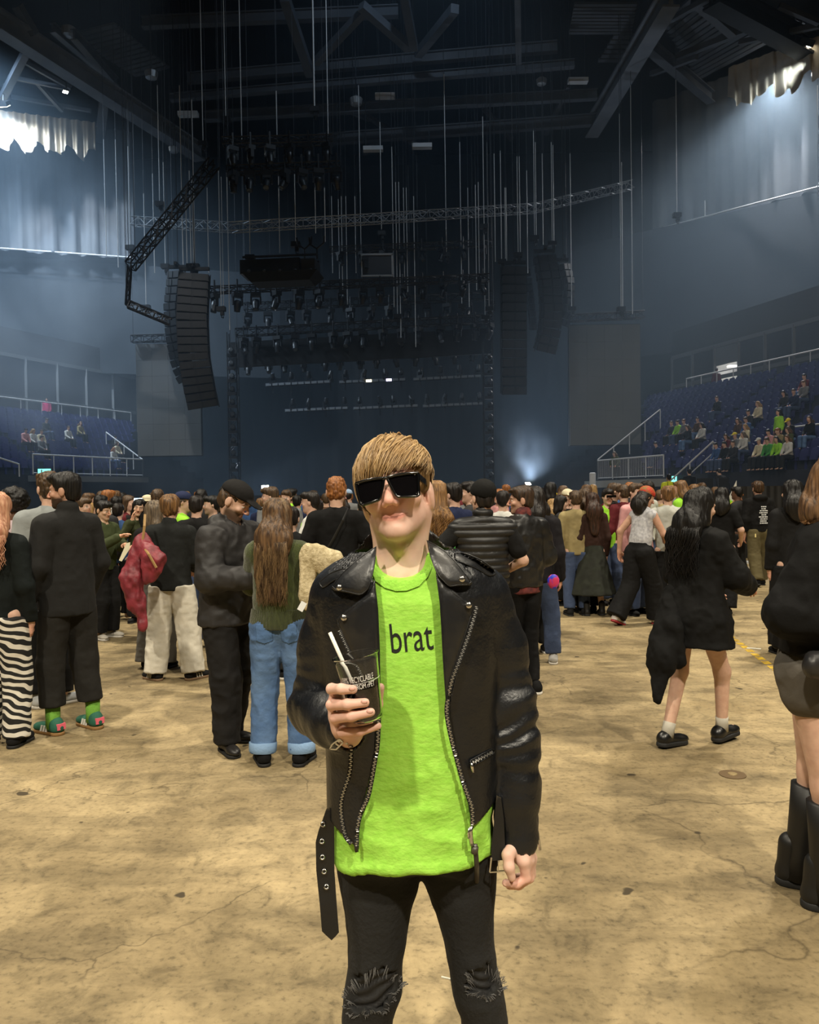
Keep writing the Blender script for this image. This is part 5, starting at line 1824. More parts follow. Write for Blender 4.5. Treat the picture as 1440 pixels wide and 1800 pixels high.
# man in white trousers and woman with the red jacket
x, y = foot(305, 1193)
F = Fig(head=(8, 6, 0), feet={'a': (-.20, .03, .09, -45), 'b': (.16, .04, .09, 55)}, arms={'a': ((-0.24, -.04, 1.15), (-.17, -.24, 1.05)), 'b': ((0.22, -.1, 1.17), (.1, -.3, 1.1))})
wt = person('person with tawny mop of hair, black shirt and baggy white trousers, seen from behind', x, y, 180, 1.665, F, 0.0105, 'pale', ('short', H_LBROWN, {'vol': 1.1}), ('shirt', cloth(32, 34, 34), dict(hem=.86, t=.03, loose=1.08, flare=.02, collar=.03)), ('trousers', cloth(205, 200, 186), dict(kind='wide', r=(.122, .112, .108), hem=.04, amp=.009)), None)
for sh in add_shoes(F, wt, 1.665 / 1.75, 'trainer', BLK2, mat('tan_sole', C(120, 95, 70), .7)):
    for sx in (-1, 1):
        st = MB()
        for i in range(3):
            st.bar((sx * 0.0435, -0.02 - i * 0.026, 0.022), (sx * 0.037, -0.034 - i * 0.026 + .02, 0.060), 0.006, 0.011)
        st.build('stripe', M_SOLEW, sh)
x, y = foot(268, 1186)
F = Fig(fem=True, head=(25, 0, 0))
person('person with ash-brown hair and wide grey trousers, half hidden behind the white trousers', x - .05, y + .3, 165, 1.62, F, 0.012, 'pale', ('bob', H_ASH), ('top', BLK2, dict(hem=.9)), ('trousers', cloth(112, 110, 106), dict(kind='wide', r=(.115, .105, .12), hem=.04)), ('trainer', BLK2, M_SOLEB))
def drape_bag(label, pts, r, m, name, cat, seed=0, amp=.02, k=.03, sq=0.55, res=.012):
    S = Sculpt(k)
    for a, b, ra, rb in pts:
        S.cone(a, b, ra, rb, None, 'add', sq)
    V, Q = S.surface(res)
    V = wrinkle(V, Q, amp, seed, (14, 14, 6))
    V, o = V, V.mean(0)
    t = thing(name, label, cat, Vector(o.tolist()))
    link('cloth' if name != 'tote_bag' else 'bag', quad_mesh(name, V - o, Q), m, t)
    return t
g = lambda px, py, Y: at(px, py, Y)
M_REDJ = mat('crimson_satin', C(104, 32, 42), 0.55, col2=C(140, 48, 58), vscale=12, bump=.8, bscale=16)
rj = drape_bag('crumpled crimson satin jacket slung from a tan strap beside the white trousers', [(g(248, 955, 6.95), g(232, 1020, 6.9), .06, .10), (g(250, 950, 6.95), g(270, 985, 6.85), .06, .085), (g(232, 1020, 6.9), g(240, 1060, 6.9), .09, .075), (g(270, 985, 6.85), g(262, 1015, 6.85), .085, .06), (g(245, 1050, 6.9), g(249, 1100, 6.9), .06, .045)], 0, M_REDJ, 'jacket', 'jacket', 4, .028)
local(rj, MB().tube([g(255, 905, 7.02), g(254, 925, 6.93), g(250, 958, 6.9), g(262, 975, 6.78), g(275, 998, 6.78)], 0.012, 6).build('strap', mat('tan_strap', C(150, 118, 70), .6)))
local(rj, MB().add([g(209, 985, 6.95), g(222, 955, 6.95), g(229, 953, 6.95), g(228, 965, 6.95), g(214, 987, 6.95)], [(0, 1, 2, 3, 4)]).build('paper_flap', mat('cream_paper', C(225, 220, 190), .7)))
# capped man and girl in green jumper
x, y = foot(412, 1312)
F = Fig(head=(24, 26, 0), lean=6, wide=1.08, feet={'a': (-.10, -.06, .09, -25), 'b': (.09, .10, .09, 14)}, arms={'a': ((-0.24, -.06, 1.15), (-.10, -.34, 1.19), (.4, -.9, .1)), 'b': ((0.24, -.04, 1.15), (.08, -.34, 1.15), (-.4, -.9, .1))})
person('bearded person in black cap, charcoal rain jacket and black trousers, looking down at a phone', x - .02, y, 58, 1.745, F, 0.009, 'pale', ('short', H_BROWN), ('rain_jacket', mat('charcoal_nylon', C(37, 35, 36), 0.65, col2=C(29, 28, 29), vscale=5, bump=.4, bscale=14), dict(hem=.83, t=.048, loose=1.14, hood=True, collar=.05, amp=.012)), ('trousers', cloth(30, 29, 29), dict(kind='straight', r=(.118, .095, .088), hem=.04, amp=.012)), ('trainer', mat('black_shoe_leather', C(24, 22, 22), .45), M_SOLEB), ('cap', cloth(26, 25, 25)), 0.85)
p = at(474, 985, 4.95)
ph = thing('phone', 'dark phone held by the person in the black cap', 'phone', p)
MB().box((0, 0, 0), (0.075, 0.012, 0.15), Matrix.Rotation(R(40), 3, 'X')).build('case', mat('phone_black', C(18, 18, 20), .3), ph)
x, y = foot(497, 1340)
F = Fig(fem=True, turn=-6, wide=1.0, feet={'a': (-.135, .02, .09, -14), 'b': (.125, .03, .09, 25)}, arms={'a': ((-0.25, -.02, 1.17), (-.16, -.22, 1.10), (0.5, -.9, 0)), 'b': ((0.23, -.10, 1.18), (.13, -.30, 1.20), (-.5, -.9, .1))})
gj = person('person with very long brown hair, olive green jumper and turned-up blue jeans', x, y, 176, 1.63, F, 0.008, 'pale', ('long', H_AUB, {'length': 0.42, 'vol': 1.02}), ('jumper', knit(62, 72, 26), dict(hem=.93, t=.034, loose=1.0, amp=.007)), ('jeans', DENIM, dict(kind='straight', r=(.112, .086, .084), hem=.05, amp=.010, top=1.02)), ('trainer', BLK, M_SOLEB))
s_ = 1.63 / 1.75
link('hair_strand', locks_mesh('strands', hair_curtain(F, 520, 0.50, 0.115, 5, 0.004, 0.012, 0.125), 0.0042), HM_(122, 98, 68, 62, 46, 32), gj).scale = (s_,) * 3
S = Sculpt(0.02)
S.cone((0, 0, 0.95), (0, 0, 1.03), 0.204, 0.190, 0, sq=0.64)
S.fn(lambda X, Y, Z: Z - 0.905, (-1, -1, 0), (1, 1, .93), 0, 'sub')
S.fn(lambda X, Y, Z: 1.035 - Z, (-1, -1, 1.02), (1, 1, 1.3), 0, 'sub')
V, Q = S.surface(0.008)
an = np.arctan2(V[:, 1] / .64, V[:, 0])
V[:, :2] *= (1 + 0.018 * np.sign(np.sin(an * 60)) * 0.6)[:, None]
put('ribbed_hem', V, Q, knit(52, 60, 22), gj, s_)
for k in 'ab':
    a, kn = F.ank[k], F.knee[k]
    up = (kn - a).normalized()
    c0, c1 = a + up * 0.0, a + up * 0.055
    MB().tube([c0 - up * .012, c0, c1, c1 + up * .004], [0.086, 0.092, 0.093, 0.084], 18, cap=False).build('cuff', mat('pale_denim_cuff', C(120, 150, 185), .85, bump=.3), gj, True).scale = (s_,) * 3
Vj, Qj = fig_bottom(F, .005, 'straight', r=(.112, .086, .084), hem=.05, amp=.010, top=1.02)
Nj = normals_v(Vj, Qj)
cj = Vj[Qj].mean(1)
for sx in (-1, 1):
    u, v_ = np.abs(cj[:, 0] * sx - .082), cj[:, 2]
    q = Qj[(cj[:, 1] > .03) & (u < .052) & (v_ < .945) & (v_ > .815 + u * .35)]
    ix, inv = np.unique(q, return_inverse=True)
    pk = put('back_pocket', Vj[ix] + Nj[ix] * .004, inv.reshape(q.shape), mat('denim_pocket', C(74, 106, 150), .85, bump=.3), gj, s_)
    pk.modifiers.new('thick', 'SOLIDIFY').thickness = .004
M_FLEECE = mat('cream_fleece', C(196, 182, 148), 0.95, col2=C(160, 146, 112), vscale=40, bump=1, bscale=55)
fl = drape_bag('cream fleece coat with a white tag carried over an arm beside the olive jumper', [(g(545, 970, 4.75), g(580, 990, 4.7), .06, .075), (g(580, 990, 4.7), g(592, 1030, 4.7), .075, .06), (g(543, 985, 4.75), g(538, 1045, 4.7), .05, .045), (g(545, 1040, 4.7), g(540, 1068, 4.7), .035, .02)], 0, M_FLEECE, 'coat', 'coat', 8, .014)
p = at(531, 1066, 4.62)
local(fl, MB().box(p, (0.035, 0.004, 0.055), Matrix.Rotation(R(30), 3, 'Y')).build('label_tag', M_WHITE))
# red-haired man with cross-body bag
p = at(592, 900, 7.0)
F = Fig(wide=1.06, head=(-4, 8, 0), arms={'a': ((-0.27, .02, 1.17), (-.235, -.16, 1.0)), 'b': ((0.27, .02, 1.16), (.24, -.14, .99))})
rh = person('person with ginger hair in black t-shirt with a black cross-body bag, seen from behind', p.x, p.y, 182, 1.80, F, 0.010, 'pale', ('curly', H_RED), ('t_shirt', BLK, dict(hem=.86, t=.026, loose=1.06, sleeve='short', flare=.012)), ('trousers', cloth(120, 120, 118), dict(kind='straight')), ('trainer', BLK2, M_SOLEW))
s_ = 1.8 / 1.75
Rz = lambda v: v
MB().tube([Vector((-.10, .06, 1.49)) * s_, Vector((-.06, .16, 1.40)) * s_, Vector((0.02, .17, 1.25)) * s_, Vector((.10, .165, 1.12)) * s_], 0.018, 6, flat=.3).build('bag_strap', mat('black_webbing', C(34, 34, 36), .6), rh)
S = Sculpt(.03)
S.cone((.02, .19, 1.06), (.15, .17, 1.02), .075, .085, sq=.45)
S.cone((.10, .18, 1.12), (.13, .17, 1.0), .05, .06, sq=.45)
V, Q = S.surface(.01)
put('cross_body_bag', V, Q, mat('black_bag', C(36, 36, 38), .6, bump=.3), rh, s_)
# man in puffer vest
p = at(847, 930, 5.9)
F = Fig(wide=1.10, lean=-4, head=(20, 6, -4), sway=0, arms={'b': ((0.37, .02, 1.22), (.27, -.14, 1.05), (-.6, -.7, -.2)), 'a': ((-0.30, .03, 1.17), (-.18, -.16, 1.05), (.6, -.7, -.2))})
pv = person('person in black beanie and black quilted vest, elbows out, seen from behind', p.x, p.y, 184, 1.73, F, 0.009, 'pale', ('short', H_DARK), [('t_shirt', BLK2, dict(hem=.86, t=.02, sleeve='short', loose=1.02))], ('trousers', TR_BLACK, dict(kind='straight')), ('trainer', BLK2, M_SOLEB), ('beanie', cloth(20, 20, 20)))
V, Q = fig_top(F, .0085, 'none', .86, .045, .05, loose=1.06, amp=.002)
N = normals_v(V, Q)
V = V + N * (0.014 * np.abs(np.sin(V[:, 2] * PI / 0.052)) ** 0.6 - .006)[:, None]
put('quilted_vest', V, Q, mat('black_nylon', C(26, 26, 27), .5), pv, 1.73 / 1.75)
# man in leather jacket in profile
x, y = foot(925, 1213)
F = Fig(wide=1.06, head=(54, 2, 0), feet={'a': (-.02, .12, .09, 0), 'b': (.03, -.05, .09, 4)}, arms={'a': ((-0.26, .01, 1.15), (-.20, -.20, 1.02)), 'b': ((0.26, .0, 1.15), (.2, -.2, 1.02))})
person('person in worn black leather jacket over a red check shirt, sharp profile turned aside', x - .02, y, -152, 1.70, F, 0.009, 'mid', ('fade', HM_(70, 52, 38, 36, 27, 20)), [('leather_jacket', LEATH, dict(hem=.90, t=.045, loose=1.10, collar=.03, amp=.012)), ('check_shirt', mat('red_check', C(112, 48, 44), .85, col2=C(70, 30, 32), vscale=25), dict(hem=.845, t=.016, loose=1.04, sleeve='none', collar=.055))], ('trousers', cloth(18, 18, 19), dict(kind='slim')), ('trainer', BLK, M_SOLEW), None, 0.25)
p = at(958, 900, 7.75)
F = Fig(feet={'a': (-.16, .0, .09, 20), 'b': (.14, .0, .09, 10)})
person('person with dark hair, blue jeans and white trainers behind the leather-jacketed profile', p.x - .08, p.y, 150, 1.68, F, 0.012, 'mid', ('long', H_DARK, {'length': .2}), ('coat', cloth(26, 24, 28), dict(hem=.82, t=.035)), ('jeans', DENIMD, dict(kind='straight')), ('trainer', cloth(190, 190, 190), M_SOLEW))
p = at(973, 1024, 7.3)
bg = thing('pouch', 'small bright blue and red pouch hanging beside the leather jacket', 'pouch', p)
MB().lathe([(0.01, -0.09), (0.05, -0.08), (0.085, -0.02), (0.09, 0.05), (0.06, 0.10), (0.03, 0.12)], n=14).build('bag', mat('blue_red_print', C(40, 60, 215), .5, col2=C(225, 60, 110), vscale=7, contrast=(.45, .55)), bg, True).scale = (.62, .3, .62)
MB().tube([(0, 0, .1), (0.02, 0.05, .35)], .008, 5).build('strap', BLK, bg)
# long dark skirt and her neighbour
x, y = foot(1043, 1081)
F = Fig(fem=True, feet={'a': (-.115, .02, .09, -6), 'b': (.115, .02, .09, 8)})
person('person with brown hair, long dark green skirt and black boots, seen from behind', x, y, 184, 1.63, F, 0.011, 'pale', ('long', HM_(64, 40, 28, 30, 20, 14), {'length': .36}), ('top', cloth(52, 34, 28), dict(hem=.95, t=.015)), ('skirt', mat('dark_green_plaid', C(30, 34, 24), .9, col2=C(22, 25, 18), vscale=12), dict(skirt=True, hem=.30, flare=.32)), ('boot', mat('black_boot', C(18, 18, 18), .4), M_SOLEB))
p = at(1028, 900, 10.9)
F = Fig(fem=True, arms={'b': ((0.24, .0, 1.17), (.25, -.12, .93), (0, -.2, -1))})
person('person with brown mid-length hair in black t-shirt beside the long green skirt, seen from behind', p.x, p.y, 186, 1.68, F, 0.012, 'pale', ('long', H_BROWN, {'length': .16, 'vol': 1.08}), ('t_shirt', BLK2, dict(hem=.86, sleeve='three')), ('trousers', TR_BLACK, dict(kind='wide')), ('trainer', BLK2, M_SOLEB))
# red-scarf walker in grey vest
x, y = foot(1118, 1098)
F = Fig(fem=True, lean=13, head=(-25, 14, 0), feet={'b': (.14, .30, .13, 0, -.35), 'a': (-.10, -.22, .09, 0)}, knees={'b': (.10, .05, .50)}, arms={'a': ((-0.26, -.10, 1.18), (-.14, -.32, 1.12), (0.1, -1, .05)), 'b': ((0.27, .08, 1.17), (.29, .02, .93), (0, -.1, -1))})
person('person walking in pale grey vest and wide black trousers with a bright red headscarf', x + .05, y, 128, 1.70, F, 0.010, 'mid', ('long', H_DARK, {'length': .10}), ('vest', mat('grey_vest', C(188, 188, 192), .9, col2=C(150, 150, 156), vscale=30), dict(hem=.98, t=.012, sleeve='none')), ('trousers', TR_BLACK, dict(kind='wide', r=(.118, .11, .13), hem=.05, top=1.05)), ('trainer', mat('white_red_shoe', C(205, 200, 198), .6), mat('red_sole', C(150, 40, 48), .6)), ('beanie', mat('red_scarf', C(190, 24, 24), .75, col2=C(120, 90, 40), vscale=16, bump=1, bscale=22)))
p = at(1168, 950, 10.2)
person('person with sandy hair in white t-shirt beside the red headscarf', p.x + .05, p.y, 170, 1.70, Fig(arms={'b': ((0.26, .0, 1.17), (.27, -.12, .93), (0, -.2, -1))}), 0.012, 'pale', ('short', H_LBROWN), ('t_shirt', cloth(190, 192, 185), dict(hem=.86, sleeve='short')), ('trousers', TR_BLACK, dict(kind='straight')), ('trainer', BLK2, M_SOLEB))
# walking pair in black
x, y = foot(1200, 1318)
F = Fig(fem=True, lean=5, feet={'b': (.06, .20, .10, 0, -.06), 'a': (-.05, -.20, .11, 5, .08)}, head=(0, 4, 0), hipz=.905, knees={'a': (-.08, -.17, .50), 'b': (.08, .06, .50)}, arms={'b': ((0.24, -.06, 1.17), (.17, -.28, 1.06)), 'a': ((-0.24, -.10, 1.18), (-.15, -.32, 1.12))})
wk = person('person walking in short flared black coat with bare legs and chunky loafers', x + .12, y + .1, 118, 1.66, F, 0.009, 'pale', ('long', H_BLACK, {'length': .34, 'vol': 1.05}), ('coat', cloth(13, 13, 13), dict(hem=.70, t=.05, loose=1.10, flare=.075, amp=.012)), None, ('loafer', mat('polished_black', C(16, 16, 16), .35), M_SOLEB))
s_ = 1.66 / 1.75
link('hair_strand', locks_mesh('strands', hair_curtain(F, 220, 0.42, 0.14, 7, 0.006, 0.02, 0.13), 0.006), H_BLACK, wk).scale = (s_,) * 3
for k in 'ab':
    a, kn = F.ank[k], F.knee[k]
    up = (kn - a).normalized()
    MB().tube([a - up * .03, a + up * .03, a + up * .07], [.045, .042, .043], 14).build('sock', cloth(190, 185, 172), wk, True).scale = (s_,) * 3
S = Sculpt(.03)
tails = [((.10, .10, 1.0), (.02, .30, .62), .10, .12), ((.02, .30, .62), (-.0, .36, .36), .10, .03), ((.0, .22, .8), (-.05, .22, .62), .11, .06)]
for a, b, ra, rb in tails: S.cone(a, b, ra, rb, None, 'add', .55)
V, Q = S.surface(.012)
put('coat_tail', wrinkle(V, Q, .015, 3), Q, cloth(13, 13, 13), wk, s_)
x, y = foot(1268, 1078)
person('person in black with dark hair, just beyond the flared black coat', x + .02, y, 150, 1.67, Fig(fem=True, feet={'a': (-.08, .1, .09), 'b': (.1, -.12, .09)}, arms={'a': ((-0.25, .02, 1.17), (-.22, -.18, 1.02))}), 0.011, 'pale', ('long', H_BLACK, {'length': .12}), ('t_shirt', BLK, dict(hem=.86, sleeve='short')), ('trousers', TR_BLACK, dict(kind='wide')), ('trainer', BLK2, M_SOLEB))
# man with printed hoodie
x, y = foot(1335, 1030)
F = Fig(wide=1.04, feet={'a': (-.10, -.15, .09, 0), 'b': (.10, .18, .11, 0, -.3)}, lean=3)
hd = person('person walking away in black hoodie with white back print and khaki trousers', x, y, 178, 1.77, F, 0.011, 'mid', ('short', HM_(78, 56, 36, 40, 28, 18), {'vol': 1.08}), ('hoodie', BLK, dict(hem=.92, t=.038, hood=True, loose=1.06)), ('trousers', cloth(92, 84, 58), dict(kind='straight', r=(.115, .1, .095))), ('trainer', BLK, M_SOLEB))
s_ = 1.77 / 1.75
rs = random.Random(3)
pr = MB()
for i in range(9):
    wd = rs.uniform(.07, .13)
    u = 0
    while u < wd:
        l = rs.uniform(.008, .022)
        pr.box((u - wd / 2, .176 + .0 * i, 1.34 - i * .034), (l, .004, .018))
        u += l + .007
pr.build('back_print', M_WHITE, hd).scale = (s_,) * 3
tag_ = MB().box((.12, .15, .87), (.02, .01, .06)).build('label_tag', mat('yellow_tag', C(230, 215, 150), .6), hd)
# woman close at the edge of the frame
x, y = 1.60, 3.2
F = Fig(fem=True, lean=10, head=(20, 10, 0), feet={'a': (-.08, -.06, .09, 0), 'b': (.08, .04, .09, 0)}, hipz=.92, arms={'a': ((-0.22, .09, 1.14), (-.14, -.2, 1.13), (.4, -1, .1)), 'b': ((0.25, -.02, 1.14), (.12, -.26, 1.13), (-.4, -1, .1))})
ve = person('person with chestnut bob in black cropped jacket, grey shorts and tall black boots', x, y, 62, 1.78, F, 0.007, 'pale', ('bob', HM_(120, 90, 62, 62, 44, 30), {'vol': 1.12}), ('jacket', cloth(15, 15, 16), dict(hem=1.0, t=.055, loose=1.10, amp=.01, hood=False)), [('shorts', cloth(92, 88, 82), dict(kind='shorts', r=(.118, .112, .11, .16), top=1.0))], ('boot', mat('soft_black_boot', C(14, 14, 14), .5), M_SOLEB))
s_ = 1.78 / 1.75
link('hair_strand', locks_mesh('strands', hair_curtain(F, 260, 0.10, 0.10, 11, 0.005, 0.01, 0.06), 0.005), HM_(146, 110, 76, 80, 56, 38), ve).scale = (s_,) * 3
for k in 'ab':
    a, kn = F.ank[k], F.knee[k]
    up = (kn - a).normalized()
    MB().tube([a - up * .06, a + up * .05, a + up * .2, a + up * .33, a + up * .335], [.054, .055, .064, .074, .052], 18).build('boot_shaft', mat('soft_black_boot', C(14, 14, 14), .5), ve, True).scale = (s_,) * 3
V, Q = fig_top(F, .009, 'none', .90, .01, amp=.004)
put('under_top', V, Q, mat('beige_stripe_top', C(190, 160, 140), .9, col2=C(150, 130, 120), vscale=60, stretch=(.1, .1, 1)), ve, s_)
sp = Sculpt(.02)
sp.cone((-.30, -.02, .99), (-.05, -.26, .96), .05, .07, sq=.6)
sp.cone((-.05, -.26, .96), (.1, -.22, .95), .07, .05, sq=.6)
V, Q = sp.surface(.01)
put('belt_bag', wrinkle(V, Q, .006, 2), Q, mat('grey_black_bag', C(34, 33, 34), .45), ve, s_)
# ------------------------------------------------------------------ the man in the leather jacket
from mathutils.bvhtree import BVHTree
HY = 1.92
def hp(px, py, dy=0.0): return at(px, py, HY + dy)
def rowt(py, l, r, ry, cy=0.0):
    a, b = hp(l, py, cy), hp(r, py, cy)
    return ((a.z + b.z) / 2, (a.x + b.x) / 2, HY + cy, (b.x - a.x) / 2, ry)
def bvh(V, Q): return BVHTree.FromPolygons([tuple(v) for v in V.tolist()], [tuple(q) for q in Q.tolist()])
def caster(*trees):
    def f(px, py):
        d = ray(px, py).normalized()
        for t_ in trees:
            h = t_.ray_cast(CAMP, d)
            if h[0] is not None: return h[0], d
        return at(px, py, HY - .12), d
    return f
def flat_poly(pts):
    bm = bmesh.new()
    vs_ = [bm.verts.new((x, y, 0)) for x, y in pts]
    bm.faces.new(vs_)
    return bm
def smooth_closed(pts, n=4):
    """round off a polygon a little"""
    out = []
    k = len(pts)
    for i in range(k):
        p0, p1, p2, p3 = (pts[(i + j - 1) % k] for j in range(4))
        for s_ in range(n):
            t = s_ / n
            out.append(tuple(0.5 * ((2 * p1[c]) + (-p0[c] + p2[c]) * t + (2 * p0[c] - 5 * p1[c] + 4 * p2[c] - p3[c]) * t * t + (-p0[c] + 3 * p1[c] - 3 * p2[c] + p3[c]) * t ** 3) for c in (0, 1)))
    return out
def spline(pts, step):
    """points every step along a smooth open curve"""
    P = [pts[0]] + list(pts) + [pts[-1]]
    out = []
    for i in range(1, len(P) - 2):
        p0, p1, p2, p3 = P[i - 1:i + 3]
        L = math.dist(p1, p2)
        n = max(1, int(L / step))
        for s_ in range(n):
            t = s_ / n
            out.append(tuple(0.5 * ((2 * p1[c]) + (-p0[c] + p2[c]) * t + (2 * p0[c] - 5 * p1[c] + 4 * p2[c] - p3[c]) * t * t + (-p0[c] + 3 * p1[c] - 3 * p2[c] + p3[c]) * t ** 3) for c in range(len(p1))))
    out.append(tuple(pts[-1]))
    return out
def drape_on(name, bm, surf, off, thick, step, m, parent, relief=None):
    bmesh.ops.triangulate(bm, faces=bm.faces[:])
    for ax in (0, 1):
        lo, hi = min(v.co[ax] for v in bm.verts), max(v.co[ax] for v in bm.verts)
        c = math.floor(lo / step) * step + step
        while c < hi:
            no = [0, 0, 0]; no[ax] = 1
            co = [0, 0, 0]; co[ax] = c
            bmesh.ops.bisect_plane(bm, geom=bm.verts[:] + bm.edges[:] + bm.faces[:], plane_co=co, plane_no=no, dist=1e-5)
            c += step
    bmesh.ops.remove_doubles(bm, verts=bm.verts[:], dist=1e-4)
    bm.verts.ensure_lookup_table()
    n = len(bm.verts)
    top, bot = [], []
    for v in bm.verts:
        p, d = surf(v.co.x, v.co.y)
        e = relief(v.co.x, v.co.y) if relief else 0
        top.append(p - d * (off + thick + e))
        bot.append(p - d * (off - 0.004))
    fs = []
    for f in bm.faces:
        ix = [v.index for v in f.verts]
        nz = f.normal.z
        if nz > 0: ix = ix[::-1]
        fs.append(tuple(ix[::-1]))
    for e in bm.edges:
        if len(e.link_faces) == 1:
            a, b = e.verts[0].index, e.verts[1].index
            fs.append((a, b, b + n, a + n))
    me = bpy.data.meshes.new(name)
    me.from_pydata([tuple(p) for p in top + bot], [], fs)
    bm2 = bmesh.new(); bm2.from_mesh(me)
    bmesh.ops.recalc_face_normals(bm2, faces=bm2.faces[:])
    bm2.to_mesh(me); bm2.free(); bm.free()
    me.update()
    return link(name, me, m, parent)

hero_xy = hp(730, 1500)
hero = thing('person', 'person in black leather biker jacket and lime t-shirt holding a cup, wearing sunglasses', 'person', (hero_xy.x, HY, 0))
HINV = Matrix.Translation(hero.location).inverted()
def hpart(o, parent=None):
    o.parent = parent or hero
    o.matrix_parent_inverse = HINV.copy() if parent is None else Matrix.Identity(4)
    return o
def hlink(name, me, m, parent=None):
    return hpart(link(name, me, m), parent)

# head frame
HHM = (Euler((0, 0, R(-8))).to_matrix() @ Euler((0, R(-8.5), 0)).to_matrix() @ Euler((R(-9), 0, 0)).to_matrix())
HHC = hp(696, 868, 0.0)
def HW(x, y, z): return HHC + HHM @ Vector((x, y, z))
# arms
ARM_A = [hp(598, 1048, .02), hp(573, 1135, .03), hp(557, 1243, .03), hp(612, 1289, -.19)]
ARM_B = [hp(846, 1048, .02), hp(878, 1135, .03), hp(899, 1240, .01), hp(905, 1305, 0), hp(912, 1400, -.02), hp(914, 1480, -.035)]

# --- skin: one continuous body
S = Sculpt(0.02)
head_ops(S, HHM, HHC, False, True)
S.cone(HW(0, 0.03, -0.04), hp(706, 1012, .03), 0.058, 0.069, 0.03)
for sx in (-1, 1):
    S.cone(HW(sx * .062, .035, -.05), hp(706 + sx * 22, 1016, -.028), .010, .008, .035)
S.ell(hp(703, 962, -.045), (.012, .012, .016), None, .02)
S.cone(hp(640, 1040, .02), hp(775, 1040, .02), .07, .07, .05)
S.column([rowt(1040, 590, 830, .09), rowt(1150, 590, 855, .105), rowt(1300, 600, 850, .10), rowt(1400, 610, 850, .10), rowt(1460, 620, 840, .08)], 0.04)
S.chain(ARM_A, [.055, .048, .042, .028], .02)
S.chain(ARM_B, [.055, .048, .042, .040, .034, .028], .02)
LEG_A = [hp(665, 1545, .02), hp(655, 1735, .0), hp(640, 2005, .05)]
LEG_B = [hp(812, 1545, .02), hp(842, 1735, .0), hp(852, 2005, .05)]
for LG in (LEG_A, LEG_B):
    S.chain(LG, [.056, .030, .028], .03)
    a = LG[2]
    S.cone(a - Vector((0, 0, .04)), a + Vector((0, -.12, -.05)), .032, .026, .02)
# right hand round the cup
wA = hp(614, 1290, -.20)
CY = -.262                              # cup axis depth from HY
cupb, cupr = hp(647, 1264, CY), hp(625, 1153, CY)
fing = [
    ([(589, 1214, -.232), (583, 1211, -.272), (600, 1211, -.304), (621, 1212, -.310)], [.0115, .0112, .0105, .0092]),
    ([(587, 1240, -.228), (583, 1239, -.272), (611, 1238, -.306), (642, 1235, -.306)], [.0120, .0116, .0108, .0094]),
    ([(591, 1262, -.225), (590, 1262, -.268), (618, 1259, -.302), (652, 1252, -.302)], [.0118, .0114, .0106, .0092]),
    ([(600, 1282, -.220), (602, 1287, -.255), (632, 1286, -.272), (664, 1276, -.268)], [.0108, .0104, .0096, .0084])]
for pts, rr in fing:
    w_ = [hp(*p) for p in pts]
    S.cone(wA, w_[0], .020, .0135, .016)
    S.chain(w_, rr, .006)
S.cone(hp(604, 1278, -.215), hp(596, 1235, -.215), .020, .016, .02)
S.chain([wA, hp(640, 1270, -.195), hp(662, 1238, -.205), hp(669, 1208, -.225)], [.020, .016, .0125, .009], .010)
# left hand, relaxed
wB = hp(913, 1478, -.035)
S.cone(wB, hp(914, 1498, -.045), .027, .027, .02)
handB = [
    ([(921, 1514, -.066), (925, 1544, -.062), (908, 1554, -.066), (889, 1552, -.07)], [.0135, .0115, .0105, .009]),
    ([(929, 1512, -.048), (931, 1543, -.040), (912, 1556, -.036), (895, 1557, -.036)], [.0135, .0115, .0105, .009]),
    ([(933, 1510, -.028), (934, 1538, -.016), (917, 1549, -.012), (901, 1551, -.012)], [.0130, .0108, .0100, .0085]),
    ([(933, 1507, -.010), (935, 1530, .004), (922, 1539, .012), (909, 1541, .012)], [.0120, .0095, .009, .008])]
for pts, rr in handB:
    w_ = [hp(*p) for p in pts]
    S.cone(hp(915, 1488, -.04), w_[0], .020, .0145, .014)
    S.chain(w_, rr, .005)
S.chain([hp(905, 1484, -.05), hp(893, 1503, -.078), hp(895, 1524, -.088), hp(900, 1543, -.085)], [.018, .0135, .0120, .0095], .008)
fine = [(tuple(HHC - Vector((.1, .13, .15))), tuple(HHC + Vector((.1, .13, .12))), .0026)]
h1, h2 = hp(628, 1246, -.25), hp(912, 1518, -.04)
fine += [(tuple(h1 - Vector((.06, .08, .07))), tuple(h1 + Vector((.06, .08, .07))), .0030), (tuple(h2 - Vector((.05, .07, .065))), tuple(h2 + Vector((.05, .07, .065))), .0030)]
V, Q = S.surface(.011, fine)
pale = A(.72, .475, .385)
col = head_color(V, HHM, HHC, pale, C(92, 66, 42), 0.0)
P_ = (V - A(*HHC)) @ np.array(HHM, np.float32)
for c0, rr, f in ((hp(628, 1246, -.25), .10, .55), (hp(908, 1545, -.05), .055, .9), (HW(0, -.105, -.036), .03, .45), (HW(.045, -.06, -.035), .035, .28), (HW(-.045, -.06, -.035), .035, .28), (HW(.08, .02, -.02), .03, .5)):
    m_ = np.clip(1 - np.linalg.norm(V - A(*c0), axis=1) / rr, 0, 1)[:, None] * f
    col = col * (1 - m_) + pale * A(1.08, .80, .76) * m_
jaw = (np.clip((-0.045 - P_[:, 2]) / .03, 0, 1) * np.clip((0.02 - P_[:, 1]) / .03, 0, 1) * (np.abs(P_[:, 2]) < .14))[:, None] * .16
col = col * (1 - jaw) + A(.30, .21, .17) * jaw
hlink('body', quad_mesh('body', V, Q, col), M_SKIN)
M_NAIL = mat('finger_nail', (.72, .42, .36, 1), .3)
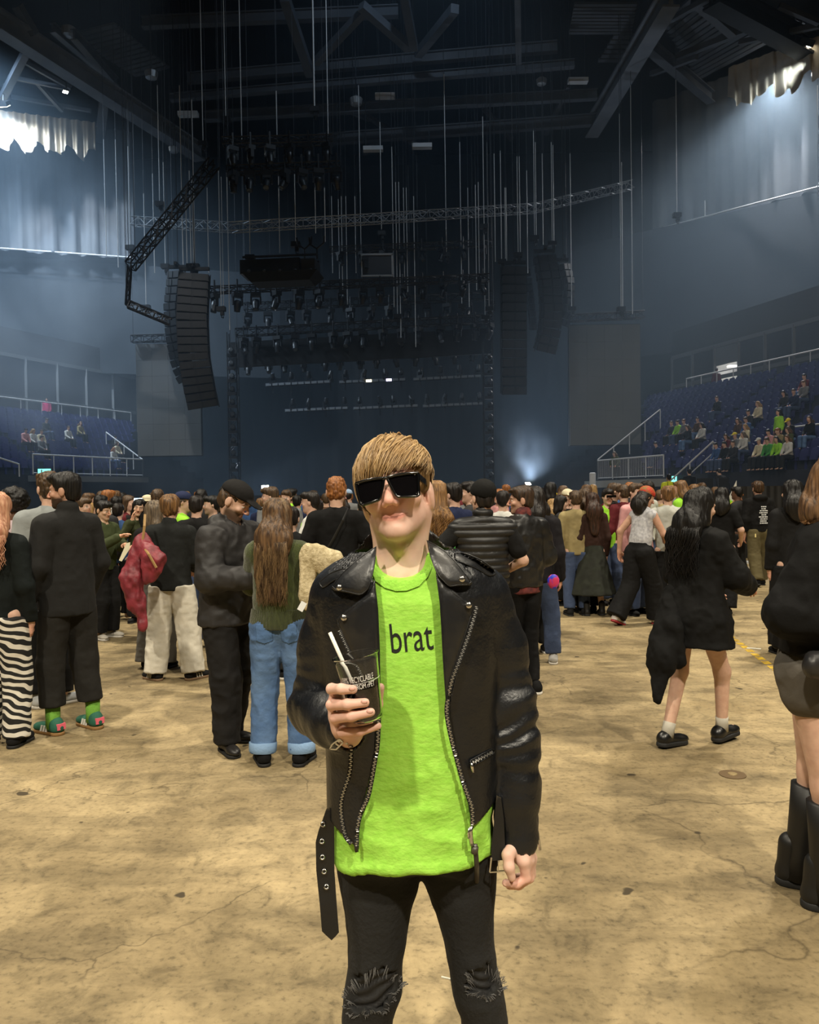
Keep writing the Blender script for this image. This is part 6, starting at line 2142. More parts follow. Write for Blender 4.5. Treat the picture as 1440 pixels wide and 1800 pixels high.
for (x, y, dy), dx in (((619, 1211, -.3195), 1), ((640, 1234, -.3155), 1), ((650, 1251, -.3115), 1), ((900, 1539, -.0945), 0)):
    p = hp(x, y, dy)
    nm = MB().lathe([(.0001, .001), (.004, .0006), (.0055, -.0008)], (0, 0, 0), 10, Matrix.Rotation(R(90), 3, 'X')).mesh('nail', True)
    o = hlink('fingernail', nm, M_NAIL)
    o.location = p - HINV.inverted().translation + hero.location
    o.scale = (1.25, 1, .85) if dx else (.9, 1, 1.3)
# --- t-shirt
LIME = mat('lime_cotton', C(163, 222, 84), .9, col2=C(150, 212, 72), vscale=45, stretch=(1, 1, 1.6), bump=.3, bscale=60)
TEE_T = [rowt(972, 655, 762, .07), rowt(1000, 612, 806, .095), rowt(1050, 580, 858, .119), rowt(1150, 578, 868, .131), rowt(1300, 582, 866, .130), rowt(1420, 588, 866, .128), rowt(1500, 590, 867, .134), rowt(1560, 592, 868, .136)]
T = Sculpt(.02)
T.column(TEE_T, p=2.3)
T.ell(hp(705, 968, -.075), (.080, .09, .068), None, .004, 'sub')
HEM = [hp(*q) for q in ((560, 1505, 0), (590, 1519, -.01), (612, 1528, -.06), (650, 1537, -.115), (720, 1538, -.135), (790, 1531, -.12), (835, 1513, -.08), (866, 1494, -.02), (900, 1478, 0))]
hx = np.array([q.x for q in HEM], np.float32)
hz = np.array([q.z for q in HEM], np.float32)
T.fn(lambda X, Y, Z: Z - np.interp(X, hx, hz).astype(np.float32), (-1, 1, .5), (1, 3, .85), 0, 'sub')
V, Q = T.surface(.0062)
N = normals_v(V, Q)
fold = vnoise(V * A(1, 1, 1) + A(0, 0, 0), (20, 20, 34), 5) * .0030 + (1 - 2 * np.abs(vnoise(V + .35 * V[:, [2, 0, 1]], (11, 11, 15), 8))) * .0042
low = np.clip((1.35 - V[:, 2]) / .5, .25, 1.0)
dia = np.sin((V[:, 2] * .8 + V[:, 0] * .55 + .03 * vnoise(V, 9, 77)) * 2 * PI / .085) * np.clip(vnoise(V, (6, 6, 5), 9), 0, 1) * .005
hb_ = V[:, 2] - np.interp(V[:, 0], hx, hz)
V = V + N * (fold * low + dia * low + .0016 * (hb_ < .021))[:, None]
tee = hlink('t_shirt', quad_mesh('t_shirt', V, Q), LIME)
TT = bvh(V, Q)
surf_tee = caster(TT)
band = [(657, 992), (664, 1003), (678, 1014), (697, 1020), (714, 1019), (732, 1012), (746, 1000), (757, 983), (760, 996), (752, 1014), (737, 1030), (716, 1038), (696, 1039), (676, 1033), (660, 1021), (655, 1008)]
drape_on('neck_band', flat_poly(band), surf_tee, .0005, .0035, 6, mat('lime_rib', C(150, 214, 74), .9, bump=.4, bscale=120), tee)
def text_bm(txt, BL, ux, uy, narrow=1.0):
    cu = bpy.data.curves.new('lettering', 'FONT')
    cu.body = txt
    cu.size = 1.0
    cu.resolution_u = 4
    ob = bpy.data.objects.new('lettering', cu)
    COL.objects.link(ob)
    dg = bpy.context.evaluated_depsgraph_get()
    me = bpy.data.meshes.new_from_object(ob.evaluated_get(dg))
    bpy.data.objects.remove(ob)
    xs = [v.co.x for v in me.vertices]; ys = [v.co.y for v in me.vertices]
    x0, x1, y1 = min(xs), max(xs), max(ys)
    bm = bmesh.new()
    bm.from_mesh(me)
    for v in bm.verts:
        u, w_ = (v.co.x - x0) / (x1 - x0), v.co.y / y1
        v.co = (BL[0] + ux[0] * u + uy[0] * w_, BL[1] + ux[1] * u + uy[1] * w_, 0)
    return bm
M_INK = mat('black_ink', C(22, 24, 18), .85)
drape_on('lettering', text_bm('brat', (689, 1148), (74, -7), (-5, -51)), surf_tee, .0006, .0008, 9, M_INK, tee)

# --- leather jacket
def leather():
    m = bpy.data.materials.new('black_leather')
    m.use_nodes = True
    nt = m.node_tree
    L = nt.links.new
    b = nt.nodes['Principled BSDF']
    tc = nt.nodes.new('ShaderNodeTexCoord')
    n = nt.nodes.new('ShaderNodeTexNoise')
    n.inputs['Scale'].default_value = 9; n.inputs['Detail'].default_value = 5
    L(tc.outputs['Object'], n.inputs['Vector'])
    r = nt.nodes.new('ShaderNodeValToRGB')
    r.color_ramp.elements[0].position, r.color_ramp.elements[0].color = .40, C(9, 12, 17)
    r.color_ramp.elements[1].position, r.color_ramp.elements[1].color = .75, C(18, 20, 24)
    L(n.outputs[0], r.inputs[0])
    geo = nt.nodes.new('ShaderNodeNewGeometry')
    pr = nt.nodes.new('ShaderNodeMapRange')
    pr.inputs[1].default_value, pr.inputs[2].default_value = .57, .70
    L(geo.outputs['Pointiness'], pr.inputs[0])
    mx = nt.nodes.new('ShaderNodeMix'); mx.data_type = 'RGBA'
    mx.inputs[7].default_value = C(92, 84, 70)
    L(r.outputs[0], mx.inputs[6]); L(pr.outputs[0], mx.inputs[0])
    L(mx.outputs[2], b.inputs['Base Color'])
    rr = nt.nodes.new('ShaderNodeMapRange')
    rr.inputs[3].default_value, rr.inputs[4].default_value = .30, .50
    L(n.outputs[0], rr.inputs[0]); L(rr.outputs[0], b.inputs['Roughness'])
    b.inputs['Specular IOR Level'].default_value = .55
    n2 = nt.nodes.new('ShaderNodeTexNoise')
    n2.inputs['Scale'].default_value = 140; n2.inputs['Detail'].default_value = 3
    L(tc.outputs['Object'], n2.inputs['Vector'])
    n3 = nt.nodes.new('ShaderNodeTexNoise')
    n3.inputs['Scale'].default_value = 22; n3.inputs['Detail'].default_value = 4
    L(tc.outputs['Object'], n3.inputs['Vector'])
    ad = nt.nodes.new('ShaderNodeMath'); ad.operation = 'MULTIPLY_ADD'; ad.inputs[1].default_value = 4.0
    L(n3.outputs[0], ad.inputs[0]); L(n2.outputs[0], ad.inputs[2])
    bp = nt.nodes.new('ShaderNodeBump'); bp.inputs['Strength'].default_value = .35; bp.inputs['Distance'].default_value = .003
    L(ad.outputs[0], bp.inputs['Height']); L(bp.outputs[0], b.inputs['Normal'])
    return m
M_LEA = leather()
M_FLAP = mat('worn_flap_leather', C(18, 20, 24), .38, col2=C(44, 42, 38), vscale=12, bump=.12, bscale=40, detail=6, contrast=(.45, .8), spec=.55)
JT = [rowt(955, 640, 780, .080), rowt(970, 616, 808, .095), rowt(988, 592, 838, .112), rowt(1010, 572, 858, .126), rowt(1040, 562, 870, .136), rowt(1090, 560, 874, .142), rowt(1150, 564, 876, .145), rowt(1250, 572, 874, .143), rowt(1350, 576, 873, .143), rowt(1420, 576, 872, .147), rowt(1510, 582, 868, .150)]
def jacket(openfront):
    J = Sculpt(.025)
    J.column(JT, p=2.35)
    J.chain(ARM_A, [.070, .062, .061, .040], .03)
    J.chain([hp(557, 1243, .03), hp(585, 1272, -.09)], [.058, .054], .02)
    J.chain(ARM_B, [.070, .060, .056, .054, .048, .041], .03)
    J.cone(hp(690, 972, .05), hp(722, 972, .05), .075, .075, .03)
    if openfront:
        inn = [(z, x, y, rx - .010, ry - .010) for z, x, y, rx, ry in JT]
        inn[0] = (inn[0][0] + .06, *inn[0][1:])
        inn[-1] = (inn[-1][0] - .05, *inn[-1][1:])
        J.column(inn, 0.004, 'sub', p=2.35)
        el = [(940, 640), (975, 648), (1000, 652), (1060, 664), (1150, 668), (1240, 667), (1330, 661), (1400, 646), (1440, 634), (1500, 625)]
        er = [(940, 762), (960, 760), (1000, 771), (1080, 777), (1180, 783), (1260, 788), (1330, 800), (1400, 820), (1460, 833), (1500, 838)]
        zl_ = np.array([hp(q[1], q[0], -.135).z for q in el][::-1], np.float32); xl_ = np.array([hp(q[1], q[0], -.135).x for q in el][::-1], np.float32)
        zr_ = np.array([hp(q[1], q[0], -.135).z for q in er][::-1], np.float32); xr_ = np.array([hp(q[1], q[0], -.135).x for q in er][::-1], np.float32)
        J.fn(lambda X, Y, Z: np.maximum(np.maximum(np.interp(Z, zl_, xl_).astype(np.float32) - X, X - np.interp(Z, zr_, xr_).astype(np.float32)), Y - (HY + .0)), (-.2, HY - .3, .7), (.2, HY + .03, 1.7), .003, 'sub')
        hh = ((540, 1462), (577, 1463), (600, 1477), (628, 1498), (700, 1500), (760, 1490), (832, 1459), (868, 1434), (874, 1432))
        jx = np.array([hp(q[0], q[1], -.13).x for q in hh], np.float32); jz = np.array([hp(q[0], q[1], -.13).z for q in hh], np.float32)
        lx, rx_ = hp(572, 1450, -.13).x - .012, hp(876, 1450, -.13).x + .004
        J.fn(lambda X, Y, Z: np.where((X > lx) & (X < rx_), Z - np.interp(X, jx, jz).astype(np.float32), 1.0), (lx, HY - .25, .6), (rx_, HY + .25, .95), 0, 'sub')
        for pts in (ARM_A[2:], ARM_B[-2:]):         # open cuffs
            d_ = (pts[1] - pts[0]).normalized()
            J.cone(pts[1] - d_ * .02, pts[1] + d_ * .08, .031, .034, .002, 'sub')
    return J
J0 = jacket(False)
V0, Q0 = J0.surface(.012)
J1 = jacket(True)
V, Q = J1.surface(.0058)
N = normals_v(V, Q)
def armparam(V, pts):
    best = np.full(len(V), 9.0, np.float32); tt = np.zeros(len(V), np.float32); L0 = 0
    for a, b in zip(pts, pts[1:]):
        a_, b_ = A(*a), A(*b)
        L = np.linalg.norm(b_ - a_)
        t = np.clip((V - a_) @ (b_ - a_) / L ** 2, 0, 1)
        d = np.linalg.norm(V - (a_ + t[:, None] * (b_ - a_)), axis=1)
        m_ = d < best
        best[m_] = d[m_]; tt[m_] = (L0 + t * L)[m_]
        L0 += L
    return best, tt, L0
disp = (1 - 2 * np.abs(vnoise(V, (9, 9, 6), 21))) * .003
for pts, sd, cent in ((ARM_A, 31, .30), (ARM_B, 41, .32)):
    d, t, L0 = armparam(V, pts)
    on = np.clip((.085 - d) / .03, 0, 1) * np.clip(t / .06, 0, 1)
    ph = vnoise(V, (10, 10, 10), sd) * 2.4
    ring = np.sin(t * 2 * PI / .045 + ph * 2.0) * (0.5 + .5 * vnoise(V, (7, 7, 7), sd + 1))
    el_ = np.exp(-((t - cent) / .12) ** 2) * .6 + .4
    disp = disp * (1 - on) + on * (ring * .0068 * el_ + (1 - 2 * np.abs(vnoise(V, (16, 16, 10), sd + 2))) * .0048)
V = V + N * disp[:, None]
jk = hlink('leather_jacket', quad_mesh('leather_jacket', V, Q), M_LEA)
TJ, TJ0 = bvh(V, Q), bvh(V0, Q0)
surf_j0 = caster(TJ0)
def surf_s(px, py):
    d = ray(px, py).normalized()
    h0 = TJ0.ray_cast(CAMP, d)
    if h0[0] is not None and h0[0].y < HY + .03: a = h0[0]
    else:
        c_ = TJ0.find_nearest(at(px, py, HY - .04))[0]
        a = at(px, py, c_.y)
    return a, d
def surf_j(px, py):
    a, d = surf_s(px, py)
    h = TJ.ray_cast(CAMP, d)
    if h[0] is not None and (h[0] - a).length < .03: return h[0], d
    return a, d
def edge_relief(pts, amp=.006, wd=7):
    k = len(pts)
    def f(x, y):
        m_ = 1e9
        for i in range(k):
            (x0, y0), (x1, y1) = pts[i], pts[(i + 1) % k]
            L2 = (x1 - x0) ** 2 + (y1 - y0) ** 2 + 1e-9
            t = max(0, min(1, ((x - x0) * (x1 - x0) + (y - y0) * (y1 - y0)) / L2))
            m_ = min(m_, math.hypot(x - x0 - t * (x1 - x0), y - y0 - t * (y1 - y0)))
        return amp * math.sin(min(1, m_ / wd) * PI * .5) - .0012 * math.exp(-((m_ - 5) / 1.4) ** 2) * 2
    return f
def flap(name, pts, off, thick, label=None):
    o = drape_on(name, flat_poly(pts), surf_s, off, thick, 3.0, M_FLAP, jk, edge_relief(pts))
    for p in o.data.polygons: p.use_smooth = True
    if label: o['label'] = label
    cs = [(sum(q[0] for q in pts) / len(pts)), (sum(q[1] for q in pts) / len(pts))]
    sp_ = spline([(x + (cs[0] - x) * .06, y + (cs[1] - y) * .06) for x, y in pts + pts[:1]], 4)
    w_ = []
    for x, y in sp_:
        a_, d_ = surf_s(x, y)
        w_.append(a_ - d_ * (off + thick + .0020))
    MB().tube(w_, .0016, 5).build('edge_highlight_rib', M_FLAP, jk, True)  # raised rib added so the flap edge catches a line of light
    return o
collarR = [(750, 949), (764, 956), (784, 969), (807, 993), (820, 1010), (831, 1025), (826, 1029), (808, 1030), (791, 1032), (781, 1024), (770, 1012), (762, 995), (756, 978)]
collarL = [(662, 960), (648, 968), (625, 985), (602, 1006), (590, 1020), (582, 1033), (588, 1038), (610, 1042), (632, 1047), (641, 1043), (648, 1035), (654, 1018), (658, 1000), (661, 980)]
lapelR = [(766, 1006), (780, 1024), (800, 1040), (818, 1055), (835, 1065), (830, 1082), (820, 1112), (806, 1152), (794, 1188), (787, 1222), (786, 1262), (783, 1225), (779, 1170), (776, 1110), (773, 1060)]
lapelL = [(659, 1018), (650, 1040), (632, 1055), (610, 1072), (592, 1087), (594, 1100), (603, 1120), (614, 1144), (626, 1168), (640, 1198), (655, 1228), (666, 1252), (669, 1205), (668, 1140), (665, 1070)]
flap('lapel', lapelR, .008, .006)
flap('lapel', lapelL, .008, .006)
flap('collar', collarR, .015, .006)
flap('collar', collarL, .015, .006)
flap('epaulette', [(798, 972), (814, 971), (846, 984), (868, 1000), (873, 1009), (862, 1013), (838, 1000), (812, 989), (800, 983)], .003, .003)
flap('epaulette', [(560, 1024), (578, 1009), (600, 1000), (612, 1001), (607, 1011), (586, 1021), (566, 1034)], .003, .003)
M_METAL = mat('nickel', C(205, 203, 198), .25, 1.0)
M_TOOTH = mat('zip_metal', C(190, 188, 182), .35, .9)
M_TAPEB = mat('zip_tape', C(16, 16, 17), .9)
def snap(px, py):
    p, d = surf_j(px, py)
    q = d.to_track_quat('-Z', 'Y').to_matrix()
    MBs = MB().lathe([(.0074, 0), (.0072, .0024), (.0056, .0040), (.003, .0046)], p - d * .024, 14, q)
    o = MBs.build('snap_stud', M_METAL, jk, True)
for q in ((597, 1033), (605, 1086), (812, 1018), (824, 1064)): snap(*q)
def zipper(path, off=.003, name='zipper', surf=surf_j, wd=.0052, gap=3.0, tape=True):
    pts = spline(path, gap * .5)
    mbz, last = MB(), None
    strip = []
    acc, k = 1e9, 0
    for i, (x, y) in enumerate(pts):
        p, d = surf(x, y)
        p = p - d * off
        strip.append(p)
        if last is None or (p - last).length > .0034:
            j = min(i + 1, len(pts) - 1); i0 = max(0, j - 2)
            t_ = (surf(*pts[j])[0] - surf(*pts[i0])[0])
            if t_.length < 1e-6: continue
            t_.normalize()
            s_ = t_.cross(d).normalized()
            n_ = s_.cross(t_)
            sh_ = .0011 if k % 2 else -.0011
            mbz.box(p + s_ * sh_ - d * .0012, (wd, .0021, .0022), Matrix((s_, t_, n_)).transposed())
            last = p; k += 1
    z = mbz.build(name, M_TOOTH, jk)
    z['kind'] = 'stuff'
    if tape:
        tb = MB().tube(strip[::2], .0052, 6, flat=.3, ref=tuple(ray(*path[0]).normalized().cross(Vector((0, 0, 1))))).build('zip_tape', M_TAPEB, jk)
    return z
zipper([(838, 1067), (832, 1090), (820, 1128), (806, 1166), (794, 1198), (787, 1232), (786, 1258), (794, 1300), (804, 1337), (812, 1367), (822, 1397), (830, 1420), (831, 1450)], .016)
zipper([(597, 1109), (606, 1128), (617, 1150), (629, 1172), (640, 1194)], .015)
zipper([(666, 1262), (664, 1307), (660, 1333), (648, 1397), (634, 1430), (628, 1460), (627, 1494)], .004)
zipper([(617, 1312), (615, 1357), (601, 1403), (600, 1433), (607, 1468), (618, 1483)], .003)
def metal(name, pts, r, m=M_METAL, n=6, flat=1.0, surf=surf_j, off=.012):
    w_ = []
    for x, y in pts:
        p, d = surf(x, y)
        w_.append(p - d * off)
    return MB().tube(w_, r, n, flat=flat).build(name, m, jk, True)
# hand pocket
flap('pocket_welt', [(826, 1337), (866, 1316), (869, 1324), (830, 1347)], .002, .003)
zipper([(830, 1342), (866, 1322)], .010, gap=2.4, tape=False)
metal('zip_puller', [(829, 1341), (830, 1349), (832, 1357)], .0040, off=.013)
metal('zip_puller', [(829, 1452), (827, 1462), (828, 1476), (830, 1486)], .0050, off=.014)
metal('zip_puller', [(825, 1455), (823, 1465), (824, 1474)], .0026, off=.018)
metal('zip_tassel', [(835, 1484), (836, 1496), (838, 1520), (838, 1553)], .0058, M_LEA, 6, .6, off=.016)
metal('zip_tassel', [(835, 1488), (834, 1500)], .0085, M_LEA, 8, 1, off=.014)
metal('zip_end', [(626, 1484), (627, 1497)], .0045, mat('dark_metal', C(70, 66, 60), .35, .8), off=.006)
# cuff zips
pA = hp(597, 1299, -.19)
cz = MB().tube([hp(563, 1298, -.10), hp(580, 1306, -.16), hp(598, 1302, -.215), hp(612, 1306, -.225)], .004, 6).build('cuff_zip', M_TOOTH, jk, True)
pl_ = [hp(601, 1297, -.225), hp(594, 1303, -.225)]
MB().bar(pl_[0], pl_[1], .008, .006).build('zip_slider', M_METAL, jk)
for a_, b_, r_ in (((597, 1299), (584, 1308), .0028), ((603, 1305), (591, 1317), .0028), ((597, 1299), (603, 1305), .0028), ((584, 1308), (580, 1316), .003), ((580, 1316), (591, 1317), .003), ((590, 1306), (596, 1311), .0028)):
    MB().bar(hp(*a_, -.232), hp(*b_, -.232), r_ * 2, .003).build('zip_puller', M_METAL, jk)
MB().tube([hp(945, 1462, -.03), hp(947, 1476, -.035), hp(950, 1494, -.035)], .003, 6).build('zip_puller', M_METAL, jk, True)
MB().tube([hp(942, 1400, -.02), hp(945, 1440, -.03), hp(944, 1482, -.035)], .0028, 5).build('cuff_zip', M_TAPEB, jk, True)
# belt: hanging strap with eyelets, and the buckle end
def plate(name, pts, dyf, thick, m, parent, step=12):
    return drape_on(name, flat_poly(pts), lambda x, y: (hp(x, y, dyf(x, y)), ray(x, y).normalized()), 0, thick, step, m, parent)
strap = [(574, 1421), (587, 1421), (588, 1473), (588, 1530), (592, 1588), (596, 1639), (590, 1646), (583, 1653), (574, 1645), (566, 1637), (562, 1588), (556, 1530), (555, 1480), (560, 1460), (566, 1444)]
bdy = lambda x, y: -.062 + .015 * max(0, (y - 1421) / 230) + .004 * math.sin(y / 30)
plate('belt_strap', strap, bdy, .004, M_LEA, jk)
for x, y in ((568, 1449), (566, 1479), (567, 1507), (570, 1532), (574, 1559)):
    p = hp(x, y, bdy(x, y) - .0065)
    q = ray(x, y).normalized().to_track_quat('-Z', 'Y').to_matrix()
    MB().lathe([(.0030, .0), (.0030, .002), (.0045, .0028), (.0062, .002), (.0064, 0)], p, 14, q, cap0=False, cap1=False).build('eyelet', M_METAL, jk, True)
bdy2 = lambda x, y: -.065
plate('belt_strap', [(873, 1398), (881, 1402), (886, 1440), (889, 1512), (864, 1513), (864, 1488), (868, 1450)], bdy2, .005, M_LEA, jk)
for a_, b_ in (((864, 1507), (861, 1533)), ((861, 1533), (889, 1531)), ((889, 1531), (890, 1509)), ((876, 1512), (876, 1532))):
    MB().bar(hp(*a_, -.076), hp(*b_, -.076), .0036 if a_[0] != 876 else .002, .003).build('buckle', M_METAL, jk)

# --- jeans
M_JEAN = mat('black_denim', C(16, 16, 16), .9, col2=C(23, 23, 22), vscale=5, bump=.35, bscale=90)
ROW_A = [(1470, 596, 738, .086), (1525, 592, 738, .088), (1560, 597, 736, .086), (1600, 606, 723, .080), (1650, 612, 714, .074), (1700, 612, 709, .070), (1745, 606, 706, .070), (1790, 601, 691, .068), (1860, 602, 683, .063), (1960, 606, 676, .052), (2030, 610, 670, .050)]
ROW_B = [(1470, 736, 868, .086), (1525, 736, 872, .088), (1560, 750, 871, .086), (1600, 767, 869, .080), (1650, 781, 868, .074), (1700, 789, 872, .070), (1745, 797, 886, .070), (1790, 811, 893, .068), (1860, 815, 890, .063), (1960, 818, 884, .052), (2030, 822, 882, .050)]
def legs(shrink, hole):
    S = Sculpt(.02)
    cyf = lambda py: .02 - .012 * math.exp(-((py - 1735) / 60) ** 2) + max(0, (py - 1780) / 250) * .03
    for RW in (ROW_A, ROW_B):
        tb = [rowt(py, l, r, ry - shrink, cyf(py)) for py, l, r, ry in RW]
        S.column([(z, x, y, rx - shrink, ry) for z, x, y, rx, ry in tb], .02)
    S.column([(z, x, y, rx - shrink, ry - shrink) for z, x, y, rx, ry in [rowt(1420, 604, 858, .108), rowt(1480, 598, 866, .112), rowt(1512, 600, 866, .085)]], .03)
    if hole:
        for (px, py, rx, rz, sd) in ((655, 1745, .064, .047, 1), (853, 1728, .044, .034, 2)):
            c = hp(px, py, -.06)
            def f(X, Y, Z, c=c, rx=rx, rz=rz, sd=sd):
                a = np.arctan2(Z - c.z, X - c.x)
                j = 1 + .10 * np.sin(a * 5 + sd) + .07 * np.sin(a * 11 + 2 * sd) + .06 * np.sin(a * 17 + sd)
                q = np.sqrt(((X - c.x) / rx) ** 2 + ((Z - c.z + .3 * (X - c.x) * (-1 if sd == 1 else 0)) / rz) ** 2)
                return np.maximum((q - j) * rz, Y - (c.y + .03))
            S.fn(f, (c.x - .1, c.y - .12, c.z - .08), (c.x + .1, c.y + .06, c.z + .08), 0, 'sub')
    return S
S = legs(0, True)
V, Q = S.surface(.0072, [((-.2, 1.75, .36), (.3, 1.96, .56), .0046)])
V = wrinkle(V, Q, .0035, 61, (12, 12, 10))
jn = hlink('jeans', quad_mesh('jeans', V, Q), M_JEAN)
# the cloth within the holes
S = Sculpt(.01)
TJN = bvh(V, Q)
for RW in (ROW_A, ROW_B):
    tb = [rowt(py, l, r, ry - .010, .012) for py, l, r, ry in RW if 1650 <= py <= 1860]
    S.column([(z, x, y, rx - .008, ry) for z, x, y, rx, ry in tb], .0)
V, Q = S.surface(.005)
N = normals_v(V, Q)
V = V + N * (.0055 * np.sin((V[:, 2] + .45 * V[:, 0] * np.sign(V[:, 0] - .06) + .01 * vnoise(V, 20, 3)) * 2 * PI / .022) * .6 + .002 * vnoise(V, 30, 4))[:, None]
hlink('knee_lining', quad_mesh('knee_lining', V, Q), mat('black_lining', C(18, 18, 19), .7), None)
rs = random.Random(5)
rows = []
surf_leg = caster(TJN)
for (px, py, rx, rz, n, sd) in ((655, 1745, .064, .047, 190, 1), (853, 1728, .044, .034, 130, 2)):
    c = hp(px, py, -.06)
    for i in range(n):
        a = rs.uniform(0, 2 * PI)
        j = 1 + .10 * math.sin(a * 5 + sd) + .07 * math.sin(a * 11 + 2 * sd) + .06 * math.sin(a * 17 + sd)
        fx, fy = px + math.cos(a) * rx * j * 775, py - math.sin(a) * rz * j * 775 * 1.02 + (.3 * math.cos(a) * rx * 775 * (1 if sd == 1 else 0)) * -1
        p = hp(fx, fy, -.055 + .02 * math.cos(a) ** 2 * 2)
        h = TJN.ray_cast(CAMP, (p - CAMP).normalized())
        if h[0] is not None and h[0].y < HY: p = h[0] - Vector((0, .002, 0))
        inn = Vector((-math.cos(a), -.15, -math.sin(a))) * rs.uniform(.004, .018)
        dr_ = Vector((rs.uniform(-.006, .006), -.004, -rs.uniform(0, .012)))
        rows.append([p - inn * .3, p + inn * .5 + dr_ * .3, p + inn + dr_])
fr_ = link('frayed_edge', locks_mesh('frayed_edge', rows, .0011, 3), mat('grey_frayed_cotton', C(92, 91, 90), .9))
fr_.parent = jn
fr_['kind'] = 'stuff'
for LG in (LEG_A, LEG_B):
    a = LG[2]
    for nm, me_, m_ in (('shoe', SHOES['trainer'][0], BLK), ):
        o = hlink('shoe', me_, None)
        o.location = (a.x - hero.location.x + hero.location.x, a.y, 0)
        o.material_slots[0].link = 'OBJECT'; o.material_slots[0].material = BLK
        so = link('sole', SHOES['trainer'][1])
        so.parent = o
        so.material_slots[0].link = 'OBJECT'; so.material_slots[0].material = M_SOLEB

# --- hair
def hair_mat():
    m = bpy.data.materials.new('light_brown_hair')
    m.use_nodes = True
    nt = m.node_tree
    L = nt.links.new
    b = nt.nodes['Principled BSDF']
    b.inputs['Roughness'].default_value = .45
    b.inputs['Specular IOR Level'].default_value = .4
    geo = nt.nodes.new('ShaderNodeNewGeometry')
    r = nt.nodes.new('ShaderNodeValToRGB')
    e = r.color_ramp.elements
    e[0].position, e[0].color = 0, C(98, 76, 48)
    e[1].position, e[1].color = 1, C(188, 160, 114)
    k = e.new(.35); k.color = C(140, 110, 70)
    k = e.new(.75); k.color = C(160, 130, 88)
    L(geo.outputs['Random Per Island'], r.inputs[0])
    L(r.outputs[0], b.inputs['Base Color'])
    return m
M_HAIR = hair_mat()
class _F: pass
F0 = _F(); F0.HM, F0.hc = HHM, HHC; F0.T = Matrix.Identity(4); F0.neck = hp(706, 1000, .02); F0.fem = False
V, Q = fig_hair(F0, .006, 'cropped', vol=.98)
hlink('hair', quad_mesh('hair', V, Q), hairmat(128, 100, 64, 84, 64, 40))
rs = random.Random(11)
def hE(az, el, sc=1.0):
    a, e = R(az), R(el)
    return HW(.087 * math.cos(e) * math.sin(a) * sc, .016 - .108 * math.cos(e) * math.cos(a) * sc, .040 + .096 * math.sin(e) * sc)
rows = []
CROWN = Vector((.10, .55, .83)).normalized()
def hdir(az, el):
    a, e = R(az), R(el)
    return Vector((math.cos(e) * math.sin(a), -math.cos(e) * math.cos(a), math.sin(e)))
def lock(az1, el1, t0, s0, s1, swirl, n=10, wob=.002):
    """from the crown over the skull to direction az1, el1, swept aside on the way"""
    d1 = hdir(az1, el1)
    pts, ph = [], rs.uniform(0, 6)
    c0 = (CROWN + Vector((rs.uniform(-.2, .2), rs.uniform(-.2, .2), 0))).normalized()
    ang = c0.angle(d1)
    for i in range(n):
        t = t0 + (1 - t0) * i / (n - 1)
        d = (c0 * math.sin((1 - t) * ang) + d1 * math.sin(t * ang)) / math.sin(ang)
        d = (d + Vector((swirl * math.sin(PI * t) * (1 - .35 * t), 0, 0))).normalized()
        sc = s0 + (s1 - s0) * t + .03 * math.sin(PI * t)
        p = HW(.087 * d.x * sc, .016 + .108 * d.y * sc, .040 + .096 * d.z * sc)
        pts.append(p + Vector((math.sin(ph + t * 6), math.cos(ph + t * 5), math.sin(ph * 2 + t * 7))) * wob)
    return pts
def fringe_el(az):
    return float(np.interp(az, [-95, -75, -60, -45, -30, -10, 10, 30, 50, 70], [-54, -48, -40, -28, -18, -10, -4, 2, 4, -6]))
for i in range(900):                        # swept fringe
    az1 = rs.uniform(-95, 62)
    short = rs.random() ** 2 * 30
    rows.append(lock(az1, fringe_el(az1) + rs.uniform(-3, 4) + short, rs.uniform(.0, .45), 1.0 + rs.uniform(0, .05), 1.05 + rs.uniform(-.02, .06) + (.06 if az1 < -55 else 0), rs.uniform(.25, .75)))
for i in range(520):                        # sides and back
    k = rs.random()
    if k < .3: az1 = rs.uniform(-150, -94); el1 = rs.uniform(-64, -44)
    elif k < .6: az1 = rs.uniform(58, 150); el1 = rs.uniform(-10, 2) if az1 < 104 else rs.uniform(-52, -30)
    else: az1 = rs.uniform(150, 215); el1 = rs.uniform(-60, -40)
    rows.append(lock(az1, el1 + rs.random() ** 2 * 40, rs.uniform(.1, .5), 1.0, 1.03 + rs.uniform(0, .07), rs.uniform(-.05, .25)))
for i in range(45):                         # flyaway
    rows.append(lock(rs.uniform(-170, 170), rs.uniform(5, 40), .3, 1.06, 1.14, rs.uniform(-.2, .5), 8, .004))
hlink('hair_strand', locks_mesh('hair_strand', rows, .0030, 4), M_HAIR)

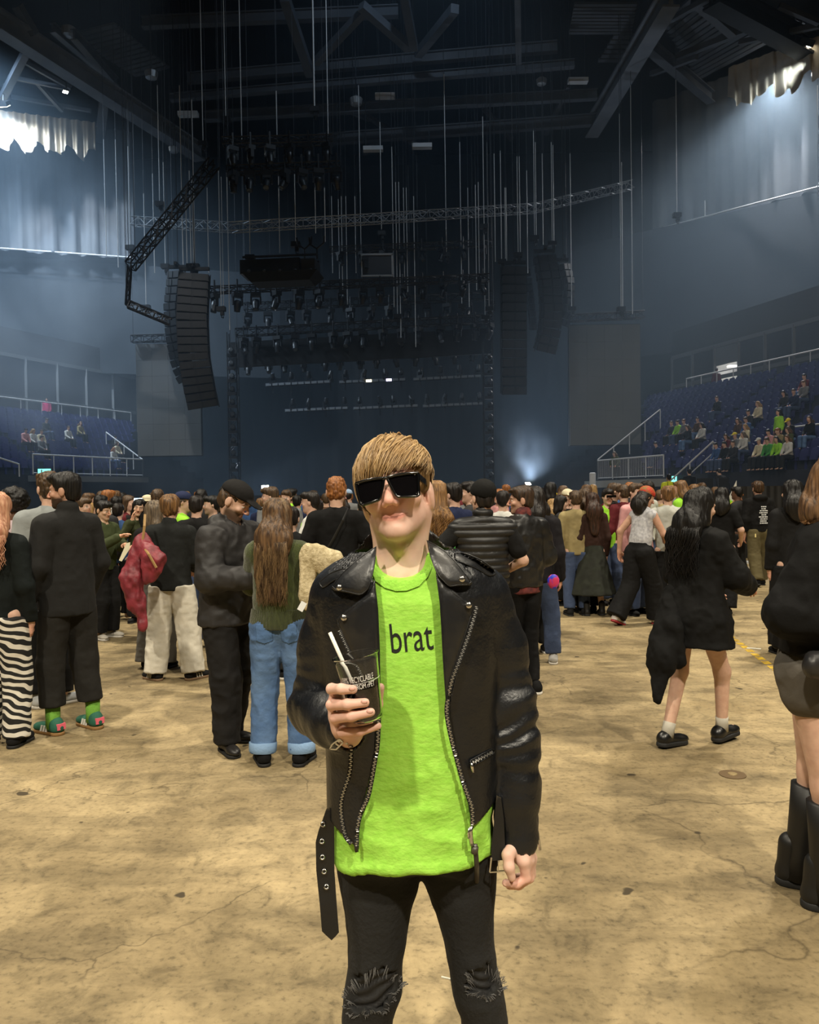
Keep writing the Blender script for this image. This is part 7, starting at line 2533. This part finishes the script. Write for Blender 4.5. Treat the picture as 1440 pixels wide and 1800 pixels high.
# --- sunglasses (rest on the face: a thing of their own)
sg = thing('sunglasses', 'large angular black sunglasses with dark lenses worn low on the face', 'sunglasses', tuple(HW(0, -.11, 0)))
M_FRM = mat('glossy_black_frame', C(10, 10, 11), .12, coat=.6)
M_LNS = mat('dark_lens', C(12, 11, 13), .05, spec=.7)
def gy(x): return -.1145 + 3.0 * x * x
def gp(x, z, o=0): return HW(x, gy(x) - o, z)
lensL = [(-.0735, .021), (-.050, .0225), (-.020, .0215), (-.003, .0195), (-.0075, .004), (-.0125, -.010), (-.0175, -.024), (-.022, -.0285), (-.042, -.031), (-.063, -.0325), (-.0685, -.030), (-.071, -.005)]
for sgn in (1, -1):
    pts = [(x * sgn * -1, z) for x, z in lensL]
    dense = []
    for i in range(len(pts)):
        a_, b_ = pts[i], pts[(i + 1) % len(pts)]
        for k in range(3):
            dense.append((a_[0] + (b_[0] - a_[0]) * k / 3, a_[1] + (b_[1] - a_[1]) * k / 3))
    cx_, cz_ = sum(p[0] for p in pts) / len(pts), sum(p[1] for p in pts) / len(pts)
    M1 = MB()
    n_ = len(dense)
    rings = []
    for f_ in (1.0, .66, .33):
        rings.append([gp(cx_ + (x - cx_) * f_, cz_ + (z - cz_) * f_, .0) for x, z in dense])
    M1.grid(rings, close=True)
    cpt = len(M1.v)
    M1.add([gp(cx_, cz_, 0)], [])
    for i in range(n_):
        M1.f.append((2 * n_ + i, 2 * n_ + (i + 1) % n_, cpt)); M1.mi.append(0)
    local(sg, M1.build('lens', M_LNS, None, True))
    lp = [gp(x, z, .002) for x, z in dense]
    fm = MB().tube(lp + [lp[0]], .0034, 6, cap=False).build('frame', M_FRM, None, True)
    local(sg, fm)
    local(sg, MB().bar(gp(.0735 * sgn, .012), HW(.0785 * sgn, -.03, .010), .004, .014).bar(HW(.0785 * sgn, -.03, .010), HW(.080 * sgn, .025, .006), .0035, .010).build('temple', M_FRM))
    for x, z in ((.066, .017), (.064, -.027)):
        local(sg, MB().lathe([(.0016, 0), (.001, .001)], gp(x * sgn, z, .0055), 8, HHM @ Matrix.Rotation(R(90), 3, 'X')).build('stud', M_METAL))
local(sg, MB().tube([gp(-.006, .017, .002), gp(0, .0185, .003), gp(.006, .017, .002)], .0042, 6).build('bridge', M_FRM, None, True))

# --- cup of cola with a straw
ax = (cupr - cupb)
CL = ax.length
ax.normalize()
CQ = ax.to_track_quat('Z', 'Y').to_matrix()
cup = thing('cup', 'clear plastic cup of dark cola with white print, held in the hand', 'cup', cupb)
rb, rt_ = .0315, .0465
m = bpy.data.materials.new('clear_plastic'); m.use_nodes = True
nt = m.node_tree
b = nt.nodes['Principled BSDF']
b.inputs['Base Color'].default_value = (.97, .98, .98, 1); b.inputs['Roughness'].default_value = .06
b.inputs['Transmission Weight'].default_value = 1.0; b.inputs['IOR'].default_value = 1.26
M_PLA = m
def crad(z): return rb + (rt_ - rb) * (z / CL)
prof = [(rb - .001, 0), (rb, .001)] + [(crad(CL * i / 12), CL * i / 12) for i in range(1, 13)] + [(rt_ + .0025, CL + .0005), (rt_ + .003, CL + .002), (rt_ + .001, CL + .003)]
inner = [(rt_ - .001, CL + .001)] + [(crad(CL * i / 12) - .0009, CL * i / 12) for i in range(12, 0, -1)] + [(rb - .002, .0015)]
wall = MB().lathe(prof + inner, (0, 0, 0), 40, CQ).build('wall', M_PLA, cup, True)
LQ = .60
liq = [(rb - .003, .003)] + [(crad(CL * LQ * i / 6) - .0016, CL * LQ * i / 6) for i in range(1, 7)] + [(.001, CL * LQ)]
MB().lathe(liq, (0, 0, 0), 36, CQ).build('cola', mat('cola', C(30, 14, 8), .08, spec=.6), cup, True)
M_PRINT = mat('white_print', C(225, 225, 222), .6)
def cup_text(txt, z, h, a0, a1):
    bm = text_bm(txt, (0, 0), (1, 0), (0, 1))
    bmesh.ops.triangulate(bm, faces=bm.faces[:])
    for k in range(1, 24):
        bmesh.ops.bisect_plane(bm, geom=bm.verts[:] + bm.edges[:] + bm.faces[:], plane_co=(k / 24, 0, 0), plane_no=(1, 0, 0))
    # angle 0 faces the camera
    fx = CQ.inverted() @ (CAMP - cupb).normalized()
    base = math.atan2(fx.y, fx.x)
    rgt = CQ.inverted() @ Vector((1, 0, 0))
    sg_ = 1 if math.sin(math.atan2(rgt.y, rgt.x) - base) > 0 else -1
    for v in bm.verts:
        a = base + sg_ * (a0 + (a1 - a0) * v.co.x)
        zz_ = z + h * v.co.y
        r_ = crad(zz_) + .0004
        v.co = CQ @ Vector((r_ * math.cos(a), r_ * math.sin(a), zz_))
    me = bpy.data.meshes.new('print'); bm.to_mesh(me); bm.free()
    return link('print', me, M_PRINT, cup)
cup_text('100% RECYCLABLE', CL * .655, .0125, -1.05, .72)
cup_text('MADE FROM rPET', CL * .545, .0105, -1.0, .74)
MB().tube([CQ @ Vector((crad(CL * .63) * math.cos(t_), crad(CL * .63) * math.sin(t_), CL * .63)) for t_ in np.linspace(0, 2 * PI, 40)], .0004, 4).build('print', M_PRINT, cup)
sa, sb = hp(580, 1112, CY - .012), hp(636, 1238, CY + .005)
stw = thing('straw', 'white paper straw leaning in the cup of cola', 'straw', sa)
local(stw, MB().tube([sa, sb], .0040, 14).build('tube', mat('white_paper', C(235, 232, 220), .7), None, True))
# ------------------------------------------------------------------ the crowd
T_ = {'black': cloth(24, 24, 25), 'charcoal': cloth(46, 46, 48), 'white': cloth(205, 205, 200), 'lime': cloth(150, 215, 60), 'navy': cloth(34, 42, 72), 'teal': cloth(58, 96, 88), 'beige': cloth(150, 136, 96), 'olive': cloth(74, 80, 44), 'grey': cloth(120, 122, 124), 'pink': cloth(205, 150, 150), 'maroon': cloth(96, 34, 40), 'green': cloth(70, 150, 70), 'yellow': cloth(225, 205, 40), 'cream': cloth(215, 205, 175), 'brown': cloth(84, 62, 46), 'hivis': mat('hi_vis_yellow', C(225, 235, 40), .7, emit=None), 'blue': cloth(60, 90, 140)}
HR = {'black': H_BLACK, 'dark': H_DARK, 'brown': H_BROWN, 'light': H_LBROWN, 'ginger': H_RED, 'blond': H_BLOND, 'auburn': H_AUB, 'ash': H_ASH, 'white': HM_(200, 198, 190)}
def crowd(px, py, wpx, yaw, style, hair, topc, label, skin='pale', hat=None, sleeve='long', fem=False, vol=1.0, pitch=4, beard=0, arms=None, Y=None, res=None, topname='top'):
    Y = Y or 245.0 / wpx
    p = at(px, py, Y)
    H = max(1.50, min(1.92, p.z))
    if p.z < 1.5: pass
    F = Fig(fem=fem, head=(random.uniform(-12, 12), pitch, random.uniform(-4, 4)), arms=arms, feet={'a': (-.11, random.uniform(-.06, .06), .09, -10), 'b': (.11, random.uniform(-.06, .06), .09, 12)})
    res = res or (0.012 if Y < 8.5 else 0.016 if Y < 14 else 0.024)
    kw = {'vol': vol * (.93 if hat else 1)}
    if style == 'long': kw['length'] = random.uniform(.15, .32)
    return person(label, p.x, p.y, yaw, H, F, res, skin, (style, HR[hair], kw) if style else None, (topname, T_[topc], dict(hem=.86, sleeve=sleeve, t=.022)), ('trousers', random.choice((TR_BLACK, TR_DARK, DENIMD)), dict(kind=random.choice(('straight', 'wide')))), ('trainer', BLK2, random.choice((M_SOLEB, M_SOLEW))) if Y < 16 else None, hat, beard)
ARM_UP = {'a': ((-0.22, -.12, 1.20), (-.10, -.26, 1.36), (.1, -.2, 1)), 'b': ((0.22, -.06, 1.16), (.08, -.28, 1.12))}
ARM_FW = {'a': ((-0.23, -.08, 1.16), (-.10, -.32, 1.12)), 'b': ((0.23, -.08, 1.16), (.10, -.32, 1.12))}
crowd(146, 876, 25, 75, 'short', 'brown', 'teal', 'person with brown hair in teal top just behind the black blazer')
crowd(157, 884, 22, 130, 'long', 'blond', 'cream', 'person with blond hair in cream top between the teal top and the black blazer', fem=True)
crowd(177, 872, 26, 175, 'short', 'black', 'charcoal', 'person with black hair in charcoal top behind the colour-block jumper', Y=10.8)
crowd(180, 865, 19, 170, 'curly', 'brown', 'grey', 'person with curly brown hair in grey top, far behind the colour-block jumper')
crowd(203, 864, 19, 185, 'short', 'auburn', 'brown', 'person with auburn hair in brown top, far behind the woman touching her cheek')
crowd(206, 874, 29, 178, 'short', 'black', 'black', 'person with thick black hair in black top right behind the woman touching her cheek', Y=11.6)
crowd(226, 872, 21, 70, 'long', 'brown', 'maroon', 'person with brown hair in maroon top turned aside near the glowing phone', fem=True)
crowd(259, 872, 19, 150, 'short', 'light', 'cream', 'person in cream bucket hat beside the glowing phone', hat=('bucket', T_['cream']))
crowd(277, 862, 23, 190, 'curly', 'brown', 'black', 'person with curly brown hair in black top behind the tawny mop of hair')
crowd(321, 867, 26, 110, 'short', 'brown', 'lime', 'person in navy cap and lime top turned aside', hat=('cap', T_['navy']), sleeve='short')
crowd(345, 873, 28, 180, 'short', 'dark', 'black', 'person with short dark hair in black top beside the navy cap, seen from behind', vol=.98)
crowd(354, 862, 22, 175, 'curly', 'black', 'charcoal', 'person with curly black hair in charcoal top beyond the navy cap')
crowd(372, 873, 25, -70, 'short', 'black', 'black', 'person with black hair in profile facing the navy cap', beard=.3)
crowd(388, 877, 19, 200, 'short', 'dark', 'grey', 'person with dark hair in grey top behind the charcoal rain jacket')
crowd(404, 855, 31, 120, 'short', 'dark', 'black', 'person in black cap and black top standing close behind the capped bearded person', hat=('cap', T_['black']))
crowd(475, 858, 24, -80, 'short', 'brown', 'black', 'person with brown swept hair in profile above the long-haired olive jumper', vol=1.04)
crowd(503, 863, 20, 0, 'curly', 'brown', 'grey', 'person with curly brown hair facing the camera above the olive jumper')
crowd(522, 872, 18, 170, 'short', 'black', 'navy', 'person with black hair in navy top next to the white t-shirt')
crowd(546, 866, 28, -95, 'short', 'dark', 'white', 'person with dark short hair in white t-shirt, in profile beside the ginger hair', sleeve='short', arms=ARM_FW)
crowd(558, 880, 24, 200, 'short', 'dark', 'lime', 'person in lime top half hidden by the ginger-haired back')
crowd(573, 868, 17, 185, 'short', 'brown', 'brown', 'person with brown hair in brown top far behind the ginger hair')
crowd(511, 893, 34, 175, 'short', 'dark', 'black', 'person in plain black coat with dark hair between olive jumper and ginger hair')
crowd(606, 872, 15, 180, 'long', 'dark', 'pink', 'person in pink cap behind the ginger hair', hat=('cap', T_['pink']), fem=True)
crowd(612, 862, 15, 180, 'short', 'dark', 'grey', 'person in pale blue cap behind the ginger hair', hat=('cap', cloth(150, 175, 205)))
crowd(640, 880, 26, 178, 'short', 'dark', 'black', 'person with dark hair in black t-shirt between the ginger hair and the lime t-shirt man', sleeve='short')
cu = crowd(766, 868, 36, 182, 'long', 'light', 'green', 'person with long curly honey-brown hair in green top behind the leather collar', fem=True, vol=1.08)
F = Fig(fem=True)
rows_ = hair_curtain(F, 230, .30, .14, 21, .006, .022, .12)
link('hair_strand', locks_mesh('strands', rows_, .008), HM_(150, 112, 66, 92, 64, 38), cu)
crowd(797, 851, 29, 215, 'short', 'dark', 'navy', 'person with dark hair in navy shirt beside the curly honey-brown hair', vol=1.02)
crowd(826, 849, 26, -100, 'curly', 'dark', 'charcoal', 'person with dark tousled hair in profile next to the black beanie', vol=1.02)
crowd(877, 861, 18, -60, 'long', 'ginger', 'pink', 'person with reddish hair facing aside between the beanie and the white printed t-shirt', fem=True)
wt_ = crowd(884, 864, 26, 176, 'fade', 'dark', 'white', 'person with cropped hair in white t-shirt with black lettering across the back', sleeve='short', vol=.97)
def back_text(root, txt, H, z, wd, y, m_):
    cu_ = bpy.data.curves.new('lettering', 'FONT')
    cu_.body = txt; cu_.size = .12; cu_.extrude = .002
    o_ = bpy.data.objects.new('t', cu_); COL.objects.link(o_)
    me_ = bpy.data.meshes.new_from_object(o_.evaluated_get(bpy.context.evaluated_depsgraph_get()))
    bpy.data.objects.remove(o_)
    xs = [v.co.x for v in me_.vertices]
    sc_ = wd / (max(xs) - min(xs))
    for v in me_.vertices:
        x_ = (v.co.x - min(xs)) * sc_ - wd / 2
        v.co = (-x_, y - x_ * x_ * 1.5 + v.co.z, z + v.co.y * sc_)
    me_.flip_normals()
    return link('lettering', me_, m_, root)
back_text(wt_, 'CHAR', 1.7, 1.28, .30, .135, M_INK)
crowd(940, 857, 30, 190, 'long', 'dark', 'charcoal', 'person with long dark hair right behind the head of the leather-jacketed profile', fem=True)
crowd(956, 866, 18, 180, 'short', 'white', 'grey', 'person with white hair in grey top near the yellow hat')
crowd(972, 866, 17, 185, 'short', 'brown', 'black', 'person in bright yellow bucket hat', hat=('bucket', T_['yellow']))
crowd(971, 878, 20, 190, 'long', 'blond', 'black', 'person with long blond hair in black t-shirt below the yellow hat', fem=True, sleeve='short')
crowd(986, 872, 21, 80, 'bob', 'dark', 'charcoal', 'person with dark bob in profile beside the blond hair', fem=True)
crowd(998, 862, 20, 10, None, 'dark', 'black', 'person in cream cap and dark glasses facing the camera', hat=('cap', T_['cream']))
crowd(1012, 865, 23, 178, 'curly', 'brown', 'beige', 'person with brown hair in beige hooded top beside the long green skirt', vol=1.05)
crowd(1022, 864, 20, 170, 'short', 'auburn', 'black', 'person with auburn hair between the beige top and the green skirt')
sgp = crowd(1068, 861, 21, 12, 'short', 'dark', 'lime', 'person in black wraparound sunglasses and lime top, smiling towards the camera', sleeve='short', vol=1.05)
o = MB().box((0, -.112, 0), (.145, .02, .036)).build('sunglasses', M_FRM, sgp)
o.location = (0, -.012, 1.58)
crowd(1080, 851, 20.5, 80, 'short', 'brown', 'black', 'person with brown hair in black vest beside the wraparound sunglasses', sleeve='none', vol=1.04)
crowd(1096, 854, 21, 190, 'curly', 'brown', 'maroon', 'person with curly brown hair next to the red headscarf')
crowd(1117, 851, 23, 30, 'short', 'brown', 'pink', 'person with brown hair facing the camera just behind the red headscarf')
crowd(1392, 846, 31, 178, 'long', 'black', 'black', 'person with black hair in black top close to the printed hoodie', fem=True)
# deeper crowd: one figure for each head one can make out between the named ones
rs = random.Random(42)
hn = [('black', 'black'), ('dark', 'dark brown'), ('brown', 'brown'), ('light', 'light brown'), ('ginger', 'ginger'), ('blond', 'blond'), ('auburn', 'auburn')]
tn = ['black', 'charcoal', 'white', 'navy', 'grey', 'olive', 'maroon', 'beige', 'lime', 'blue']
combos = [(h, t) for h in hn for t in tn]
rs.shuffle(combos)
slots = [135 + i * 19.0 for i in range(62) if not (625 < 135 + i * 19 < 752)]
for i, px in enumerate(slots[:66]):
    (hk, hname), t = combos[i]
    Y = rs.choice((12.5, 14, 16, 18.5, 21, 24))
    if px > 1010: Y = min(Y, 18.5)
    hor = 868 - (px - 720) * .0148
    Ht = rs.uniform(1.60, 1.82)
    py = hor + (CAM_Z - Ht) * 1400 / Y
    st = rs.choice(('short', 'curly', 'long', 'short', 'bob'))
    crowd(px + rs.uniform(-5, 5), py, 10, 180 + rs.uniform(-60, 60), st, hk, t, f"person with {hname} {'long ' if st == 'long' else 'bobbed ' if st == 'bob' else 'curly ' if st == 'curly' else 'short '}hair in {t} top, deep in the crowd", skin=rs.choice(('pale', 'pale', 'mid', 'tan', 'dark')), fem=st in ('long', 'bob'), Y=Y, sleeve=rs.choice(('long', 'short')))
# glowing phone held up in the crowd
p = at(243, 880, 11.2)
person('short dark-haired person in blue top holding up the glowing phone', p.x - .165, p.y - .33, 180, 1.58, Fig(arms={'a': ((-.27, -.20, 1.36), (-.18, -.36, 1.60), (0, -.1, 1))}), .016, 'pale', ('short', H_DARK), ('top', T_['blue'], dict(hem=.86, t=.022)), ('trousers', TR_BLACK, dict(kind='straight')))
t = thing('phone', 'phone with a bright blue-white screen held up in the crowd', 'phone', p)
MB().box((0, .005, 0), (.125, .010, .075)).build('case', M_RIG2, t)
MB().box((0, -.002, 0), (.118, .004, .068)).build('screen', mat('phone_screen', C(200, 235, 255), emit=(.6, .85, 1, 1), estr=3), t)

# ------------------------------------------------------------------ people in the stands
seatR = [(v[1], v[2]) for v in vis if v[1][0] == 'R']
seatL = [(v[1], v[2]) for v in vis if v[1][0] == 'L']
taken = set()
def sit(px, py, side, style, hair, topc, label, skin='pale', hat=None, stand=False, sleeve='long', fem=False):
    best, bd = None, 1e9
    for j, p in (seatR if side == 'R' else seatL):
        if (j[1], j[2], side) in taken: continue
        x, y, _ = frame_xy(p + Vector((0, 0, .75)))
        d = (x - px) ** 2 + (y - py) ** 2
        if d < bd: bd, best = d, (j, p)
    j, p = best
    taken.add((j[1], j[2], side))
    st = j[4]
    yaw = math.degrees(math.atan2(-st.w.x, st.w.y)) + 0
    yaw = math.degrees(math.atan2(-st.w.x, st.w.y))
    F = Fig(seated=not stand, hipz=.91 if stand else .50, fem=fem, lean=rs.uniform(4, 14) if not stand else 0, head=(rs.uniform(-40, 40), rs.uniform(0, 15), 0), arms=None if stand else {'a': ((-0.22, -.10, 1.17), (-.10, -.30, 1.06)), 'b': ((0.22, -.10, 1.17), (.10, -.30, 1.06))})
    q = p - st.w * (.06 if not stand else .22)
    # yaw 0 faces -Y; the seats face -w
    ang = math.degrees(math.atan2(-st.w.x, st.w.y))
    root = person(label, q.x, q.y, ang if False else math.degrees(math.atan2(-st.w.x, st.w.y)), 1.72, F, .026, skin, (style, HR[hair], {'vol': .93 if hat else 1.0}) if style else None, ('top', T_[topc], dict(hem=F.pel.z - .06, sleeve=sleeve, t=.022)), ('trousers', rs.choice((TR_BLACK, TR_DARK, DENIM, DENIMD)), dict(kind='straight', top=F.pel.z + .05)), None, hat, z=p.z)
    return root
for a_ in ((1182, 763, 'short', 'brown', 'charcoal', 'first of the six sitting in a row on the blue seats, in charcoal'),
           (1193, 762, 'short', 'dark', 'lime', 'second of the six sitting in a row on the blue seats, in lime'),
           (1204, 762, 'short', 'light', 'grey', 'third of the six sitting in a row on the blue seats, in grey'),
           (1216, 763, 'long', 'brown', 'black', 'fourth of the six sitting in a row on the blue seats, in black'),
           (1229, 760, 'short', 'black', 'brown', 'fifth of the six sitting in a row on the blue seats, in brown'),
           (1241, 762, 'long', 'dark', 'white', 'last of the six sitting in a row on the blue seats, in white'),
           (1159, 790, 'short', 'dark', 'navy', 'person in navy sitting alone near the end stair of the blue stand'),
           (1267, 720, 'short', 'brown', 'black', 'person in black sitting alone high on the blue seats below the facade'),
           (1341, 725, 'long', 'blond', 'cream', 'blond person in cream sitting alone high on the blue seats'),
           (1380, 714, 'long', 'dark', 'charcoal', 'first of two in dark clothes sitting high on the blue seats'),
           (1391, 714, 'short', 'brown', 'navy', 'second of two in dark clothes sitting high on the blue seats'),
           (1416, 693, 'short', 'light', 'grey', 'person in grey sitting in the topmost blue row by the rail'),
           (1426, 692, 'short', 'dark', 'maroon', 'person in maroon sitting in the topmost blue row by the rail'),
           (1303, 754, 'long', 'auburn', 'brown', 'auburn-haired person in brown sitting mid-height on the blue seats'),
           (1315, 758, 'short', 'brown', 'blue', 'person in blue sitting mid-height on the blue seats'),
           (1322, 750, 'short', 'black', 'charcoal', 'black-haired person in charcoal sitting mid-height on the blue seats'),
           (1400, 768, 'short', 'dark', 'black', 'person in bright yellow cap on the blue seats', ('cap', T_['yellow'])),
           (1425, 760, 'long', 'brown', 'black', 'person in black leaning aside near the edge of the blue seats'),
           (1299, 791, 'short', 'brown', 'grey', 'person in yellow cap and grey top low on the blue seats', ('cap', T_['yellow'])),
           (1309, 790, 'long', 'ash', 'white', 'ash-haired person in white low on the blue seats'),
           (1341, 788, 'short', 'dark', 'cream', 'person in white cap and cream top low on the blue seats', ('cap', T_['white'])),
           (1349, 792, 'short', 'brown', 'green', 'person in bright green top low on the blue seats'),
           (1361, 794, 'long', 'dark', 'lime', 'dark-haired person in lime top sitting low on the blue seats'),
           (1377, 789, 'short', 'ginger', 'beige', 'ginger-haired person in beige low on the blue seats'),
           (1390, 792, 'long', 'light', 'white', 'person with light hair in white near the short grey rail'),
           (1284, 812, 'short', 'black', 'black', 'black-haired person in black in the lower blue rows'),
           (1294, 813, 'short', 'brown', 'charcoal', 'brown-haired person in charcoal in the lower blue rows'),
           (1312, 815, 'long', 'brown', 'maroon', 'long-haired person in maroon in the lower blue rows'),
           (1361, 815, 'short', 'dark', 'pink', 'person in pink top in the lower blue rows'),
           (1367, 814, 'long', 'auburn', 'olive', 'person in olive top in the lower blue rows'),
           (1326, 834, 'long', 'blond', 'cream', 'blond person in cream in the front blue row'),
           (1308, 838, 'short', 'dark', 'blue', 'person in blue in the front blue row')):
    sit(a_[0], a_[1], 'R', a_[2], a_[3], a_[4], 'person, ' + a_[5] if not a_[5].startswith('person') else a_[5], hat=a_[6] if len(a_) > 6 else None, fem=a_[2] == 'long')
sit(1368, 770, 'R', 'long', 'dark', 'lime', 'person standing among the blue seats in a lime top', stand=True, fem=True)
for a_ in ((47, 771, 'short', 'dark', 'pink', 'person in pink top on the seats of the misty corner'),
           (56, 776, 'long', 'blond', 'white', 'blond person in white on the seats of the misty corner'),
           (63, 778, 'short', 'brown', 'cream', 'person in cream on the seats of the misty corner'),
           (70, 776, 'short', 'black', 'grey', 'person in grey on the seats of the misty corner'),
           (117, 762, 'short', 'brown', 'white', 'person in white high on the seats of the misty corner'),
           (132, 761, 'long', 'light', 'beige', 'person in beige high on the seats of the misty corner'),
           (78, 753, 'short', 'dark', 'charcoal', 'person in charcoal in the back rows of the misty corner'),
           (201, 792, 'long', 'brown', 'cream', 'person in cream near the end rail of the misty corner stand'),
           (212, 788, 'short', 'dark', 'black', 'person in black near the end rail of the misty corner stand'),
           (195, 806, 'long', 'ginger', 'white', 'ginger person in white at the front rail of the misty corner stand')):
    sit(a_[0], a_[1], 'L', a_[2], a_[3], a_[4], a_[5], fem=a_[2] == 'long')
def standing(px, py_feet, Y, yaw, style, hair, topc, label, skin='pale', H=1.72, arms=None, lean=0, hat=None, res=.024):
    p = at(px, py_feet, Y)
    return person(label, p.x, p.y, yaw, H, Fig(lean=lean, arms=arms), res, skin, (style, HR[hair], {'vol': .93 if hat else 1.0}), ('top', T_[topc], dict(hem=.86, t=.025)), ('trousers', TR_BLACK, dict(kind='straight')), None, hat, z=p.z)
q = ST_R.p(0.4, 13, .02, 1.2); x_, y_, d_ = frame_xy(q)
person('person in black standing at the top rail before the facade', *ST_R.p(2.6, 13, 0, 1.3).xy, 60, 1.75, Fig(), .024, 'mid', ('short', HR['dark']), ('top', T_['black'], dict(hem=.86)), ('trousers', TR_BLACK, dict(kind='straight')), z=zt - .37)
dpt = (dp + dq) / 2 - ins * .1
person('person in maroon standing in the lit doorway', dpt.x - .55, dpt.y, 0, 1.72, Fig(), .024, 'dark', ('short', HR['black']), ('top', T_['maroon'], dict(hem=.86)), ('trousers', TR_DARK, dict(kind='straight')), z=zt - .4)
lf = ST_R.p(13.4, 0, 0, -.6)
person('person in khaki leaning on the barred rail of the blue stand', lf.x, lf.y, -40, 1.7, Fig(lean=24, fem=True, arms={'a': ((-0.24, -.12, 1.2), (-.16, -.36, 1.12)), 'b': ((0.24, -.12, 1.2), (.16, -.36, 1.12))}), .024, 'pale', ('long', HR['ash'], {'length': .2}), ('top', T_['olive'], dict(hem=.86)), ('trousers', TR_BLACK, dict(kind='straight')), z=ST_R.z0 - .35)
lp_ = ST_L.p(8.6, 9, 0, 1.0)
person('person in bright pink standing at the back rail of the misty corner stand', lp_.x, lp_.y, 20, 1.72, Fig(), .024, 'mid', ('short', HR['dark']), ('top', cloth(200, 60, 110), dict(hem=.86)), ('trousers', TR_BLACK, dict(kind='straight')), z=ST_L.z0 + .4 * 8)

# ------------------------------------------------------------------ crew desk, barrier, black curtain
dk = at(1232, 858, 30)
ris = thing('crew_riser', 'black riser under the crew desk beside the steward', 'riser', (dk.x, dk.y, 0))
MB().box((0, 0, .35), (4.6, 2.4, .7)).build('deck', M_RIG, ris)
MB().box((0, -1.21, .35), (4.6, .03, .66)).build('skirt', M_RIG2, ris)
dsk = thing('crew_desk', 'black crew desk with dark screens beside the hi-vis steward', 'desk', (dk.x, dk.y - .4, .7))
MB().box((0, 0, .9), (2.2, .8, .06)).build('desk_top', M_RIG2, dsk)
for sx in (-1, 1):
    MB().box((sx * 1.0, 0, .44), (.08, .7, .88)).build('leg', M_RIG2, dsk)
for i, xx in enumerate((-.75, 0, .7)):
    m_ = thing('monitor', f"{('narrow', 'wide', 'small')[i]} dark monitor on the crew desk", 'monitor', (dk.x + xx, dk.y - .4, 1.63))
    MB().box((0, 0, .26), ((.42, .62, .38)[i], .05, .36)).build('panel', M_RIG, m_)
    MB().box((0, 0, .05), (.08, .05, .1)).build('stand', M_RIG2, m_)
person('person in black t-shirt standing at the crew desk', dk.x - .25, dk.y + .5, 180, 1.75, Fig(), .02, 'pale', ('short', HR['black']), ('t_shirt', T_['black'], dict(hem=.86, sleeve='short')), ('trousers', TR_BLACK, dict(kind='straight')), z=.7)
person('person in charcoal bending over at the end of the crew desk', dk.x + .95, dk.y + .2, 200, 1.78, Fig(lean=22), .02, 'pale', ('short', HR['dark']), ('top', T_['charcoal'], dict(hem=.86)), ('trousers', cloth(34, 38, 52), dict(kind='straight')), z=.7)
sv = at(1176, 834, 27)
st_ = person('steward in bright yellow hi-vis jacket with dark straps, seen from behind', sv.x, sv.y, 185, 1.74, Fig(wide=1.1), .018, 'mid', ('short', HR['black']), ('hi_vis_jacket', T_['hivis'], dict(hem=.84, t=.045, loose=1.1)), ('trousers', TR_BLACK, dict(kind='straight')), z=max(0, sv.z - 1.74))
for sx in (-1, 1):
    MB().tube([(sx * .09, .12, 1.48), (sx * .115, .185, 1.38), (sx * .13, .185, 1.1)], .02, 6, flat=.4).build('strap', M_RIG2, st_)
tag(MB().box((sv.x, sv.y, max(.05, sv.z - 1.74) / 2), (1.2, 1.2, max(.05, sv.z - 1.74))).build('steward_step', M_RIG), 'black step under the hi-vis steward', 'step')
# steel barrier
def barrier(a, b, label):
    t = thing('crowd_barrier', label, 'barrier', (a.x, a.y, 0))
    up = Vector((0, 0, 1.12))
    local(t, MB().tube([a + up, b + up], .03, 8).build('top_rail', M_RAIL))
    local(t, MB().bar(a + up * .45, b + up * .45, .025, .95).build('panel', mat('barrier_sheet', C(105, 106, 104), .5, .4)))
    n = max(2, round((b - a).length / .25))
    for i in range(n + 1):
        p = a.lerp(b, i / n)
        local(t, MB().bar(p, p + up, .04).build('post', M_RAIL))
    for q in (a, b):
        local(t, MB().box(q + Vector((0, 0, .02)), (.5, .35, .04)).build('foot', M_RAIL))
b0, b1 = atz(1302, 990, 0), atz(1286, 960, 0)
barrier(b0, b1, 'grey steel crowd barrier beyond the walking pair')
yl = at(1278, 882, 16.6)
person('person in yellow top leaning on the steel barrier', yl.x, yl.y, 60, 1.62, Fig(lean=18, fem=True, arms={'a': ((-0.24, -.16, 1.2), (-.2, -.42, 1.14)), 'b': ((0.24, -.16, 1.2), (.16, -.42, 1.14))}), .016, 'mid', ('short', HR['ginger'], {}), ('top', T_['yellow'], dict(hem=.86)), ('trousers', TR_BLACK, dict(kind='straight')))
ca, cb = at(1290, 868, 19), at(1345, 868, 19)
drape('curtain', 'black curtain hung behind the printed hoodie near the barrier', (ca.x, ca.y), (cb.x + 2.2, cb.y), 0, 1.72, M_RIG, .05, .4, 3, 6)
bn = at(1288, 880, 18.8)
tag(MB().add([(bn.x - .28, bn.y, 1.05), (bn.x + .08, bn.y, 1.0), (bn.x + .10, bn.y, 1.86), (bn.x - .28, bn.y + .02, 1.05), (bn.x + .08, bn.y + .02, 1.0), (bn.x + .10, bn.y + .02, 1.86)], [(0, 1, 2), (5, 4, 3), (0, 3, 4, 1), (1, 4, 5, 2), (2, 5, 3, 0)]).build('banner', mat('white_banner', C(200, 198, 190), .8)), 'white triangular banner at the edge of the black curtain', 'banner')
pw = at(1042, 858, 40)
tag(MB().lathe([(.16, 0), (.16, pw.z + .75), (.10, pw.z + .78)], (pw.x, pw.y, 0), 10).build('white_column', M_WHITE), 'slim white column standing beside the barred platform', 'column')
